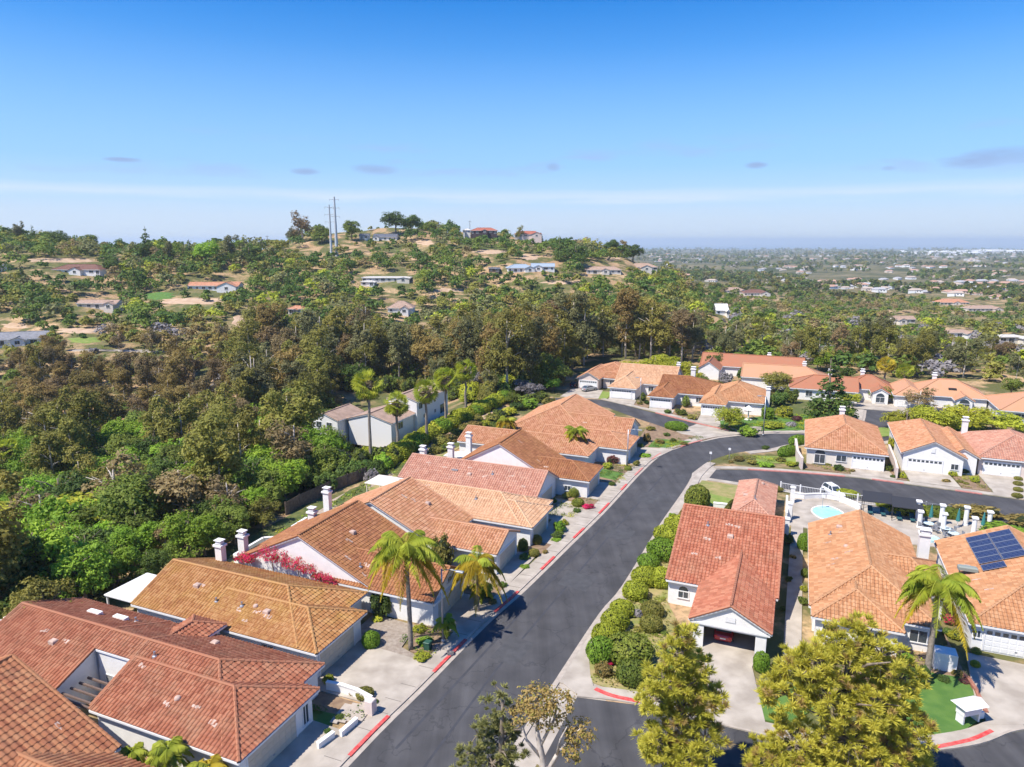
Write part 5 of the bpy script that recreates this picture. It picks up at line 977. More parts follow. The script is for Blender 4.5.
for px_, py_, hp_, k_, lb_ in ((303, 243, 32, 'drybn', 'tall grey brown tree on the skyline left of the power poles'), (293, 245, 20, 'euc', 'grey green tree under the tall skyline tree'), (322, 244, 20, 'oakmd', 'green round tree on the skyline left of the poles'), (352, 240, 20, 'oakmd', 'bright tree right of the power poles'), (396, 234, 24, 'oakdk', 'tallest dark tree on the ridge, left of a pair'), (411, 234, 20, 'oakdk', 'dark round tree on the ridge, right of a pair'), (232, 266, 30, 'euc', 'big grey green tree on the low ridge'), (208, 268, 26, 'oakbr', 'bright green tree on the low ridge'), (20, 242, 22, 'euc', 'leaning open tree at the far left skyline'), (34, 243, 18, 'con', 'dark conifer at the far left skyline'), (62, 243, 20, 'oakdk', 'dark tree on the left skyline'), (88, 246, 16, 'oakmd', 'green tree on the left skyline'),
    (541, 240, 14, 'con', 'pointed conifer right of the brick villa'), (520, 234, 14, 'eucol', 'olive tree above the brick villa'), (430, 234, 12, 'oakmd', 'green tree right of the ridge pair'), (610, 250, 18, 'oakdk', 'dark tree near the ridge end'), (625, 254, 18, 'eucrs', 'rusty tree near the ridge end'), (633, 258, 20, 'oakdk', 'dark tree at the very ridge end'), (560, 262, 26, 'con', 'dark cypress like tree above the white pair of houses'), (575, 268, 26, 'oakdk', 'big dark tree right of the white pair of houses'), (150, 262, 22, 'oakdk', 'dark tree left of the low ridge gap'), (170, 266, 24, 'euc', 'grey tree at the low ridge gap'), (250, 268, 24, 'oakdk', 'dark tree right of the big grey green ridge tree'), (115, 275, 24, 'oakdk', 'dark tree right of the brown roofed house')):
    P_ = hit(px_, py_)
    while P_[1] > 720: py_ += 2; P_ = hit(px_, py_)
    H_ = hp_ * P_[1] / 700; b_h = {'e': 13.5, 'o': 7.5, 'd': 10, 'c': 12}[k_[0]]; put_tree(k_, P_[0], P_[1], P_[2] - .5, H_ / b_h, 1, lb_, 'tree')
cnt = {}; far_pts = []
for x, y in cands:
    a_, b_ = toab(x, y)
    if -64 < a_ < 66 and b_ < 222 and not (b_ > 150 and a_ < -60): continue
    if a_ > 60 and b_ < 150: continue
    z_ = Tz(x, y); px, py = proj(x, y, z_)
    if px < -90 or px > 1110: continue
    zone, wts, (s0, s1), acc = weights(px, py - 6, y); s0 *= 1.2; s1 *= 1.25
    if inpoly(px, py, GARDEN): continue
    if zone == 'hill' and random.random() > acc * (1.25 if noise.noise((x * .02, y * .02, 3.1)) > -.12 else .4): continue
    elif random.random() > acc: continue
    k = random.choices(list(wts), list(wts.values()))[0]; s = random.uniform(s0, s1); H = {'e': 13.5, 'o': 7.5, 'd': 10, 'c': 12}[k[0]] * s
    if a_ > -74 and b_ < 125: s *= .62; H *= .62
    bad = False
    for attempt in (1.0, .55, .3):
        hh = H * attempt * .92; top = proj(x, y, z_ + hh)[1]; wpx = hh * .3 * 700 / y; bad = any(px + wpx > r_[0] and px - wpx < r_[2] and top < r_[3] - 1 - .3 * (r_[3] - r_[1]) and py > r_[1] + 3 for r_ in RECTS)
        if not bad: break
    if bad or any(math.hypot(x - h_[0], y - h_[1]) < h_[2] for h_ in HILL): continue
    s *= attempt
    if attempt < .5: k = random.choice(['oakmd', 'oakol', 'oakdk']); s = max(.3, s * 1.5)
    desc, cat = CATS[k]
    if cnt.get(cat, 0) < LIM[cat] and y < 430:
        cnt[cat] = cnt.get(cat, 0) + 1; put_tree(k, x, y, z_, s, random.uniform(.9, 1.12), lab(('big ' if s > 1.05 else 'small ' if s < .62 else '') + desc, px, py), cat, 'trees ' + WH[zone])
    else: far_pts.append((x, y, z_, s * {'e': 1.25, 'o': 1.1, 'd': 1.1, 'c': 1.2}[k[0]], k))
# low brush filling between the nearer trees: past counting, one mass
def mass(name, pts, nq, s, label, mats_of):
    ms = []; Qs = []; mi = []
    for x, y, z_, sc, k in pts:
        m_ = mats_of(k)
        if m_ not in ms: ms.append(m_)
        n_ = nq; K = max(3, n_ // 9); R = 3.0 * sc; bl = [((0, 0, R * .9), (R, R, R * .8)), ((random.uniform(-R, R) * .5, random.uniform(-R, R) * .5, R * 1.3), (R * .6,) * 3)]
        Q = clump_leaves(bl, K, 9, s * (.6 + .4 * sc), -.3, .4) + np.array([x, y, z_ - .3]); Qs.append(Q); mi += [ms.index(m_)] * len(Q)
    o = quads_obj(name, np.concatenate(Qs), ms, mi=np.array(mi)); tag(o, label, 'woodland', kind='stuff'); return o
MK = dict(euc=L_eu, eucol=L_ol, eucbn=L_bn, eucrs=L_rs, oakdk=L_dk, oakmd=L_md, oakbr=L_br, oakyg=L_yg, oakol=L_ol, oakgy=L_gy, drybn=L_bn, con=L_dk)
mass('woodland', far_pts, 190, .66, 'woods covering the far slopes and ridge', lambda k: MK[k])
br = []
for i in range(5200):
    y = math.exp(random.uniform(math.log(70), math.log(640))); x = random.uniform(-.95, .85) * y; a_, b_ = toab(x, y)
    if -66 < a_ < 66 and b_ < 224: continue
    if a_ > 60 and b_ < 150: continue
    z_ = Tz(x, y); px, py = proj(x, y, z_)
    if any(r_[0] < px < r_[2] and r_[1] < py < r_[3] + 2 for r_ in RECTS) or inpoly(px, py, GARDEN): continue
    if any(math.hypot(x - h_[0], y - h_[1]) < h_[2] * .8 for h_ in HILL): continue
    br.append((x, y, z_, random.uniform(.22, .5) * (1.35 if py < 305 else 1), random.choice(['oakol', 'oakmd', 'eucrs', 'oakdk', 'oakdk', 'euc'])))
o = mass('undergrowth', br, 45, .34, 'low brush and scrub between the trees on the slopes', lambda k: MK[k]); o['category'] = 'undergrowth'
print('TREES', cnt, len(far_pts), len(br))
# ------------------------------------------------------------------ the plain beyond: woods and small buildings
pl = []
for i in range(9000):
    y = math.exp(random.uniform(math.log(740), math.log(9500))); x = random.uniform(.02 if y < 1800 else -.75, .85) * y; z_ = Tz(x, y)
    if noise.noise((x * .004, y * .0022, 7.7)) < -.12: continue
    pl.append((x, y, z_, random.uniform(1.2, 2.2) * (y / 1500) ** .75, random.choice(['oakdk', 'oakdk', 'oakmd', 'euc', 'oakol'])))
o = mass('distant_woods', pl, 18, 2.6, 'distant dark woods on the plain towards the sea', lambda k: MK[k]); o['category'] = 'woodland'
wv = {'tan': mat('pale distant wall', (.62, .54, .46)), 'w': mat('white distant wall', (.8, .79, .77))}
rfs = [mat('distant clay roof', (.45, .27, .20)), mat('distant tan roof', (.42, .34, .28)), mat('distant grey roof', (.38, .37, .38))]
PB = []
for wm in wv.values():
    for rm_ in rfs:
        m = MB(); m.box(-8, 8, -5, 5, -3, 3.2); m.add([(-8.6, -5.6, 3.2), (8.6, -5.6, 3.2), (8.6, 5.6, 3.2), (-8.6, 5.6, 3.2), (-5, 0, 5.4), (5, 0, 5.4)], [(0, 1, 5, 4), (1, 2, 5), (2, 3, 4, 5), (3, 0, 4)], 1)
        m.box(-9.5, -2, -9, -4, -3, 2.9); m.add([(-10, -9.4, 2.9), (-1.5, -9.4, 2.9), (-1.5, -3, 2.9), (-10, -3, 2.9), (-5.75, -6, 4.6)], [(0, 1, 4), (1, 2, 4), (2, 3, 4), (3, 0, 4)], 1)
        for i in range(4): m.box(-6 + i * 3.4, -4.6 + i * 3.4, -5.05, -4.98, .9, 2.2, 2)
        PB.append(m.build('distant_house', [wm, rm_, M_glass]))
n_ = 0; tries = 0
while n_ < 290 and tries < 5000:
    tries += 1; y = math.exp(random.uniform(math.log(560), math.log(5200))); u = random.uniform(650, 1060); x = (u - 512) / 715 * y
    if y < 720 and u < 800: continue
    if noise.noise((x * .003, y * .0018, 2.2)) < -.02: continue
    z_ = Tz(x, y); s = random.uniform(.7, 1.05) * max(1, y / 2400); src = random.choice(PB); o = src.copy(); COL.objects.link(o); o.location = (x, y, z_ + .2); o.rotation_euler = (0, 0, random.uniform(-.7, .7)); o.scale = (s, s, s); o.name = 'distant_house'
    tag(o, 'small pale house in the distant suburbs on the plain', 'house', 'distant houses on the plain'); n_ += 1
for i in range(26):      # long white sheds near the shore
    u = 905 + i * 4.8 + random.uniform(-2, 2); y = random.uniform(5200, 7800); x = (u - 512) / 715 * y; m = MB(); L_ = random.uniform(60, 190); m.cbox(-L_ / 2, L_ / 2, -40, 40, -20, 22, 3); m.box(-L_ / 2, L_ / 2, -40.6, -40, 14, 17, 1)
    tag(m.build('distant_warehouse', [wv['w'], M_grey], loc=(x, y, Tz(x, y))), 'long white flat building near the coast on the horizon', 'warehouse', 'white buildings near the coast')
for o in PB: bpy.data.objects.remove(o)

# ------------------------------------------------------------------ planting round the houses
def gp(px, py, z_=0.1): a_, b_ = G(px, py, z_); return AB(a_, b_, z_)
def sh_at(key, px, py, wpx, label, hf=1.1, group=None, name='shrub', cat='shrub', flat=None):
    """shrub whose middle shows at px,py and is wpx wide"""
    a_, b_ = G(px, py + wpx * .23 * hf, .1); P = AB(a_, b_, .1); r = wpx * P.y / 700 / 2 * 1.02; return put_shrub(key, P.x, P.y, .1, r, label, h=r * hf, group=group, name=name, cat=cat, rz=-TH if flat else None, ry=r * flat if flat else None)
VG = 'clipped shrubs of the street verge'
for k, px, py, w_, hf, lb in [('cmd', 697, 497, 21, 1.9, 'tall olive dome shrub at the top corner of the verge, by the low white wall'), ('bn', 684, 512, 11, 1.2, 'small brownish shrub just below the tall dome shrub'), ('cyg', 678, 523, 24, 1.0, 'yellow green mound, uppermost of the bright verge shrubs'), ('cyg', 667, 533, 24, 1.1, 'yellow green mound below the uppermost bright one'), ('cbr', 662, 548, 27, 1.2, 'bright green dome left of the coral roof corner'), ('cbr', 648, 560, 19, 1.1, 'smaller mid green dome beside the kerb line'), ('cyg', 645, 575, 24, 1.2, 'left half of the long yellow green hedge pair'), ('cyg', 660, 576, 24, 1.2, 'right half of the long yellow green hedge pair'), ('cyg', 635, 589, 23, 1.2, 'lime green dome below the long hedge pair'), ('cyg', 622, 607, 22, 1.1, 'ragged yellow shrub in the middle of the verge'), ('cyg', 615, 618, 25, 1.2, 'yellow green mound with loose top, lower verge'), ('cyg', 606, 632, 26, 1.1, 'wide yellow green mound above the corner dome'), ('cbr', 601, 648, 28, 1.4, 'big bright green dome nearest the street corner'), ('red', 608, 662, 12, 1.0, 'small crimson flowering shrub at the street corner'), ('bn', 603, 668, 20, 1.1, 'reddish brown shrub at the very corner of the verge'), ('cmd', 629, 647, 44, .9, 'very wide olive green mound in the lower verge'), ('cdk', 632, 670, 30, 1.2, 'dark green dome beside the red brown corner shrub'), ('col', 651, 622, 21, 1.2, 'golden olive dome in front of the dry bed'), ('col', 652, 608, 21, 1.1, 'dark olive dome directly behind the golden one'), ('gy', 637, 612, 13, 1.0, 'greyish low shrub in the dry bed'), ('ol', 638, 628, 10, .8, 'tiny olive tuft in the dry bed'), ('br', 672, 515, 8, .8, 'tiny green tuft at the kerb, upper verge'), ('md', 643, 600, 10, .7, 'little green tuft between the domes')]:
    sh_at(k, px, py, w_ * 1.2, lb, hf, VG)
YG = 'front yard shrubs of the left row'
for k, px, py, w_, hf, lb in [('cbr', 371, 638, 20, 1.6, 'dense clipped green bush at the edge of the brown paving'), ('dk', 383, 601, 32, 1.9, 'large leafy dark shrub against the white wall by the tall palm'), ('yg', 377, 618, 14, .8, 'low yellow green plant below the large dark shrub'), ('yg', 421, 655, 22, .6, 'flat yellow green mound beside the brown paving'), ('br', 424, 640, 20, .6, 'low green mound behind the flat yellow one'), ('yg', 420, 628, 18, .7, 'yellow green shrub at the foot of the white wall'), ('gy', 436, 646, 13, .8, 'grey leaved rosette plant by the lamp post'), ('gy', 450, 652, 10, .8, 'pale grey agave near the red kerb'), ('yg', 328, 678, 15, 1.3, 'yellow green shrub at the corner of the ochre garage'), ('col', 365, 692, 20, 1.0, 'olive dome behind the low white garden wall'), ('bn', 352, 690, 14, .8, 'brownish planting along the low white wall'), ('dk', 375, 700, 10, .8, 'dark tuft at the end of the low white wall'), ('dk', 340, 716, 12, .9, 'dark pot plants beside the small front lawn'), ('dk', 328, 730, 10, .8, 'small dark shrub by the shaded red house wall'),
    ('md', 485, 594, 12, 1.2, 'green shrub behind the low leafy palm'), ('dk', 503, 584, 11, .9, 'dark spiky plant near the orange garage door'), ('bn', 493, 601, 12, .7, 'brown bedding by the red kerb'), ('cdk', 523, 544, 11, 2.2, 'narrow dark cone shrub against the cream wall'), ('col', 537, 539, 11, 1.7, 'olive column shrub right of the dark cone'), ('col', 534, 552, 12, 1.2, 'round olive ball shrub near the sidewalk'), ('dk', 524, 556, 14, .8, 'dark low shrub under the cone'), ('br', 525, 566, 12, .4, 'flat bright green plant by the driveway'), ('bn', 545, 551, 8, 1.0, 'small brown shrub right of the round olive ball'), ('br', 560, 526, 16, 1.3, 'bright green bush in front of the pink gable'), ('yg', 565, 522, 11, 1.0, 'yellow tipped shrub behind the bright green bush'), ('dk', 557, 534, 15, .9, 'dark undershrub below the bright green bush'), ('br', 556, 539, 13, .3, 'green ground cover at the edge of the driveway'), ('cmd', 574, 492, 11, 1.7, 'upper ball of the topiary before the white wall'), ('cmd', 578, 502, 13, 1.2, 'lower ball of the topiary before the white wall'), ('dk', 577, 510, 10, .8, 'dark shade plants under the topiary'), ('red', 587, 506, 13, .7, 'red flower bed beside the topiary'), ('ol', 566, 495, 12, .8, 'pale olive shrub left of the topiary'), ('dk', 554, 500, 8, 1.6, 'dark tall shrub at the pink house corner'),
    ('pur', 613, 458, 15, 1.3, 'round purple brown shrub before the white wall of the bend house'), ('dk', 612, 483, 9, 1.0, 'dark shrub on the drive by the brown garage'), ('yg', 607, 465, 12, 1.2, 'yellow green weeping shrub by the purple one'), ('md', 600, 455, 9, 1.6, 'slim green shrub behind the weeping one'), ('ol', 636, 463, 9, 1.2, 'olive shrub at the corner of the bend house'), ('cmd', 628, 468, 8, 1.0, 'small ball shrub left of the corner shrub'), ('dk', 583, 452, 10, 1.1, 'dark yucca clump over the pale orange roof edge'), ('gy', 592, 459, 10, 1.1, 'grey yucca clump right of the dark one'), ('br', 645, 455, 15, .3, 'bright green ground cover on the bend'), ('bn', 647, 437, 9, 2.2, 'thin tall brownish shrub beyond the bend house'), ('dk', 641, 445, 7, 1.3, 'dark shrub against the bend house wall'),
    ('bn', 660, 441, 12, .7, 'brown shrub in the island bed'), ('dk', 667, 434, 9, .8, 'small dark shrub in the island bed'), ('ol', 650, 428, 12, .7, 'olive shrub on the island near the far road'), ('md', 673, 440, 9, .7, 'green tuft in the island bed'), ('ol', 683, 443, 10, .6, 'low olive tuft at the tip of the island')]:
    sh_at(k, px, py, w_, lb, hf, YG)
def hedge(key, a, b, L_, W_, H_, ang, label, cat='hedge'):
    o = SH[key].copy(); COL.objects.link(o); o.name = 'hedge'; o.location = AB(a, b, .05); o.rotation_euler = (0, 0, -TH + ang); o.scale = (L_ / 2, W_ / 2, H_); tag(o, label, cat); return o
hedge('cbr', *G(676, 430), 4.6, 2.0, 1.7, 0, 'bright green box hedge on the island by the far road')
hedge('cbr', *G(787, 455), 5.5, 2.6, 1.6, rad(62), 'bright green hedge beside the curve, nearer half')
hedge('cbr', *G(797, 444), 5.0, 2.6, 1.6, rad(62), 'bright green hedge beside the curve, further half')
hedge('col', -7.2, 97.5, 9.0, 1.0, 1.5, rad(84), 'narrow olive hedge along the pink pool house')
hedge('col', -2.2, 110.6, 4, 1.2, 1.0, 0, 'dark clipped hedge at the pool gate')
hedge('cyg', *G(844, 497), 4.2, 1.6, 1.2, 0, 'yellow green hedge by the parked white car')
hedge('cyg', *G(905, 511), 7.5, 1.4, 1.3, 0, 'yellow green hedge behind the dark canopies')
hedge('bn', 24.6, 110.2, 9, 3, 1.9, 0, 'brown red hedge behind the white columns, left half'); hedge('bn', 31.6, 109.2, 9, 3, 1.9, -.05, 'brown red hedge behind the white columns, right half')
hedge('br', 27.5, 104.2, 8, 4, 1.6, 0, 'light green spreading hedge beyond the solar roof')
hedge('yg', 16.2, 107.0, 6, 1.6, 1.6, 0, 'low green hedge behind the leftmost white columns'); hedge('cdk', 20.6, 108.2, 6, 1.6, 1.6, 0, 'dark green hedge behind the middle white columns')
RG = 'garden shrubs right of the street'
for k, px, py, w_, hf, lb in [('dk', 788, 538, 15, 1.3, 'dark shrub between the coral and tan houses, at the rear'), ('cbr', 804, 541, 15, 2.2, 'tall bright clipped hedge column beside the tan roof'), ('cdk', 805, 572, 9, 1.8, 'narrow green column against the tan house wall'), ('dk', 788, 578, 9, 1.4, 'dark plant by the coral house side wall'), ('yg', 804, 588, 10, 1.1, 'yellow flowering shrub by the path'), ('md', 803, 600, 12, 1.2, 'green shrub at the path between the houses'), ('dk', 782, 608, 8, 1.2, 'small dark shrub along the coral house'), ('bn', 793, 556, 9, .7, 'brown bedding beside the path'), ('cbr', 761, 660, 18, 2.3, 'pointed bright green cypress shrub right of the open garage'), ('dk', 775, 664, 9, 1.1, 'dark shrub beside the pointed green one'), ('md', 664, 632, 10, .8, 'small green shrub before the coral house window'),
    ('dk', 914, 672, 30, 1.7, 'big dark rounded bush under the broad palm'), ('br', 905, 660, 20, 1.6, 'bright bush behind the broad palm trunk'), ('yg', 955, 634, 16, 1.1, 'yellow green shrub behind the white gate block'), ('cmd', 976, 650, 10, 1.3, 'upper clipped ball by the white garage'), ('cyg', 975, 663, 10, 1.3, 'lower clipped ball by the white garage'), ('boug', 950, 618, 15, 1.5, 'magenta bougainvillea in the gap between two tan houses'), ('dk', 947, 630, 12, 1.4, 'dark shrub below the magenta bougainvillea'), ('bn', 957, 672, 14, .8, 'reddish brown shrub at the lawn edge'), ('dk', 944, 678, 16, .7, 'dark ground shrubs along the lawn top'), ('yg', 933, 568, 9, 1.8, 'yellow shrub at the edge of the tan roof'), ('pur', 964, 680, 12, .7, 'dull purple shrub beside the brick edging'),
    ('dk', 765, 447, 9, 1.0, 'dark shrub on the green median'), ('bn', 739, 458, 14, .6, 'brown rock planting at the median tip'), ('ol', 752, 461, 14, .6, 'olive planting in the median bed'), ('br', 765, 464, 18, .4, 'green ground cover in the median'), ('ol', 780, 459, 13, .7, 'olive shrub in the median bed'), ('yg', 790, 463, 12, .8, 'yellow green shrub at the right end of the median'), ('bn', 731, 461, 8, .5, 'small brown tuft at the median tip'), ('md', 799, 463, 9, .9, 'mid green shrub by the pink entry wall'),
    ('md', 840, 455, 12, 1.7, 'leafy tree shrub before the arched entry house'), ('dk', 839, 467, 13, 1.0, 'dark shrub below the leafy tree shrub'), ('ol', 828, 463, 12, .6, 'olive bedding by the arched entry'), ('yg', 849, 462, 7, 1.5, 'slim green shrub left of the garage drive'), ('bn', 852, 470, 8, .6, 'brown tuft at the drive edge'), ('md', 887, 467, 11, 1.3, 'green shrub left of the wide gabled house'), ('yg', 891, 443, 9, 3.2, 'tall slender yellow green tree shrub between two garages'), ('yg', 903, 475, 10, 1.2, 'yellow green round shrub by the side road'), ('dk', 893, 476, 8, .6, 'low dark tuft by the side road'),
    ('yg', 953, 473, 12, .9, 'yellow green rockery shrub before the pink house'), ('dk', 964, 470, 13, 1.0, 'dark rockery shrub among yellow ones before the pink house'), ('col', 960, 481, 7, .7, 'small ball in the rockery near the road'), ('col', 966, 483, 6, .7, 'tiny ball at the right of the rockery'), ('yg', 975, 479, 11, 1.2, 'yellow rockery shrub at the drive edge'), ('bn', 946, 480, 10, .6, 'brown rockery tuft by the side road'), ('md', 970, 458, 12, 1.9, 'green shrub between the gabled and pink houses'), ('yg', 974, 449, 13, 2.4, 'yellow tree shrub between the gabled and pink houses'),
    ('col', 1018, 478, 8, .9, 'first clipped ball of the four at the right edge drive, furthest'), ('col', 1018, 483, 9, .9, 'second clipped ball of the four at the right edge drive'), ('col', 1018, 489, 9, .9, 'third clipped ball of the four at the right edge drive'), ('col', 1017, 495, 10, .9, 'nearest clipped ball of the four at the right edge drive'),
    ('dk', 668, 411, 9, 1.0, 'dark shrub left of the brick red house yard'), ('md', 681, 412, 13, .9, 'mid green shrub in the brick red house yard'), ('ol', 692, 417, 12, .7, 'olive shrub on the kerb of the cul-de-sac'), ('md', 643, 397, 8, 2.0, 'small palm like shrub between cul-de-sac garages'), ('dk', 647, 402, 7, 1.0, 'dark tuft between cul-de-sac garages'), ('ol', 640, 403, 8, .7, 'olive tuft before the pinkish garage'), ('md', 686, 402, 11, 1.8, 'climbing green shrub against the brick red house'), ('bn', 694, 398, 8, 1.8, 'brown climbing shrub on the brick red house'),
    ('br', 767, 413, 15, 1.7, 'bright round green bush right of the white gazebo'), ('yg', 783, 411, 20, 1.2, 'large lime green bush on the lawn bank'), ('br', 748, 431, 22, .8, 'bright green ground shrub behind the benches'), ('yg', 770, 424, 26, .5, 'lime green carpet shrub on the lawn bank'), ('pur', 797, 418, 11, 1.1, 'purple brown shrub on the lawn bank'), ('gy', 791, 424, 13, .7, 'grey shrub on the lawn bank'), ('yg', 811, 421, 14, 1.2, 'yellow shrub left of the dark conifer base'), ('dk', 778, 398, 20, 1.5, 'dark green shrub behind the lime bush'), ('bn', 772, 396, 12, 1.6, 'brown shrub by the low far house'), ('md', 790, 396, 16, 1.7, 'green shrub right of the far house porch'),
    ('yg', 760, 400, 10, 1.6, 'yellow green shrub behind the tan house chimney'), ('dk', 718, 385, 14, 1.3, 'dark shrub behind the brick red house'), ('gy', 725, 378, 16, 1.4, 'grey green shrub left of the dark grove between far houses'), ('dk', 745, 374, 20, 1.5, 'dark grove shrub between the far houses'), ('md', 757, 379, 13, 1.2, 'green shrub at the orange far house corner')]:
    sh_at(k, px, py, w_, lb, hf, RG)
def boug(a, b, z_, blobs, lb):
    r = ab_empty('bougainvillea', a, b, 0.1); tag(r, lb, 'bougainvillea'); MB().tube([(0, 0, 0), (.1, .05, z_ * .5), (0, 0, z_)], [.09, .07, .04], 6).build('stem', M_bark, r); Q = clump_leaves([((x, y_, z_ + dz), (q_, .55, q_ * .6)) for x, y_, dz, q_ in blobs], 110, 16, .075, -.7, .3); quads_obj('crown', Q, [L_red, L_md], r, mi=(rng.random(len(Q)) < .2).astype(int))
boug(-55.0, 55.5, 3.4, [(0, 0, 0, 1.1), (.9, 0, .2, .8)], 'crimson bougainvillea at the far left of the white gable wall')
boug(-51.0, 55.5, 4.5, [(0, -.2, .2, 1.6), (1.4, -.2, .1, 1.4), (-1.3, 0, -.2, 1.0)], 'crimson bougainvillea main mass above the ochre roof ridge')
boug(-47.4, 55.4, 3.9, [(0, -.2, .2, 1.6), (1.4, -.2, 0, 1.2), (-1, 0, 0, 1.2)], 'crimson bougainvillea spreading over the ochre roof, right part')
boug(-44.2, 55.4, 3.2, [(0, -.1, 0, 1.2), (.9, 0, -.5, .9)], 'thinning bougainvillea with green leaves at the right end of the gable wall')
sh_at('ol', 441, 556, 34, 'loose olive green shrub tree between the brown and orange roofs', 2.2)
# ------------------------------------------------------------------ garden trees among the houses
def tr_at(key, px, py, hpx, label, sz=1.0, name=None, wide=1.0, z_=None):
    P = Vector(hit(px, py)) if z_ is None else gp(px, py, z_); H = {'e': 13.5, 'o': 7.6, 'd': 10, 'c': 12}[key[0]]; s = hpx * P.y / 700 / H; o = put_tree(key, P.x, P.y, P.z - .1, s * wide, sz / wide, label, 'tree'); return o
for a in [('oakyg', 729, 430, 34, 'round golden green tree in front of the tan cul-de-sac house', .8), ('con', 828, 422, 66, 'big dark conifer behind the arched entry house', 1, None, 1.5), ('oakyg', 905, 432, 36, 'yellow green tree behind the wide gabled house, leftmost of three', .8), ('oakyg', 932, 434, 42, 'yellow green tree behind the wide gabled house, middle of three', .8, None, 1.2), ('oakyg', 965, 432, 40, 'yellow green tree above the white chimney, rightmost of three', .8, None, 1.2), ('oakyg', 992, 434, 40, 'yellow green tree behind the dusty pink house', .8, None, 1.2), ('drybn', 918, 412, 36, 'purple brown tree before the orange far house', .75, None, 1.3), ('oakyg', 636, 380, 30, 'lime green tree behind the pinkish tan house, far left', .8), ('oakyg', 655, 378, 34, 'lime green tree behind the pinkish tan house, tallest', .8), ('oakyg', 674, 382, 32, 'lime green tree left of the brick house chimney', .8), ('oakyg', 692, 386, 28, 'lime green tree beside the brick house chimney', .8), ('oakyg', 664, 372, 26, 'lime green tree at the back of the lime group', .8),
          ('oakmd', 862, 372, 24, 'green tree behind the brick red far house', 1), ('oakol', 905, 378, 24, 'olive tree behind the far row palms', 1), ('oakdk', 842, 385, 22, 'dark tree right of the big conifer', 1), ('oakgy', 527, 398, 24, 'rounded grey violet tree behind the bend house', .8, None, 1.2), ('oakbr', 553, 392, 18, 'bright green tree behind the bend house', .8), ('oakmd', 512, 404, 18, 'green tree left of the grey violet tree', .8), ('oakol', 572, 372, 30, 'olive tree beside the head of the cul-de-sac', 1), ('eucol', 545, 375, 40, 'olive tree at the rear of the cul-de-sac head', 1), ('oakmd', 562, 384, 20, 'leafy green tree left of the parked cars', .8),
          ('oakmd', 1010, 398, 22, 'green tree behind the right edge orange house', 1), ('oakbr', 820, 372, 22, 'bright tree behind the red far house', 1), ('oakmd', 700, 392, 22, 'green tree between the brick red and tan cul-de-sac houses', .9, None, 1.2), ('oakol', 776, 392, 26, 'olive tree behind the tan cul-de-sac house', .9, None, 1.2), ('oakdk', 808, 398, 22, 'dark tree left of the big conifer', .9, None, 1.2), ('oakmd', 884, 402, 20, 'green tree between the brick red and orange far houses', .9, None, 1.3), ('oakyg', 848, 406, 18, 'yellow green tree right of the big conifer', .9, None, 1.2), ('oakmd', 944, 398, 16, 'small green tree before the white entry gable', .9), ('oakdk', 716, 372, 24, 'dark tree in front of the long red far house', .9, None, 1.3), ('oakmd', 735, 368, 18, 'green tree at the middle of the long red far house', .9)]:
    tr_at(*a)
for a in [('oakyg', 55, 572, 108, 'wide lime green spreading tree at the left of the grove', .8, None, 1.5), ('oakbr', 98, 560, 84, 'bright green spreading tree right of the wide lime one', .8, None, 1.4), ('drybn', 120, 548, 112, 'tall grey brown bare tree in the lush grove', 1, None, 1.0), ('drybn', 186, 535, 96, 'broad grey brown bare tree right of the tall bare one', .9, None, 1.25), ('oakyg', 6, 574, 84, 'yellow green tree at the left edge of the grove', .8, None, 1.3), ('oakbr', 262, 440, 40, 'vivid green leafy tree left of the fence grove', .8, None, 1.4), ('oakbr', 238, 450, 40, 'second vivid green leafy tree in the left grove', .8, None, 1.3)]: tr_at(*a)
P_ = at_ground(88, 470); fan_palm(5, 2.6, 'golden yellow fan palm in the middle of the left grove', P_, m=L_ply, skirt=False)
P_ = at_ground(100, 466); fan_palm(5.6, 2.4, 'yellow fan palm right of the golden one in the left grove', P_, m=L_ply, skirt=False)
P_ = at_ground(280, 420); fan_palm(9, 2.8, 'green fan palm in the grove left of the grey house', P_, skirt=False)
for i in range(46):
    px = 345 + i * 4.7; py = random.uniform(374, 391) - (6 if 395 < px < 470 else 0); P = hit(px, py); put_shrub(('md', 'ol', 'dk', 'bn', 'gy', 'yg')[i % 6], P[0], P[1], P[2], random.uniform(2.4, 4.0), 'dense bush of the thicket behind the grey two storey house', h=random.uniform(3, 6), group='thicket behind the grey house')
for i in range(34):
    px = 448 + (i * 37) % 92; py = 391 + (i * 17) % 13 - (5 if px > 500 else 0); P = hit(px, py); put_shrub(('md', 'ol', 'dk', 'yg', 'dk')[i % 5], P[0], P[1], P[2], random.uniform(2.0, 3.4), 'bush filling the slope between the hedge and the woods', h=random.uniform(2.2, 4.6), group='bushes between the hedge and the woods')
for i in range(14):
    px = 338 + i * 6.5; P = hit(px, 390 + i % 3); put_shrub(('dk', 'ol', 'md')[i % 3], P[0], P[1], P[2], random.uniform(2.4, 3.4), 'bush on the slope close behind the grey two storey house', h=random.uniform(3, 5), group='bushes close behind the grey house')
for i, px in enumerate((438, 452, 468, 484, 499, 514, 531, 548, 345, 360)):
    tr_at(('euc', 'eucol', 'oakmd', 'eucrs', 'oakdk')[i % 5], px, 392 - (i % 3) * 4, 34 + 6 * (i % 3), 'tree %s behind the hedge path palms' % ('first from the left', 'second from the left', 'third from the left', 'fourth from the left', 'fifth from the left', 'sixth from the left', 'seventh from the left', 'last on the right', 'beside the grey house, outer', 'beside the grey house, inner')[i])
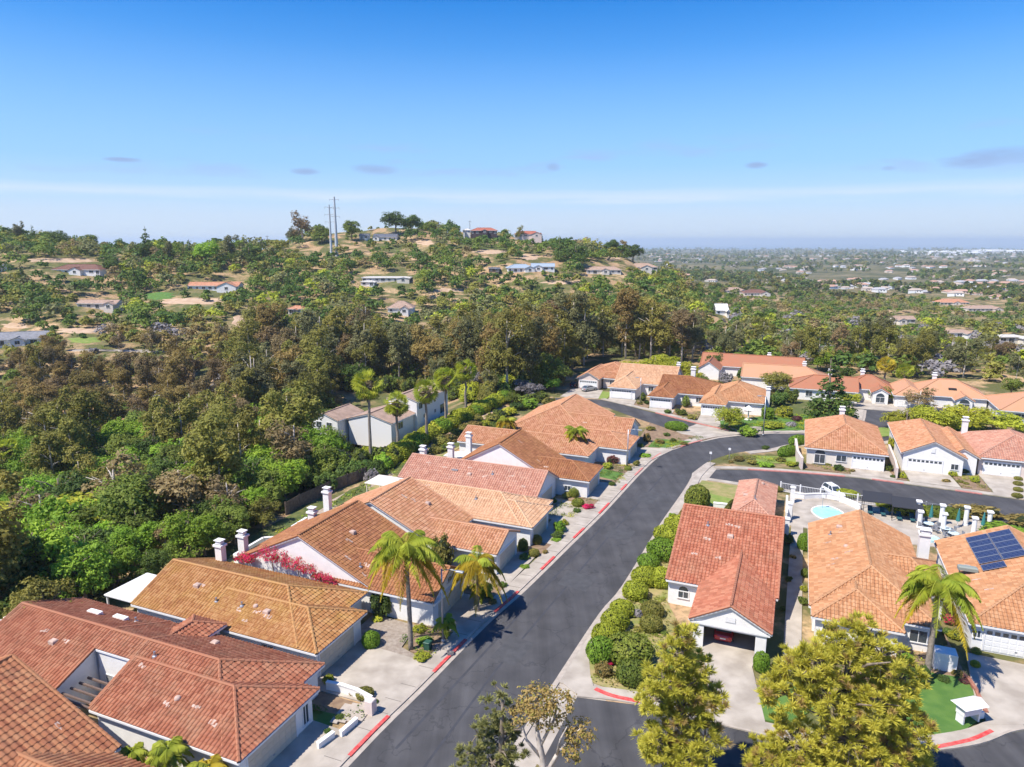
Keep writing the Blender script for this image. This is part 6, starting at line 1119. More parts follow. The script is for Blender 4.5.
# the hedge, path and ivy bank below the grey house
def along(pts, n):
    out = []
    for i in range(n):
        t = i / (n - 1) * (len(pts) - 1); k = min(int(t), len(pts) - 2); f = t - k; out.append((pts[k][0] + f * (pts[k + 1][0] - pts[k][0]), pts[k][1] + f * (pts[k + 1][1] - pts[k][1])))
    return out
for i, (px, py) in enumerate(along([(386, 467), (410, 451), (432, 437), (458, 424), (482, 412), (504, 402)], 20)):
    P = hit(px, py); put_shrub(('cyg', 'yg', 'cyg', 'yg', 'cbr')[i % 5], P[0], P[1], P[2], random.uniform(2.1, 2.7), 'golden green shrub in the long hedge below the grey two storey house', h=random.uniform(2.0, 2.9), group='long golden hedge above the tan path')
ground_patch('tan_path', [(392, 472), (412, 457), (430, 444), (455, 430), (480, 417), (503, 406), (506, 409), (484, 421), (460, 434), (436, 448), (418, 461), (398, 478)], M_dirt, .2)
ground_patch('ivy_bank', [(385, 474), (400, 463), (425, 451), (432, 454), (428, 462), (412, 470), (398, 480)], M_ivy, .22)
ground_patch('ivy_bank', [(436, 450), (462, 436), (486, 424), (506, 412), (520, 418), (512, 428), (480, 436), (455, 450), (438, 458)], M_ivy, .22)
ground_patch('ivy_bank', [(330, 505), (350, 490), (365, 484), (372, 492), (352, 508), (338, 512)], M_ivy, .2)
ground_patch('grass_bank', [(235, 545), (290, 515), (325, 500), (332, 505), (300, 525), (262, 548)], M_ivy, .2)
for i, (px, py, k, r) in enumerate([(442, 446, 'ol', 2), (450, 442, 'bn', 2.0), (458, 438, 'md', 1.8), (466, 434, 'ol', 2), (474, 430, 'bn', 2), (483, 427, 'yg', 1.8), (492, 422, 'ol', 2), (500, 419, 'md', 2), (508, 415, 'yg', 2.2), (436, 454, 'ol', 1.6), (446, 451, 'md', 1.4), (478, 422, 'ol', 1.6), (468, 427, 'bn', 1.6), (496, 430, 'md', 1.6), (488, 433, 'yg', 1.2), (516, 410, 'dk', 2.2), (522, 404, 'md', 2.4), (530, 408, 'br', 2.4), (538, 402, 'md', 2.6), (548, 405, 'ol', 2)]):
    P = hit(px, py); put_shrub(k, P[0], P[1], P[2], r, ('olive', 'brown', 'green', 'yellow')[('ol', 'bn', 'md', 'yg').index(k)] + ' scrub bush on the bank behind the pink roofed house' if k in ('ol', 'bn', 'md', 'yg') else 'leafy bush at the top of the garden bank', h=r * .9, group='scrub on the garden bank')
for i, (px, py, k, r) in enumerate([(350, 452, 'yg', 2.6), (362, 470, 'md', 2.6), (376, 476, 'dk', 2.2), (392, 462, 'md', 2.0), (340, 466, 'gy', 2.4), (330, 472, 'yg', 2.2), (384, 470, 'br', 2.0), (356, 478, 'dk', 2.4), (345, 482, 'dk', 2.4), (372, 483, 'gy', 1.6), (320, 462, 'br', 2.6), (310, 470, 'ol', 2.8), (402, 455, 'dk', 1.6), (366, 460, 'yg', 2.0), (335, 480, 'md', 2.6), (300, 480, 'yg', 2.6), (316, 480, 'md', 2.8), (380, 462, 'md', 2.0), (290, 492, 'dk', 2.8), (276, 500, 'ol', 2.8), (262, 512, 'dk', 2.6), (250, 522, 'md', 2.6), (305, 490, 'dk', 2.6), (328, 490, 'dk', 2.4)]):
    P = hit(px, py); put_shrub(k, P[0], P[1], P[2], r, {'yg': 'yellow green', 'md': 'mid green', 'dk': 'dark green', 'gy': 'grey green', 'br': 'bright green', 'ol': 'olive'}[k] + ' garden bush ' + ('below the grey two storey house' if px > 325 else 'behind the wooden garden fence'), h=r * 1.3, group='bushes between the fence and the grey house')
for px, py, k, h_, lb in ((240, 530, 'oakdk', 30, 'dark tree behind the white chimneys'), (262, 512, 'oakmd', 40, 'mid green tree behind the wooden fence, left end'), (285, 500, 'oakol', 44, 'olive tree behind the wooden fence, middle'), (302, 486, 'eucol', 46, 'loose olive tree behind the wooden fence, right end'), (268, 482, 'oakbr', 44, 'bright green tree further behind the wooden fence'), (300, 462, 'oakbr', 34, 'bright leafy tree left of the blue court'), (318, 448, 'drybn', 40, 'brown tree left of the grey two storey house'), (255, 470, 'oakmd', 40, 'broad green tree in the grove left of the fence'), (330, 455, 'oakyg', 20, 'small yellow green tree before the grey house'),
                         (225, 545, 'oakdk', 34, 'dark tree directly left of the leftmost white chimney'), (205, 556, 'oakmd', 36, 'mid green tree behind the ochre roof peak'), (178, 568, 'oakmd', 36, 'mid green tree left of the ochre roof peak'), (150, 582, 'oakdk', 42, 'dark tree behind the white patio cover'), (118, 584, 'oakol', 44, 'olive tree above the white patio cover'), (90, 592, 'oakdk', 50, 'dark tree behind the red courtyard roof peak'), (60, 598, 'oakdk', 52, 'dark tree behind the courtyard roof, left'), (30, 604, 'oakmd', 54, 'mid green tree at the left edge above the courtyard roof'), (6, 606, 'oakdk', 54, 'dark tree at the left edge by the white post')):
    tr_at(k, px, py, h_, lb)
sc_ = ground_patch('sport_court', [(318, 448), (330, 446), (338, 451), (334, 457), (322, 459)], mat('blue grey court', (.16, .19, .25), rough=.8), .3)
# loose ground cover in the beds: past counting, one mass per place
def cover(name, polys, n, s, mats, label, hh=.22, wgt=None, z0_=.12):
    Qs = []; mi = []
    for P in polys:
        xs = [p[0] for p in P]; ys = [p[1] for p in P]; A_ = (max(xs) - min(xs)) * (max(ys) - min(ys))
        for _ in range(int(n * A_)):
            x, y = random.uniform(min(xs), max(xs)), random.uniform(min(ys), max(ys))
            if not inpoly(x, y, P): continue
            w_ = noise.noise((x * .35, y * .35, 1.7))
            if w_ < -.12: continue
            k = 0 if w_ < .08 else (1 if w_ < .25 else 2); c_ = AB(x, y, z0_ + hh * .4); C = np.array(c_)[None] + rng.normal(0, 1, (7, 3)) * np.array([.22, .22, hh * .35]); Qs.append(leaf_quads(C, np.tile([0, 0, 1.0], (7, 1)), s, .7, .5)); mi += [min(k, len(mats) - 1)] * 7
    tag(quads_obj(name, np.concatenate(Qs), mats, mi=np.array(mi)), label, 'ground cover', kind='stuff')
cover('ground_cover', [[(-15.2, 57), (-14.6, 54.2), (-12.5, 53.6), (-7.4, 53.8), (-7, 60.6), (-11, 70), (-11.2, 85.5), (-6.6, 93), (-12.6, 103), (-13.8, 90), (-14.6, 72), (-15.0, 65)]], 5, .10, [L_ol, L_c5, L_c3], 'patchy low ground cover in the verge beside the street')
cover('ground_cover', [[(-33.2, 51.8), (-29.4, 51.6), (-29.1, 55.8), (-33, 55.8)], [(-34.8, 63.8), (-28.6, 63.8), (-27.9, 66.2), (-33.8, 66.4)], [(-31, 87.6), (-27.2, 88.6), (-26.8, 92.4), (-31.8, 94.2)], [(-29.8, 95), (-25.5, 94.2), (-25, 96.2), (-29.8, 96.6)], [(-30, 104.8), (-24.6, 105), (-24.2, 114.4), (-28, 114)], [(-26, 126.8), (-20.6, 126.8), (-14.4, 137.4), (-17.5, 138)], [(-37.6, 40.6), (-30, 41.2), (-30, 43)]], 7, .09, [L_dk, L_c3, L_yg], 'low bedding plants in the front yards left of the street')
cover('ground_cover', [[(3, 64.4), (11.2, 68), (15.4, 72), (15.8, 67), (12, 66), (9.8, 60.6), (4.2, 60.4)], [(3.2, 124.2), (9.6, 124.1), (9.6, 127), (3.2, 127)], [(16.1, 127.6), (18, 127.6), (18, 124), (16.9, 124)], [(25.6, 129), (29.3, 130.8), (29.4, 123.1), (26, 123.4)], [(-24.1, 157.6), (-19, 156.6), (-19, 150), (-24.1, 152.8)], [(-11, 124), (-4, 125), (2.4, 127.2), (2.4, 130.6), (-5, 128.4), (-10, 127)]], 6, .09, [L_ol, L_md, L_yg], 'low bedding plants in the gardens right of the street')
cover('ground_cover', [[(-62, 40), (-60.9, 40), (-59.9, 118), (-62, 120)], [(-8, 145.5), (2, 150), (8, 156), (10, 166), (-2, 163), (-14, 152), (-13, 145)], [(3.8, 158), (12.6, 168), (13, 175), (4, 170)], [(28, 176), (44, 172), (44, 155), (30, 152), (22, 152)]], 4, .14, [L_md, L_br, L_yg], 'low green ground cover on the banks behind the houses', hh=.35)
# ------------------------------------------------------------------ pines in the foreground
def tuft_pine(root_loc, h, blobs, lm, n_t, s, label, name='pine_tree', bark=M_bark, tr=.25, per=62, lm2=None, limbs=8, spread=1.6, tl=.48, lean=.05):
    root = empty(name, root_loc); tag(root, label, 'pine tree'); tm = trunk_mb(h * .92, tr, branches=limbs, spread=spread, zb=.3, lean=lean)
    w_ = np.array([b_[1][0] ** 2 for b_ in blobs], float); w_ /= w_.sum(); ch = rng.choice(len(blobs), n_t, p=w_); c0 = np.array([b_[0] for b_ in blobs], float)[ch]; r0 = np.array([b_[1] for b_ in blobs], float)[ch]
    d = sph(n_t, -.75); C = c0 + d * r0 * rng.uniform(.45, 1.0, n_t)[:, None]; r_t = tl * rng.uniform(.6, 1.35, n_t)
    n_all = n_t * per; o = sph(n_all, -.5); o = o + np.repeat(d, per, 0) * .6 + np.array([0, 0, .25]); o /= np.linalg.norm(o, axis=1)[:, None]; Cc = np.repeat(C, per, 0); L_ = np.repeat(r_t, per)[:, None] * rng.uniform(.6, 1.15, (n_all, 1))
    sd = np.cross(o, rng.normal(0, .45, (n_all, 3)) + np.array([0, 0, 1.0])); sd /= np.linalg.norm(sd, axis=1)[:, None]; wd = s * rng.uniform(.6, 1.3, (n_all, 1))
    Q = np.stack([Cc, Cc + o * L_ * .55 - sd * wd, Cc + o * L_, Cc + o * L_ * .55 + sd * wd], 1); mi = np.repeat((rng.random(n_t) < (.10 if lm2 else 0)).astype(int), per)
    for j in range(0, n_t, 4):     # twigs out to the tufts
        b_ = Vector(c0[j]); tm.tube([b_, Vector(C[j])], [.06, .02], 4, cap=False)
    tm.build('trunk', bark, root, smooth=True); quads_obj('crown', Q, [lm, lm2 or lm], root, mi=mi); return root
def pblobs(spec): return [((x * .86, y, z_), (r * .9, r * .9, r * f * .9)) for x, y, z_, r, f in spec]
gb = gp(676, 794)
tuft_pine(gb, 13, pblobs([(0, 0, 12.2, 1.0, 1.1), (-.6, 0, 10.8, 1.5, .8), (1.1, .4, 9.6, 1.5, .7), (-1.6, -.2, 9.0, 1.6, .7), (.2, 0, 8.4, 1.8, .7), (2.0, 0, 7.6, 1.5, .6), (-2.0, .5, 7.0, 1.5, .6), (.4, .6, 6.2, 1.9, .7), (1.9, -.4, 4.8, 1.7, .7), (-1.8, -.6, 4.6, 1.8, .7), (.2, -.8, 3.6, 2, .7), (-1, 1.0, 2.6, 1.6, .7)]), L_pin, 760, .026, 'tall golden green pine standing before the coral house corner', lm2=L_pb)
gb = gp(834, 800)
tuft_pine(gb, 13, pblobs([(-2.6, 0, 10.4, 2.0, .8), (0, .5, 11.4, 2.1, .8), (2.4, 0, 11.0, 1.9, .8), (4.2, .4, 9.0, 2.1, .8), (-4.4, .4, 8.0, 2.0, .8), (-1.4, -.6, 8.4, 2.4, .8), (1.6, -.8, 8.2, 2.4, .8), (4.8, -.5, 6.2, 2.2, .8), (-4.0, -.8, 5.0, 2.4, .8), (0, -1.2, 5.6, 2.6, .8), (2.8, -1.2, 4.6, 2.6, .8), (5.4, -.6, 3.2, 2.0, .8), (-5.8, -.4, 3.4, 2.0, .8), (-1.6, -1.6, 3.0, 2.6, .8), (-3.4, 1, 10, 1.3, .9), (1, 1, 12.6, 1, .8)]), L_pin, 1750, .026, 'broad golden green pine filling the bottom right foreground', lm2=L_pb, limbs=10, spread=3.2, tr=.3)
gb = gp(500, 806)
tuft_pine(gb, 9.4, pblobs([(0, 0, 8.9, .5, 1.2), (-1.1, 0, 8.0, .5, 1), (.2, .2, 7.6, .8, 1), (-.9, 0, 6.8, .9, .8), (1.0, 0, 6.4, .8, .8), (-1.7, 0, 5.6, .9, .7), (.3, .3, 5.4, 1.3, .7), (-2.2, 0, 4.2, 1.0, .7), (1.1, 0, 4.2, 1.2, .7), (-.6, -.3, 3.6, 1.5, .7), (-2.8, .2, 2.6, 1.1, .7), (.4, 0, 2.0, 1.8, .7)]), L_pin2, 230, .03, 'dark open pine at the bottom centre beside the pale trunked tree', tl=.4)
r_ = empty('eucalyptus_tree', gp(541, 812)); tag(r_, 'rust gold leaved tree with pale forked trunk, bottom centre', 'eucalyptus')
mb = MB(); mb.tube([(0, 0, -.2), (.2, 0, 2), (.1, .1, 4), (-.3, .2, 6), (-.2, .2, 8)], [.3, .26, .22, .15, .06], 8); mb.tube([(.15, 0, 2.6), (1.0, 0, 4.4), (2.0, .2, 5.6), (2.6, .2, 6.3)], [.18, .14, .09, .04], 7); mb.tube([(.1, .1, 4), (-1.0, .2, 5.4), (-1.4, .2, 7.0)], [.13, .1, .04], 6); mb.tube([(-.1, .1, 5), (.8, .3, 6.8), (1.1, .4, 8)], [.12, .08, .03], 6); mb.tube([(1.0, 0, 4.4), (1.2, -.5, 6), (1.6, -.6, 7)], [.1, .07, .03], 6)
mb.build('trunk', M_barkp, r_, smooth=True); quads_obj('crown', clump_leaves([((-.2, .2, 8.3), (1.5, 1.3, .9)), ((-1.2, .2, 7.4), (1.0, 1.0, .8)), ((1.1, .3, 8.2), (1.1, 1, .8)), ((2.6, .2, 6.0), (1.15, 1, .9)), ((.4, .5, 6.9), (1.2, 1, .7)), ((2.0, -.3, 5.0), (.8, .8, .6))], 300, 14, .1, -.8, .28), [L_pb, L_ol], r_, mi=(rng.random(4200) < .25).astype(int))

for i_, (a_, b_) in enumerate(((-22.4, 62.5), (-20.6, 78), (-19.2, 97), (-4.5, 47.6))):
    mb = MB(); mb.lathe([(.36, 0), (.36, .012), (.3, .016)], n=18); o = simple('manhole_cover', ('nearest round iron manhole cover in the main street', 'middle round iron manhole cover in the main street', 'furthest round iron manhole cover in the main street', 'round iron manhole cover in the court road')[i_], 'manhole cover', mb, mat('cast iron', (.09, .085, .08), rough=.7), a_, b_, .012) if False else None
# ------------------------------------------------------------------ cars
def car(label, a, b, yaw, paint, suv=True, z_=0.02, cat='car', loc=None):
    root = empty('parked_car', AB(a, b, z_) if loc is None else loc, -TH + yaw); tag(root, label, cat); L_, W_ = 4.6, 1.84
    # stations along the length: x, half width, sill z, belt z
    st_ = [(-2.3, .74, .42, .72), (-2.22, .84, .3, .86), (-1.7, .9, .24, .96), (-.6, .92, .22, 1.0), (.7, .92, .22, .98), (1.1, .91, .24, .95), (1.9, .88, .28, .84), (2.22, .8, .34, .74), (2.32, .66, .42, .62)]
    V, Fc = [], []
    for x, hw, s0, bz in st_: V += [(x, -hw * .86, s0), (x, -hw, (s0 + bz) / 2 - .05), (x, -hw * .97, bz - .06), (x, -hw * .86, bz), (x, hw * .86, bz), (x, hw * .97, bz - .06), (x, hw, (s0 + bz) / 2 - .05), (x, hw * .86, s0)]
    for i in range(len(st_) - 1):
        for k in range(8): Fc.append((i * 8 + k, i * 8 + (k + 1) % 8, (i + 1) * 8 + (k + 1) % 8, (i + 1) * 8 + k))
    Fc += [tuple(range(8))[::-1], tuple(range((len(st_) - 1) * 8, len(st_) * 8))]; mb = MB().add(V, Fc)
    rz = 1.62 if suv else 1.42; r0, r1 = (-1.75, .3) if suv else (-1.0, .25)
    roof = [(r0, -.64, rz - .06), (r0 + .12, -.56, rz), (r1 - .1, -.56, rz), (r1, -.62, rz - .05)]; rv = [(x, y, z) for x, y, z in roof] + [(x, -y, z) for x, y, z in roof]
    mb.add(rv + [(x, y, z - .07) for x, y, z in rv], [(0, 1, 5, 4), (1, 2, 6, 5), (2, 3, 7, 6), (0, 8, 9, 1), (1, 9, 10, 2), (2, 10, 11, 3), (4, 5, 13, 12), (5, 6, 14, 13), (6, 7, 15, 14), (0, 4, 12, 8), (3, 11, 15, 7)])
    bx = (-2.15 if suv else -1.8, 1.15)
    for s in (-1, 1):
        for (xa, xb) in ((bx[0], r0), (bx[1], r1), (-.35, -.35)): mb.bar((xa, s * .78, .96), (xb, s * .61, rz - .06), .07, .08)
    body = mb.build('body', paint, root, smooth=False)
    g = MB(); q0 = [(bx[0] + .05, .76, .95), (r0 + .02, .6, rz - .07), (r1 - .02, .6, rz - .07), (bx[1] - .05, .76, .95)]
    gv = [(x, -y, z) for x, y, z in q0] + q0; g.add(gv, [(0, 1, 2, 3), (4, 7, 6, 5), (0, 4, 5, 1), (3, 2, 6, 7), (0, 3, 7, 4)]); g.build('windows', M_glass, root)
    for x in (-1.42, 1.42):
        for s in (-1, 1):
            w_ = MB(); w_.tube([(x, s * .72, .34), (x, s * .93, .34)], [.34, .34], 18); wo_ = w_.build('wheel', mat('tyre rubber', (.02, .02, .02), rough=.9), root); MB().tube([(x, s * .93, .34), (x, s * .945, .34)], [.21, .19], 12).build('rim', M_met, wo_)
    for s in (-1, 1):
        m1 = MB(); m1.cbox(2.12, 2.31, min(s * .5, s * .74), max(s * .5, s * .74), .56, .72, .02); m1.build('headlight', mat('lamp glass', (.75, .78, .8), rough=.1), root)
        m2 = MB(); m2.cbox(-2.32, -2.2, min(s * .52, s * .76), max(s * .52, s * .76), .62, .84, .02); m2.build('tail_light', mat('red lamp', (.5, .02, .02), rough=.2), root)
    m3 = MB(); m3.box(2.24, 2.34, -.42, .42, .36, .5); m3.build('grille', M_dark, root); m4 = MB(); m4.box(-2.335, -2.3, -.26, .26, .5, .62); m4.box(2.325, 2.35, -.2, .2, .3, .36); m4.build('number_plate', M_white, root)
    for s in (-1, 1): MB().cbox(.75, .95, min(s * .9, s * 1.04), max(s * .9, s * 1.04), .95, 1.08, .02).build('mirror', paint, root)
    return root
P_wh = mat('white car paint', (.82, .82, .82), rough=.25, spec=.6); P_sv = mat('silver car paint', (.42, .44, .46), rough=.25, spec=.6, metal=.4); P_bk = mat('black car paint', (.03, .03, .035), rough=.2, spec=.6); P_rd = mat('red car paint', (.38, .02, .03), rough=.2, spec=.7)
car('white car parked on the side road beside the pool fence', *G(833, 495), rad(-60), P_wh).scale = (.9, .9, .95)
car('red car parked inside the open garage of the coral house', -4.4, 66.2, rad(90), P_rd, suv=False, z_=.14)
car('silver car on the drive at the head of the cul-de-sac', *G(589, 391), rad(60), P_sv, suv=False, z_=.12)
car('black car behind the silver one at the cul-de-sac head', *G(577, 387), rad(75), P_bk, z_=.12)
car('dark car at the right edge on the white garage drive', 23.4, 68.4, rad(90), P_bk, suv=False, z_=.13)
# ------------------------------------------------------------------ poles, boxes, fences, walls
def lamp(a, b, h, label, arm=(1.9, 0), head=True, m=M_met):
    r = ab_empty('street_lamp', a, b, .1); tag(r, label, 'street lamp'); mb = MB(); mb.lathe([(.2, 0), (.2, .25), (.12, .32)], n=10); mb.tube([(0, 0, .1), (0, 0, h)], [.11, .065], 10); mb.tube([(0, 0, h - .15), (arm[0] * .5, arm[1] * .5, h + .12), (arm[0], arm[1], h + .1)], [.05, .045, .04], 6); mb.build('pole', m, r, smooth=True)
    hd = MB(); x, y = arm; hd.cbox(x - .35, x + .4, y - .16, y + .16, h + .02, h + .17, .04); o = hd.build('lamp_head', M_grey, r); ln = MB(); ln.box(x - .15, x + .3, y - .1, y + .1, h - .01, h + .02); ln.build('lens', mat('lamp lens', (.7, .7, .65), rough=.2), o); return r
lamp(*G(443, 643), 7.6, 'slim grey street lamp between the left sidewalk palms', m=M_met)
lamp(*G(640, 405), 6.5, 'thin street lamp on the cul-de-sac kerb', arm=(-.8, -.6)); lamp(*G(763, 436), 8.0, 'thin street lamp at the outer side of the bend', arm=(-1.2, -.6)); lamp(*G(627, 470), 7, 'grey street lamp at the corner of the bend house')
def sign(a, b, label, face=None, h=2.2, st='plate'):
    r = ab_empty('street_sign', a, b, .1); tag(r, label, 'street sign'); MB().tube([(0, 0, 0), (0, 0, h)], [.035, .035], 6).build('post', M_met, r); m = MB()
    m.box(-.2, .2, -.06, -.03, h - .5, h - .1); m.build('sign_plate', face or M_trim, r); return r
sign(*G(672, 455) if False else G(729, 461), 'white street sign at the tip of the median', h=2.4); sign(*G(822, 509), 'small white sign on the pool deck fence'); sign(-12.2, 119.6, 'small white sign at the mouth of the side road', h=2.6)
def simple(name, label, cat, mb, m, a, b, z_=.1, ang=0.0, group=None): return tag(mb.build(name, m, loc=AB(a, b, z_), rz=-TH + ang), label, cat, group)
mb = MB(); mb.cbox(-.3, .3, -.3, .3, 0, .75, .06); mb.cbox(-.34, .34, -.34, .34, .7, .82, .05); simple('utility_box', 'dark green utility box in the yellow green ground cover', 'utility box', mb, mat('green enamel', (.03, .09, .06), rough=.5), *G(428, 650))
for px, py, lb in ((754, 432, 'left grey bench on the lawn bank'), (757, 431.6, 'right grey bench on the lawn bank')):
    mb = MB(); mb.cbox(-.8, .8, -.25, .25, .4, .48, .02); mb.cbox(-.8, .8, .2, .27, .5, .9, .02); [mb.box(x, x + .08, -.2, .25, 0, .42) for x in (-.7, .62)]; simple('bench', lb, 'bench', mb, M_conc, *G(px, py))
# mail cabinet
r = ab_empty('mail_kiosk', *G(967, 722), .12); r.rotation_euler = (0, 0, rad(14)); tag(r, 'white roofed mail kiosk on short legs at the edge of the curved lawn', 'mail kiosk')
m = MB(); m.cbox(-.85, .85, -.4, .4, .75, 1.55, .03); m.build('cabinet', M_trim, r); m = MB(); m.add([(-1.15, -.75, 1.55), (1.15, -.75, 1.55), (1.15, .75, 1.55), (-1.15, .75, 1.55), (-1.05, 0, 1.95), (1.05, 0, 1.95)], [(0, 1, 5, 4), (2, 3, 4, 5), (1, 2, 5), (3, 0, 4), (0, 3, 2, 1)]); m.build('roof', M_trim, r)
for x in (-.75, .75): m = MB(); m.box(x - .07, x + .07, -.35, .35, 0, .8); m.build('leg', M_trim, r)
m = MB(); m.cbox(.95, 1.55, -.1, .1, 0, .6, .03); m.build('parcel_post', M_trim, r)
def wall_obj(name, label, pts, h, t, m, cat='garden wall', z_=0.0, cap=True):
    mb = MB(); P0 = AB(*pts[0])
    for p, q_ in zip(pts[:-1], pts[1:]):
        A_, B_ = AB(*p) - P0, AB(*q_) - P0; mb.bar((A_.x, A_.y, h / 2), (B_.x, B_.y, h / 2), t, h)
        if cap: mb.bar((A_.x, A_.y, h + .04), (B_.x, B_.y, h + .04), t + .1, .08)
    o = mb.build(name, m, loc=(P0.x, P0.y, z_)); return tag(o, label, cat)
wall_obj('garden_wall', 'low white wall with planting beside the wide pale driveway', [G(327, 690), G(342, 693), G(357, 698), G(372, 706)], .8, .25, M_white)
wall_obj('garden_wall', 'low white planter wall at the nearest sidewalk, left end', [G(318, 750), G(334, 738)], .55, .25, M_white); wall_obj('garden_wall', 'low white planter wall beside the small front lawn, right end', [G(341, 738), G(357, 724)], .55, .25, M_white)
mb = MB(); mb.cbox(-.35, .35, -.35, .35, 0, 1.25, .05); simple('gate_pier', 'square stucco pier at the end of the low white wall', 'pier', mb, M_pinkw, *G(371, 714))
for i in range(4):
    a_, b_ = G(341 + i * 8.2, 715 - i * .6); mb = MB(); mb.cbox(-.32, .32, -1.2, 1.2, 0, .09, .02); simple('stepping_slab', ('nearest the house', 'second from the house', 'third from the house', 'nearest the pier')[i] + ', pale slab of the entry walk by the small lawn', 'paving slab', mb, M_conc2, a_, b_, .12, .1)
wall_obj('patio_wall', 'curved white patio wall behind the red courtyard house', [(-61, 44.6), (-61.4, 42.6), (-59.6, 40.8), (-56.5, 43.9)], 1.5, .3, M_white)
r = ab_empty('patio_cover', -60.6, 47.6); tag(r, 'flat white patio cover left of the ochre roof', 'patio cover'); m = MB(); m.cbox(-2.9, 2.0, -2.6, 2.6, 2.5, 2.66, .04); [m.box(-2.9, 2.0, -2.5 + i * .5, -2.42 + i * .5, 2.4, 2.5) for i in range(11)]; m.build('canopy', M_trim, r)
for x in (-2.7, 1.8):
    for y in (-2.4, 2.4): m = MB(); m.box(x - .08, x + .08, y - .08, y + .08, 0, 2.45); m.build('post', M_trim, r)
wall_obj('patio_wall', 'white patio wall between the two leftmost chimneys', [(-57.2, 58.6), (-60.2, 59.4), (-60.4, 64.6), (-57, 66.6)], 1.3, .25, M_white); wall_obj('patio_wall', 'white patio wall behind the orange house chimney', [(-57, 68.4), (-59.4, 68.8), (-59.6, 72)], 1.3, .25, M_white); wall_obj('patio_wall', 'white patio wall behind the brown gabled house', [(-51, 100.5), (-53.5, 101), (-53.6, 105.2), (-50.6, 105.6)], 1.8, .25, M_white)
mb = MB(); mb.cbox(-1.8, 1.8, -1.4, 1.4, 2.4, 2.55, .03); [mb.box(x, x + .12, y, y + .12, 0, 2.4) for x in (-1.6, 1.5) for y in (-1.2, 1.1)]; simple('patio_cover', 'pale patio cover beside the chimney of the brown gabled house', 'patio cover', mb, M_cream, -51.8, 94.6 + 7)
mb = MB(); mb.cbox(-2.6, 2.6, -2, 2, 2.3, 2.42, .03); [mb.box(x, x + .12, y, y + .12, 0, 2.3) for x in (-2.4, 2.3) for y in (-1.8, 1.7)]; simple('patio_cover', 'cream canvas patio cover left of the pink roof', 'patio cover', mb, M_cream, -55.8, 86)
# white post at the far left
mb = MB(); mb.cbox(-.5, .5, -.45, .45, 0, 3.6, .06); mb.cbox(-.62, .62, -.57, .57, 3.2, 3.4, .04); simple('chimney_stack', 'white chimney stack at the left edge beside the red roof', 'chimney', mb, M_white, -66.2, 37.6, 0)
# wooden garden fence
pts = [(286, 517), (300, 508), (318, 500), (334, 492), (348, 486), (362, 480), (374, 474)]; ps = [Vector(hit(*p)) for p in pts]; r = empty('garden_fence', ps[0]); tag(r, 'weathered wooden fence along the garden below the grey house', 'fence')
bd = MB(); po = []
for p, q_ in zip(ps[:-1], ps[1:]):
    L_ = (q_ - p).length; n = int(L_ / .16)
    for i in range(n): c_ = p.lerp(q_, (i + .5) / n) - ps[0]; d = (q_ - p).normalized() * .07; hh = 1.85 + random.uniform(-.03, .03); bd.bar((c_ - d) + Vector((0, 0, hh / 2)), (c_ + d) + Vector((0, 0, hh / 2)), .03, hh)
bd.build('boards', M_wood, r)
for p in ps: c_ = p - ps[0]; m = MB(); m.box(c_.x - .07, c_.x + .07, c_.y - .07, c_.y + .07, c_.z - .5, c_.z + 2.0); m.build('post', M_wood, r)
# pool and its terrace
a_, b_ = G(828, 514); n = 28; pool = [(a_ + 1.9 * math.cos(6.283 * i / n) * (1 + .1 * math.cos(6.283 * i / n * 2 + .5)), b_ + 2.8 * math.sin(6.283 * i / n)) for i in range(n)]
r = ab_empty('swimming_pool', a_, b_, .13); tag(r, 'small kidney shaped turquoise pool beside the white curved fence', 'swimming pool')
m = MB(); lp = [(x - a_, y - b_) for x, y in pool]; m.slab(lp, 0, .012); m.build('water', mat('pool water', (.34, .60, .60), rough=.06, spec=.6, col2=(.44, .68, .67), vscale=.8), r)
m = MB(); ou_ = [(x * 1.09, y * 1.09) for x, y in lp]
for i in range(n): j = (i + 1) % n; m.add([(*lp[i], .0), (*lp[j], .0), (*ou_[j], .0), (*ou_[i], .0), (*lp[i], .06), (*lp[j], .06), (*ou_[j], .06), (*ou_[i], .06)], [(4, 5, 6, 7), (0, 4, 7, 3), (1, 2, 6, 5), (0, 1, 5, 4), (2, 3, 7, 6)])
m.build('coping', M_white, r)
mb = MB(); mb.lathe([(.9, 0), (.95, .35), (.8, .4), (.75, .3)], n=20); simple('spa_tub', 'small pale blue spa tub by the white chimney', 'spa tub', mb, mat('pale blue tub', (.45, .68, .74), rough=.3), *G(931, 541), .12)
wall_obj('pool_wall', 'curved white wall round the back of the pool', [G(x, y) for x, y in ((793, 498), (804, 499.5), (814, 499), (827, 499), (840, 502), (850, 506), (860, 511))], .85, .25, M_white)
def rail_fence(label, pts, h=1.5, m=M_trim):
    r = ab_empty('pool_fence', *pts[0], .12); tag(r, label, 'fence'); rl = MB(); P0 = AB(*pts[0])
    for p, q_ in zip(pts[:-1], pts[1:]):
        A_ = Vector((p[0] - pts[0][0], p[1] - pts[0][1], 0)); B_ = Vector((q_[0] - pts[0][0], q_[1] - pts[0][1], 0)); L_ = (B_ - A_).length
        for zz in (.15, h - .1): rl.bar(A_ + Vector((0, 0, zz)), B_ + Vector((0, 0, zz)), .06, .06)
        for i in range(int(L_ / .22)): c_ = A_.lerp(B_, i / int(L_ / .22)); rl.box(c_.x - .012, c_.x + .012, c_.y - .012, c_.y + .012, .15, h - .1)
        k = max(1, round(L_ / 3))
        for i in range(k): c_ = A_.lerp(B_, i / k); po_ = MB(); po_.cbox(c_.x - .09, c_.x + .09, c_.y - .09, c_.y + .09, 0, h + .12, .03); po_.build('post', m, r)
    rl.build('rails', m, r)
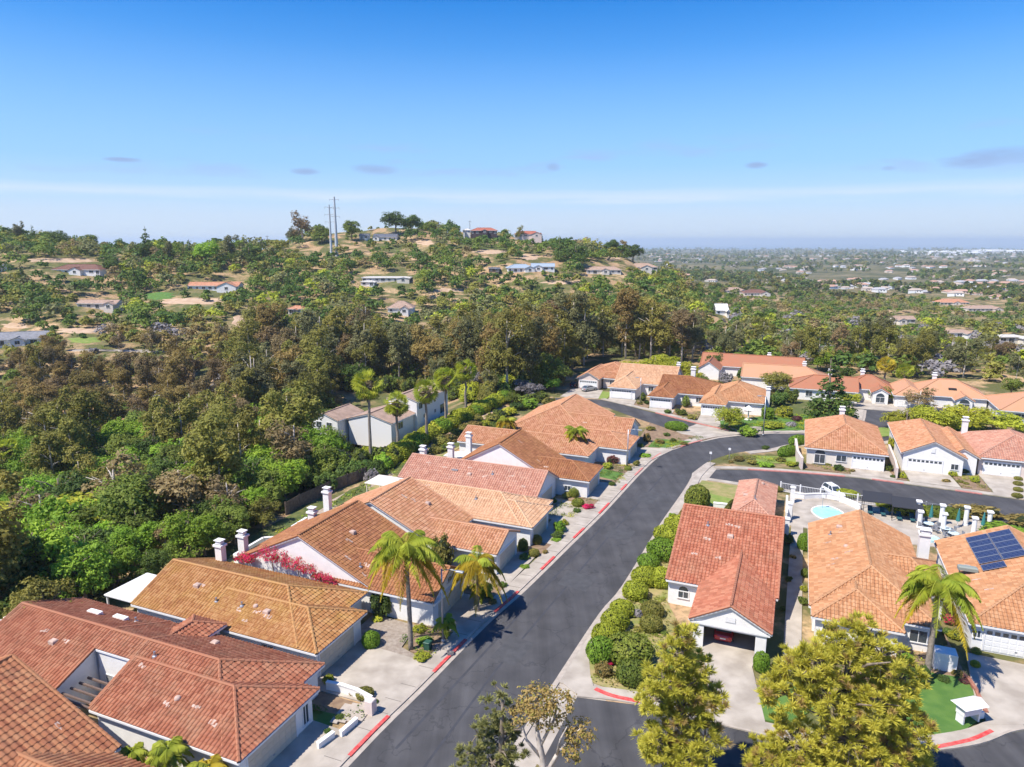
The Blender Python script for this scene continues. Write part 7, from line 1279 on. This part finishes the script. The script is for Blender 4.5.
rail_fence('white rail fence between the pool and the side road', [(-.6, 110.6), (5, 109.8), (10, 109.2), (15.6, 109.6)]); rail_fence('grey rail fence in front of the dark canopies', [(15.6, 109.6), (22, 109.4)], m=M_grey)
for px, py, lb in ((792, 503, 'white gate pier at the far end of the pool path'), (789, 520, 'white gate pier in the middle of the pool path'), (786, 536, 'white gate pier nearest the coral house corner')):
    mb = MB(); mb.cbox(-.3, .3, -.3, .3, 0, 2.5, .04); mb.cbox(-.38, .38, -.38, .38, 2.3, 2.42, .03); simple('gate_pier', lb, 'pier', mb, M_white, *G(px, py))
wall_obj('pool_path_wall', 'white wall along the pool path beside the coral house', [(.5, 97.4), (.4, 104.5)], 1.7, .2, M_white)
for px, py, h_, lb in ((917, 521, 2.9, 'tall white column furthest left on the terrace'), (919, 528, 2.4, 'white column in front of the furthest left one'), (940.5, 526, 3.0, 'tall white column second group, rear'), (942.5, 532, 2.6, 'white column second group, front'), (965, 526, 2.7, 'single white column behind the tables'), (973, 535, 2.4, 'short white column near the solar roof'), (988, 531, 2.7, 'white column right behind the solar panels')):
    r = ab_empty('terrace_column', *G(px, py), .12); tag(r, lb, 'column', 'white columns on the terrace'); MB().lathe([(.36, 0), (.36, .15), (.30, .2), (.28, h_ - .35), (.3, h_ - .3)], n=16).build('shaft', M_white, r, smooth=False); m = MB(); m.cbox(-.36, .36, -.36, .36, h_ - .22, h_, .04); m.build('capital', M_white, r)
tm_ = mat('teal canvas', (.04, .19, .18), rough=.8)
for px, py, lb in ((930, 524, 'closed teal parasol between the first columns'), (957, 528, 'closed teal parasol at the round tables'), (982, 532, 'closed teal parasol beside the solar roof')):
    r = ab_empty('parasol', *G(px, py), .12); tag(r, lb, 'parasol', 'closed teal parasols'); MB().tube([(0, 0, 0), (0, 0, 2.7)], [.03, .03], 6).build('pole', M_trim, r); MB().lathe([(.28, .9), (.24, 1.2), (.16, 2.0), (.05, 2.65)], n=10).build('canopy', tm_, r); MB().lathe([(.3, 0), (.3, .08), (.08, .12)], n=12).build('base', M_grey, r)
def table_set(px, py, lb):
    a_, b_ = G(px, py); r = ab_empty('patio_table', a_, b_, .12); tag(r, 'round pale patio table ' + lb, 'table'); MB().lathe([(.62, .7), (.64, .73), (.6, .76)], n=18).build('tabletop', mat('pale glass top', (.55, .66, .68), rough=.2), r); MB().lathe([(.25, 0), (.06, .08), (.05, .7)], n=10).build('pedestal', M_grey, r)
    for i, wv_ in enumerate(('far', 'right', 'near', 'left')):
        an = [90, 0, -90, 180][i] + 25; d = 1.05; c_ = ab_empty('patio_chair', a_ + d * math.cos(rad(an)), b_ + d * math.sin(rad(an)), .12); c_.rotation_euler = (0, 0, -TH + rad(an) - math.pi / 2); tag(c_, f'grey patio chair on the {wv_} side of the table {lb}', 'chair', 'patio chairs round the tables')
        m = MB(); m.cbox(-.26, .26, -.26, .26, .4, .46, .02); m.build('seat', M_grey, c_); m = MB(); m.cbox(-.26, .26, .22, .27, .48, .95, .02); m.build('backrest', M_grey, c_)
        for sx in (-.23, .2):
            for sy in (-.23, .2): m = MB(); m.box(sx, sx + .03, sy, sy + .03, 0, .42); m.build('leg', M_grey, c_)
table_set(928, 529, 'near the first columns'); table_set(953, 539, 'in front of the single column'); table_set(945, 534, 'between the column groups')
dk_ = mat('charcoal canvas', (.035, .037, .045), rough=.8)
for px, py, lb in ((876, 514, 'charcoal slanted sun canopy, left one of the pair'), (905, 520, 'charcoal slanted sun canopy, right one of the pair')):
    r = ab_empty('sun_canopy', *G(px, py), .12); tag(r, lb, 'sun canopy'); m = MB(); m.add([(-1.9, -1.3, 2.1), (1.9, -1.3, 2.1), (1.9, 1.3, 2.75), (-1.9, 1.3, 2.75), (-1.9, -1.3, 2.0), (1.9, -1.3, 2.0), (1.9, 1.3, 2.65), (-1.9, 1.3, 2.65)], [(0, 1, 2, 3), (7, 6, 5, 4), (0, 4, 5, 1), (1, 5, 6, 2), (2, 6, 7, 3), (3, 7, 4, 0)]); m.build('canopy', dk_, r)
    for x in (-1.8, 1.75):
        for y, hh in ((-1.2, 2.05), (1.2, 2.65)): m = MB(); m.box(x, x + .07, y - .035, y + .035, 0, hh); m.build('post', M_dark, r)
    for k in range(2):
        c_ = ab_empty('sun_lounger', G(px, py)[0] - .8 + k * 1.6, G(px, py)[1] - .2, .12); tag(c_, ('left' if k == 0 else 'right') + ' lounger under the ' + lb.split(',')[1].strip().replace('of the pair', 'of the two charcoal canopies'), 'lounger'); m = MB(); m.cbox(-.3, .3, -.95, .4, .3, .4, .02); m.build('seat', mat('dark teal cushion', (.03, .10, .11)), c_); m = MB(); m.add([(-.3, .4, .32), (.3, .4, .32), (.3, .95, .75), (-.3, .95, .75), (-.3, .4, .4), (.3, .4, .4), (.3, .9, .8), (-.3, .9, .8)], [(3, 2, 1, 0), (4, 5, 6, 7), (0, 1, 5, 4), (1, 2, 6, 5), (2, 3, 7, 6), (3, 0, 4, 7)]); m.build('backrest', mat('dark teal cushion', (.03, .10, .11)), c_)
        for sx in (-.27, .24):
            for sy in (-.9, .3): m = MB(); m.box(sx, sx + .04, sy, sy + .04, 0, .32); m.build('leg', M_grey, c_)
mb = MB(); mb.cbox(-.9, .9, -.7, .7, 0, 1.7, .05); mb.box(-.5, .5, -.72, -.7, .9, 1.0); simple('gate_block', 'white stucco block at the corner of the white garage drive', 'garden wall', mb, M_white, *G(943, 668))
wall_obj('brick_edging', 'curving brick edging between the lawn and the white garage drive', [G(x, y) for x, y in ((953, 670), (968, 680), (976, 692), (981, 704), (986, 714))], .3, .3, mat('brick edging', (.35, .15, .10), rough=.9, var=.2, vscale=5), cap=False)
wall_obj('low_wall', 'low white wall beside the pink pool house', [G(713, 510), G(727, 511.5)], 1.1, .5, M_white)
wall_obj('entry_wall', 'pink side wall left of the arched entry house', [(2.4, 123.6), (1.6, 128), (1.2, 136)], 2.0, .3, M_pinkw); wall_obj('entry_wall', 'tan side wall between the two orange garages', [(16.7, 124.2), (16.9, 129), (16.9, 139)], 1.8, .25, M_pinkw)
mb = MB(); mb.lathe([(.9, 0), (.9, .1), (.12, .2), (.12, 2.2), (1.2, 2.3), (.1, 3.1)], n=8); simple('garden_gazebo', 'little white gazebo right of the golden tree', 'gazebo', mb, M_white, *G(748, 420))
# power poles
tx, ty, tz = hit(337, 256)
for dx, h_, r_, lb in ((0, 57, 1.15, 'taller steel power pole on the ridge, right of the pair'), (-3.6, 50, .9, 'thinner steel power pole on the ridge, left of the pair')):
    P = (tx + dx, ty, Tz(tx + dx, ty) - .5); H_ = h_ * ty / 700; r = empty('power_pole', P); tag(r, lb, 'power pole', 'steel power poles on the ridge'); MB().tube([(0, 0, 0), (0, 0, H_)], [r_, r_ * .45], 12).build('pole', mat('weathered steel', (.48, .51, .54), rough=.6), r)
    for k in range(3):
        for s in (-1, 1): m = MB(); zz = H_ * (.96 - .14 * k); m.tube([(0, 0, zz - .5), (s * 3.0, -.4, zz)], [.16, .07], 6); a1 = m.build('arm', M_grey, r); MB().tube([(s * 3.0, -.4, zz - 1.2), (s * 3.0, -.4, zz)], [.1, .1], 6).build('insulator', M_grey, a1)
for px, py, hp, lb in ((153, 262, 18, 'thin wooden utility pole on the left ridge'), (439, 240, 18, 'thin utility pole left of the lone ridge palm'), (470, 236, 14, 'thin aerial pole beside the red roofed ridge house'), (268, 250, 14, 'thin utility pole at the low part of the ridge'), (196, 470, 30, 'x', )):
    if lb == 'x': continue
    P = hit(px, py); H_ = hp * P[1] / 700; r = empty('utility_pole', (P[0], P[1], P[2] - .5)); tag(r, lb, 'utility pole'); MB().tube([(0, 0, 0), (0, 0, H_ + .5)], [.22, .14], 6).build('pole', M_wood, r); m = MB(); m.box(-1.2, 1.2, -.08, .08, H_ - .4, H_ - .22); m.build('crossarm', M_wood, r)

# ------------------------------------------------------------------ drop the prototypes, only their placed copies stay
for r in PROTO_OBJS:
    for c_ in list(r.children): bpy.data.objects.remove(c_)
    bpy.data.objects.remove(r)
# ------------------------------------------------------------------ the air
hz = MB().box(-80000, 80000, -60000, 78000, -160, 125).build('haze', None); hz.data.materials.clear()
hm = bpy.data.materials.new('sea haze'); hm.use_nodes = True; n = hm.node_tree.nodes; n.clear(); pv_ = n.new('ShaderNodeVolumePrincipled'); ou = n.new('ShaderNodeOutputMaterial')
pv_.inputs['Color'].default_value = (0.80, 0.90, 1.0, 1); pv_.inputs['Density'].default_value = 0.00010; pv_.inputs['Anisotropy'].default_value = 0.2; hm.node_tree.links.new(pv_.outputs[0], ou.inputs['Volume'])
hz.data.materials.append(hm); tag(hz, kind='stuff', label='pale sea haze in the distance', cat='haze')
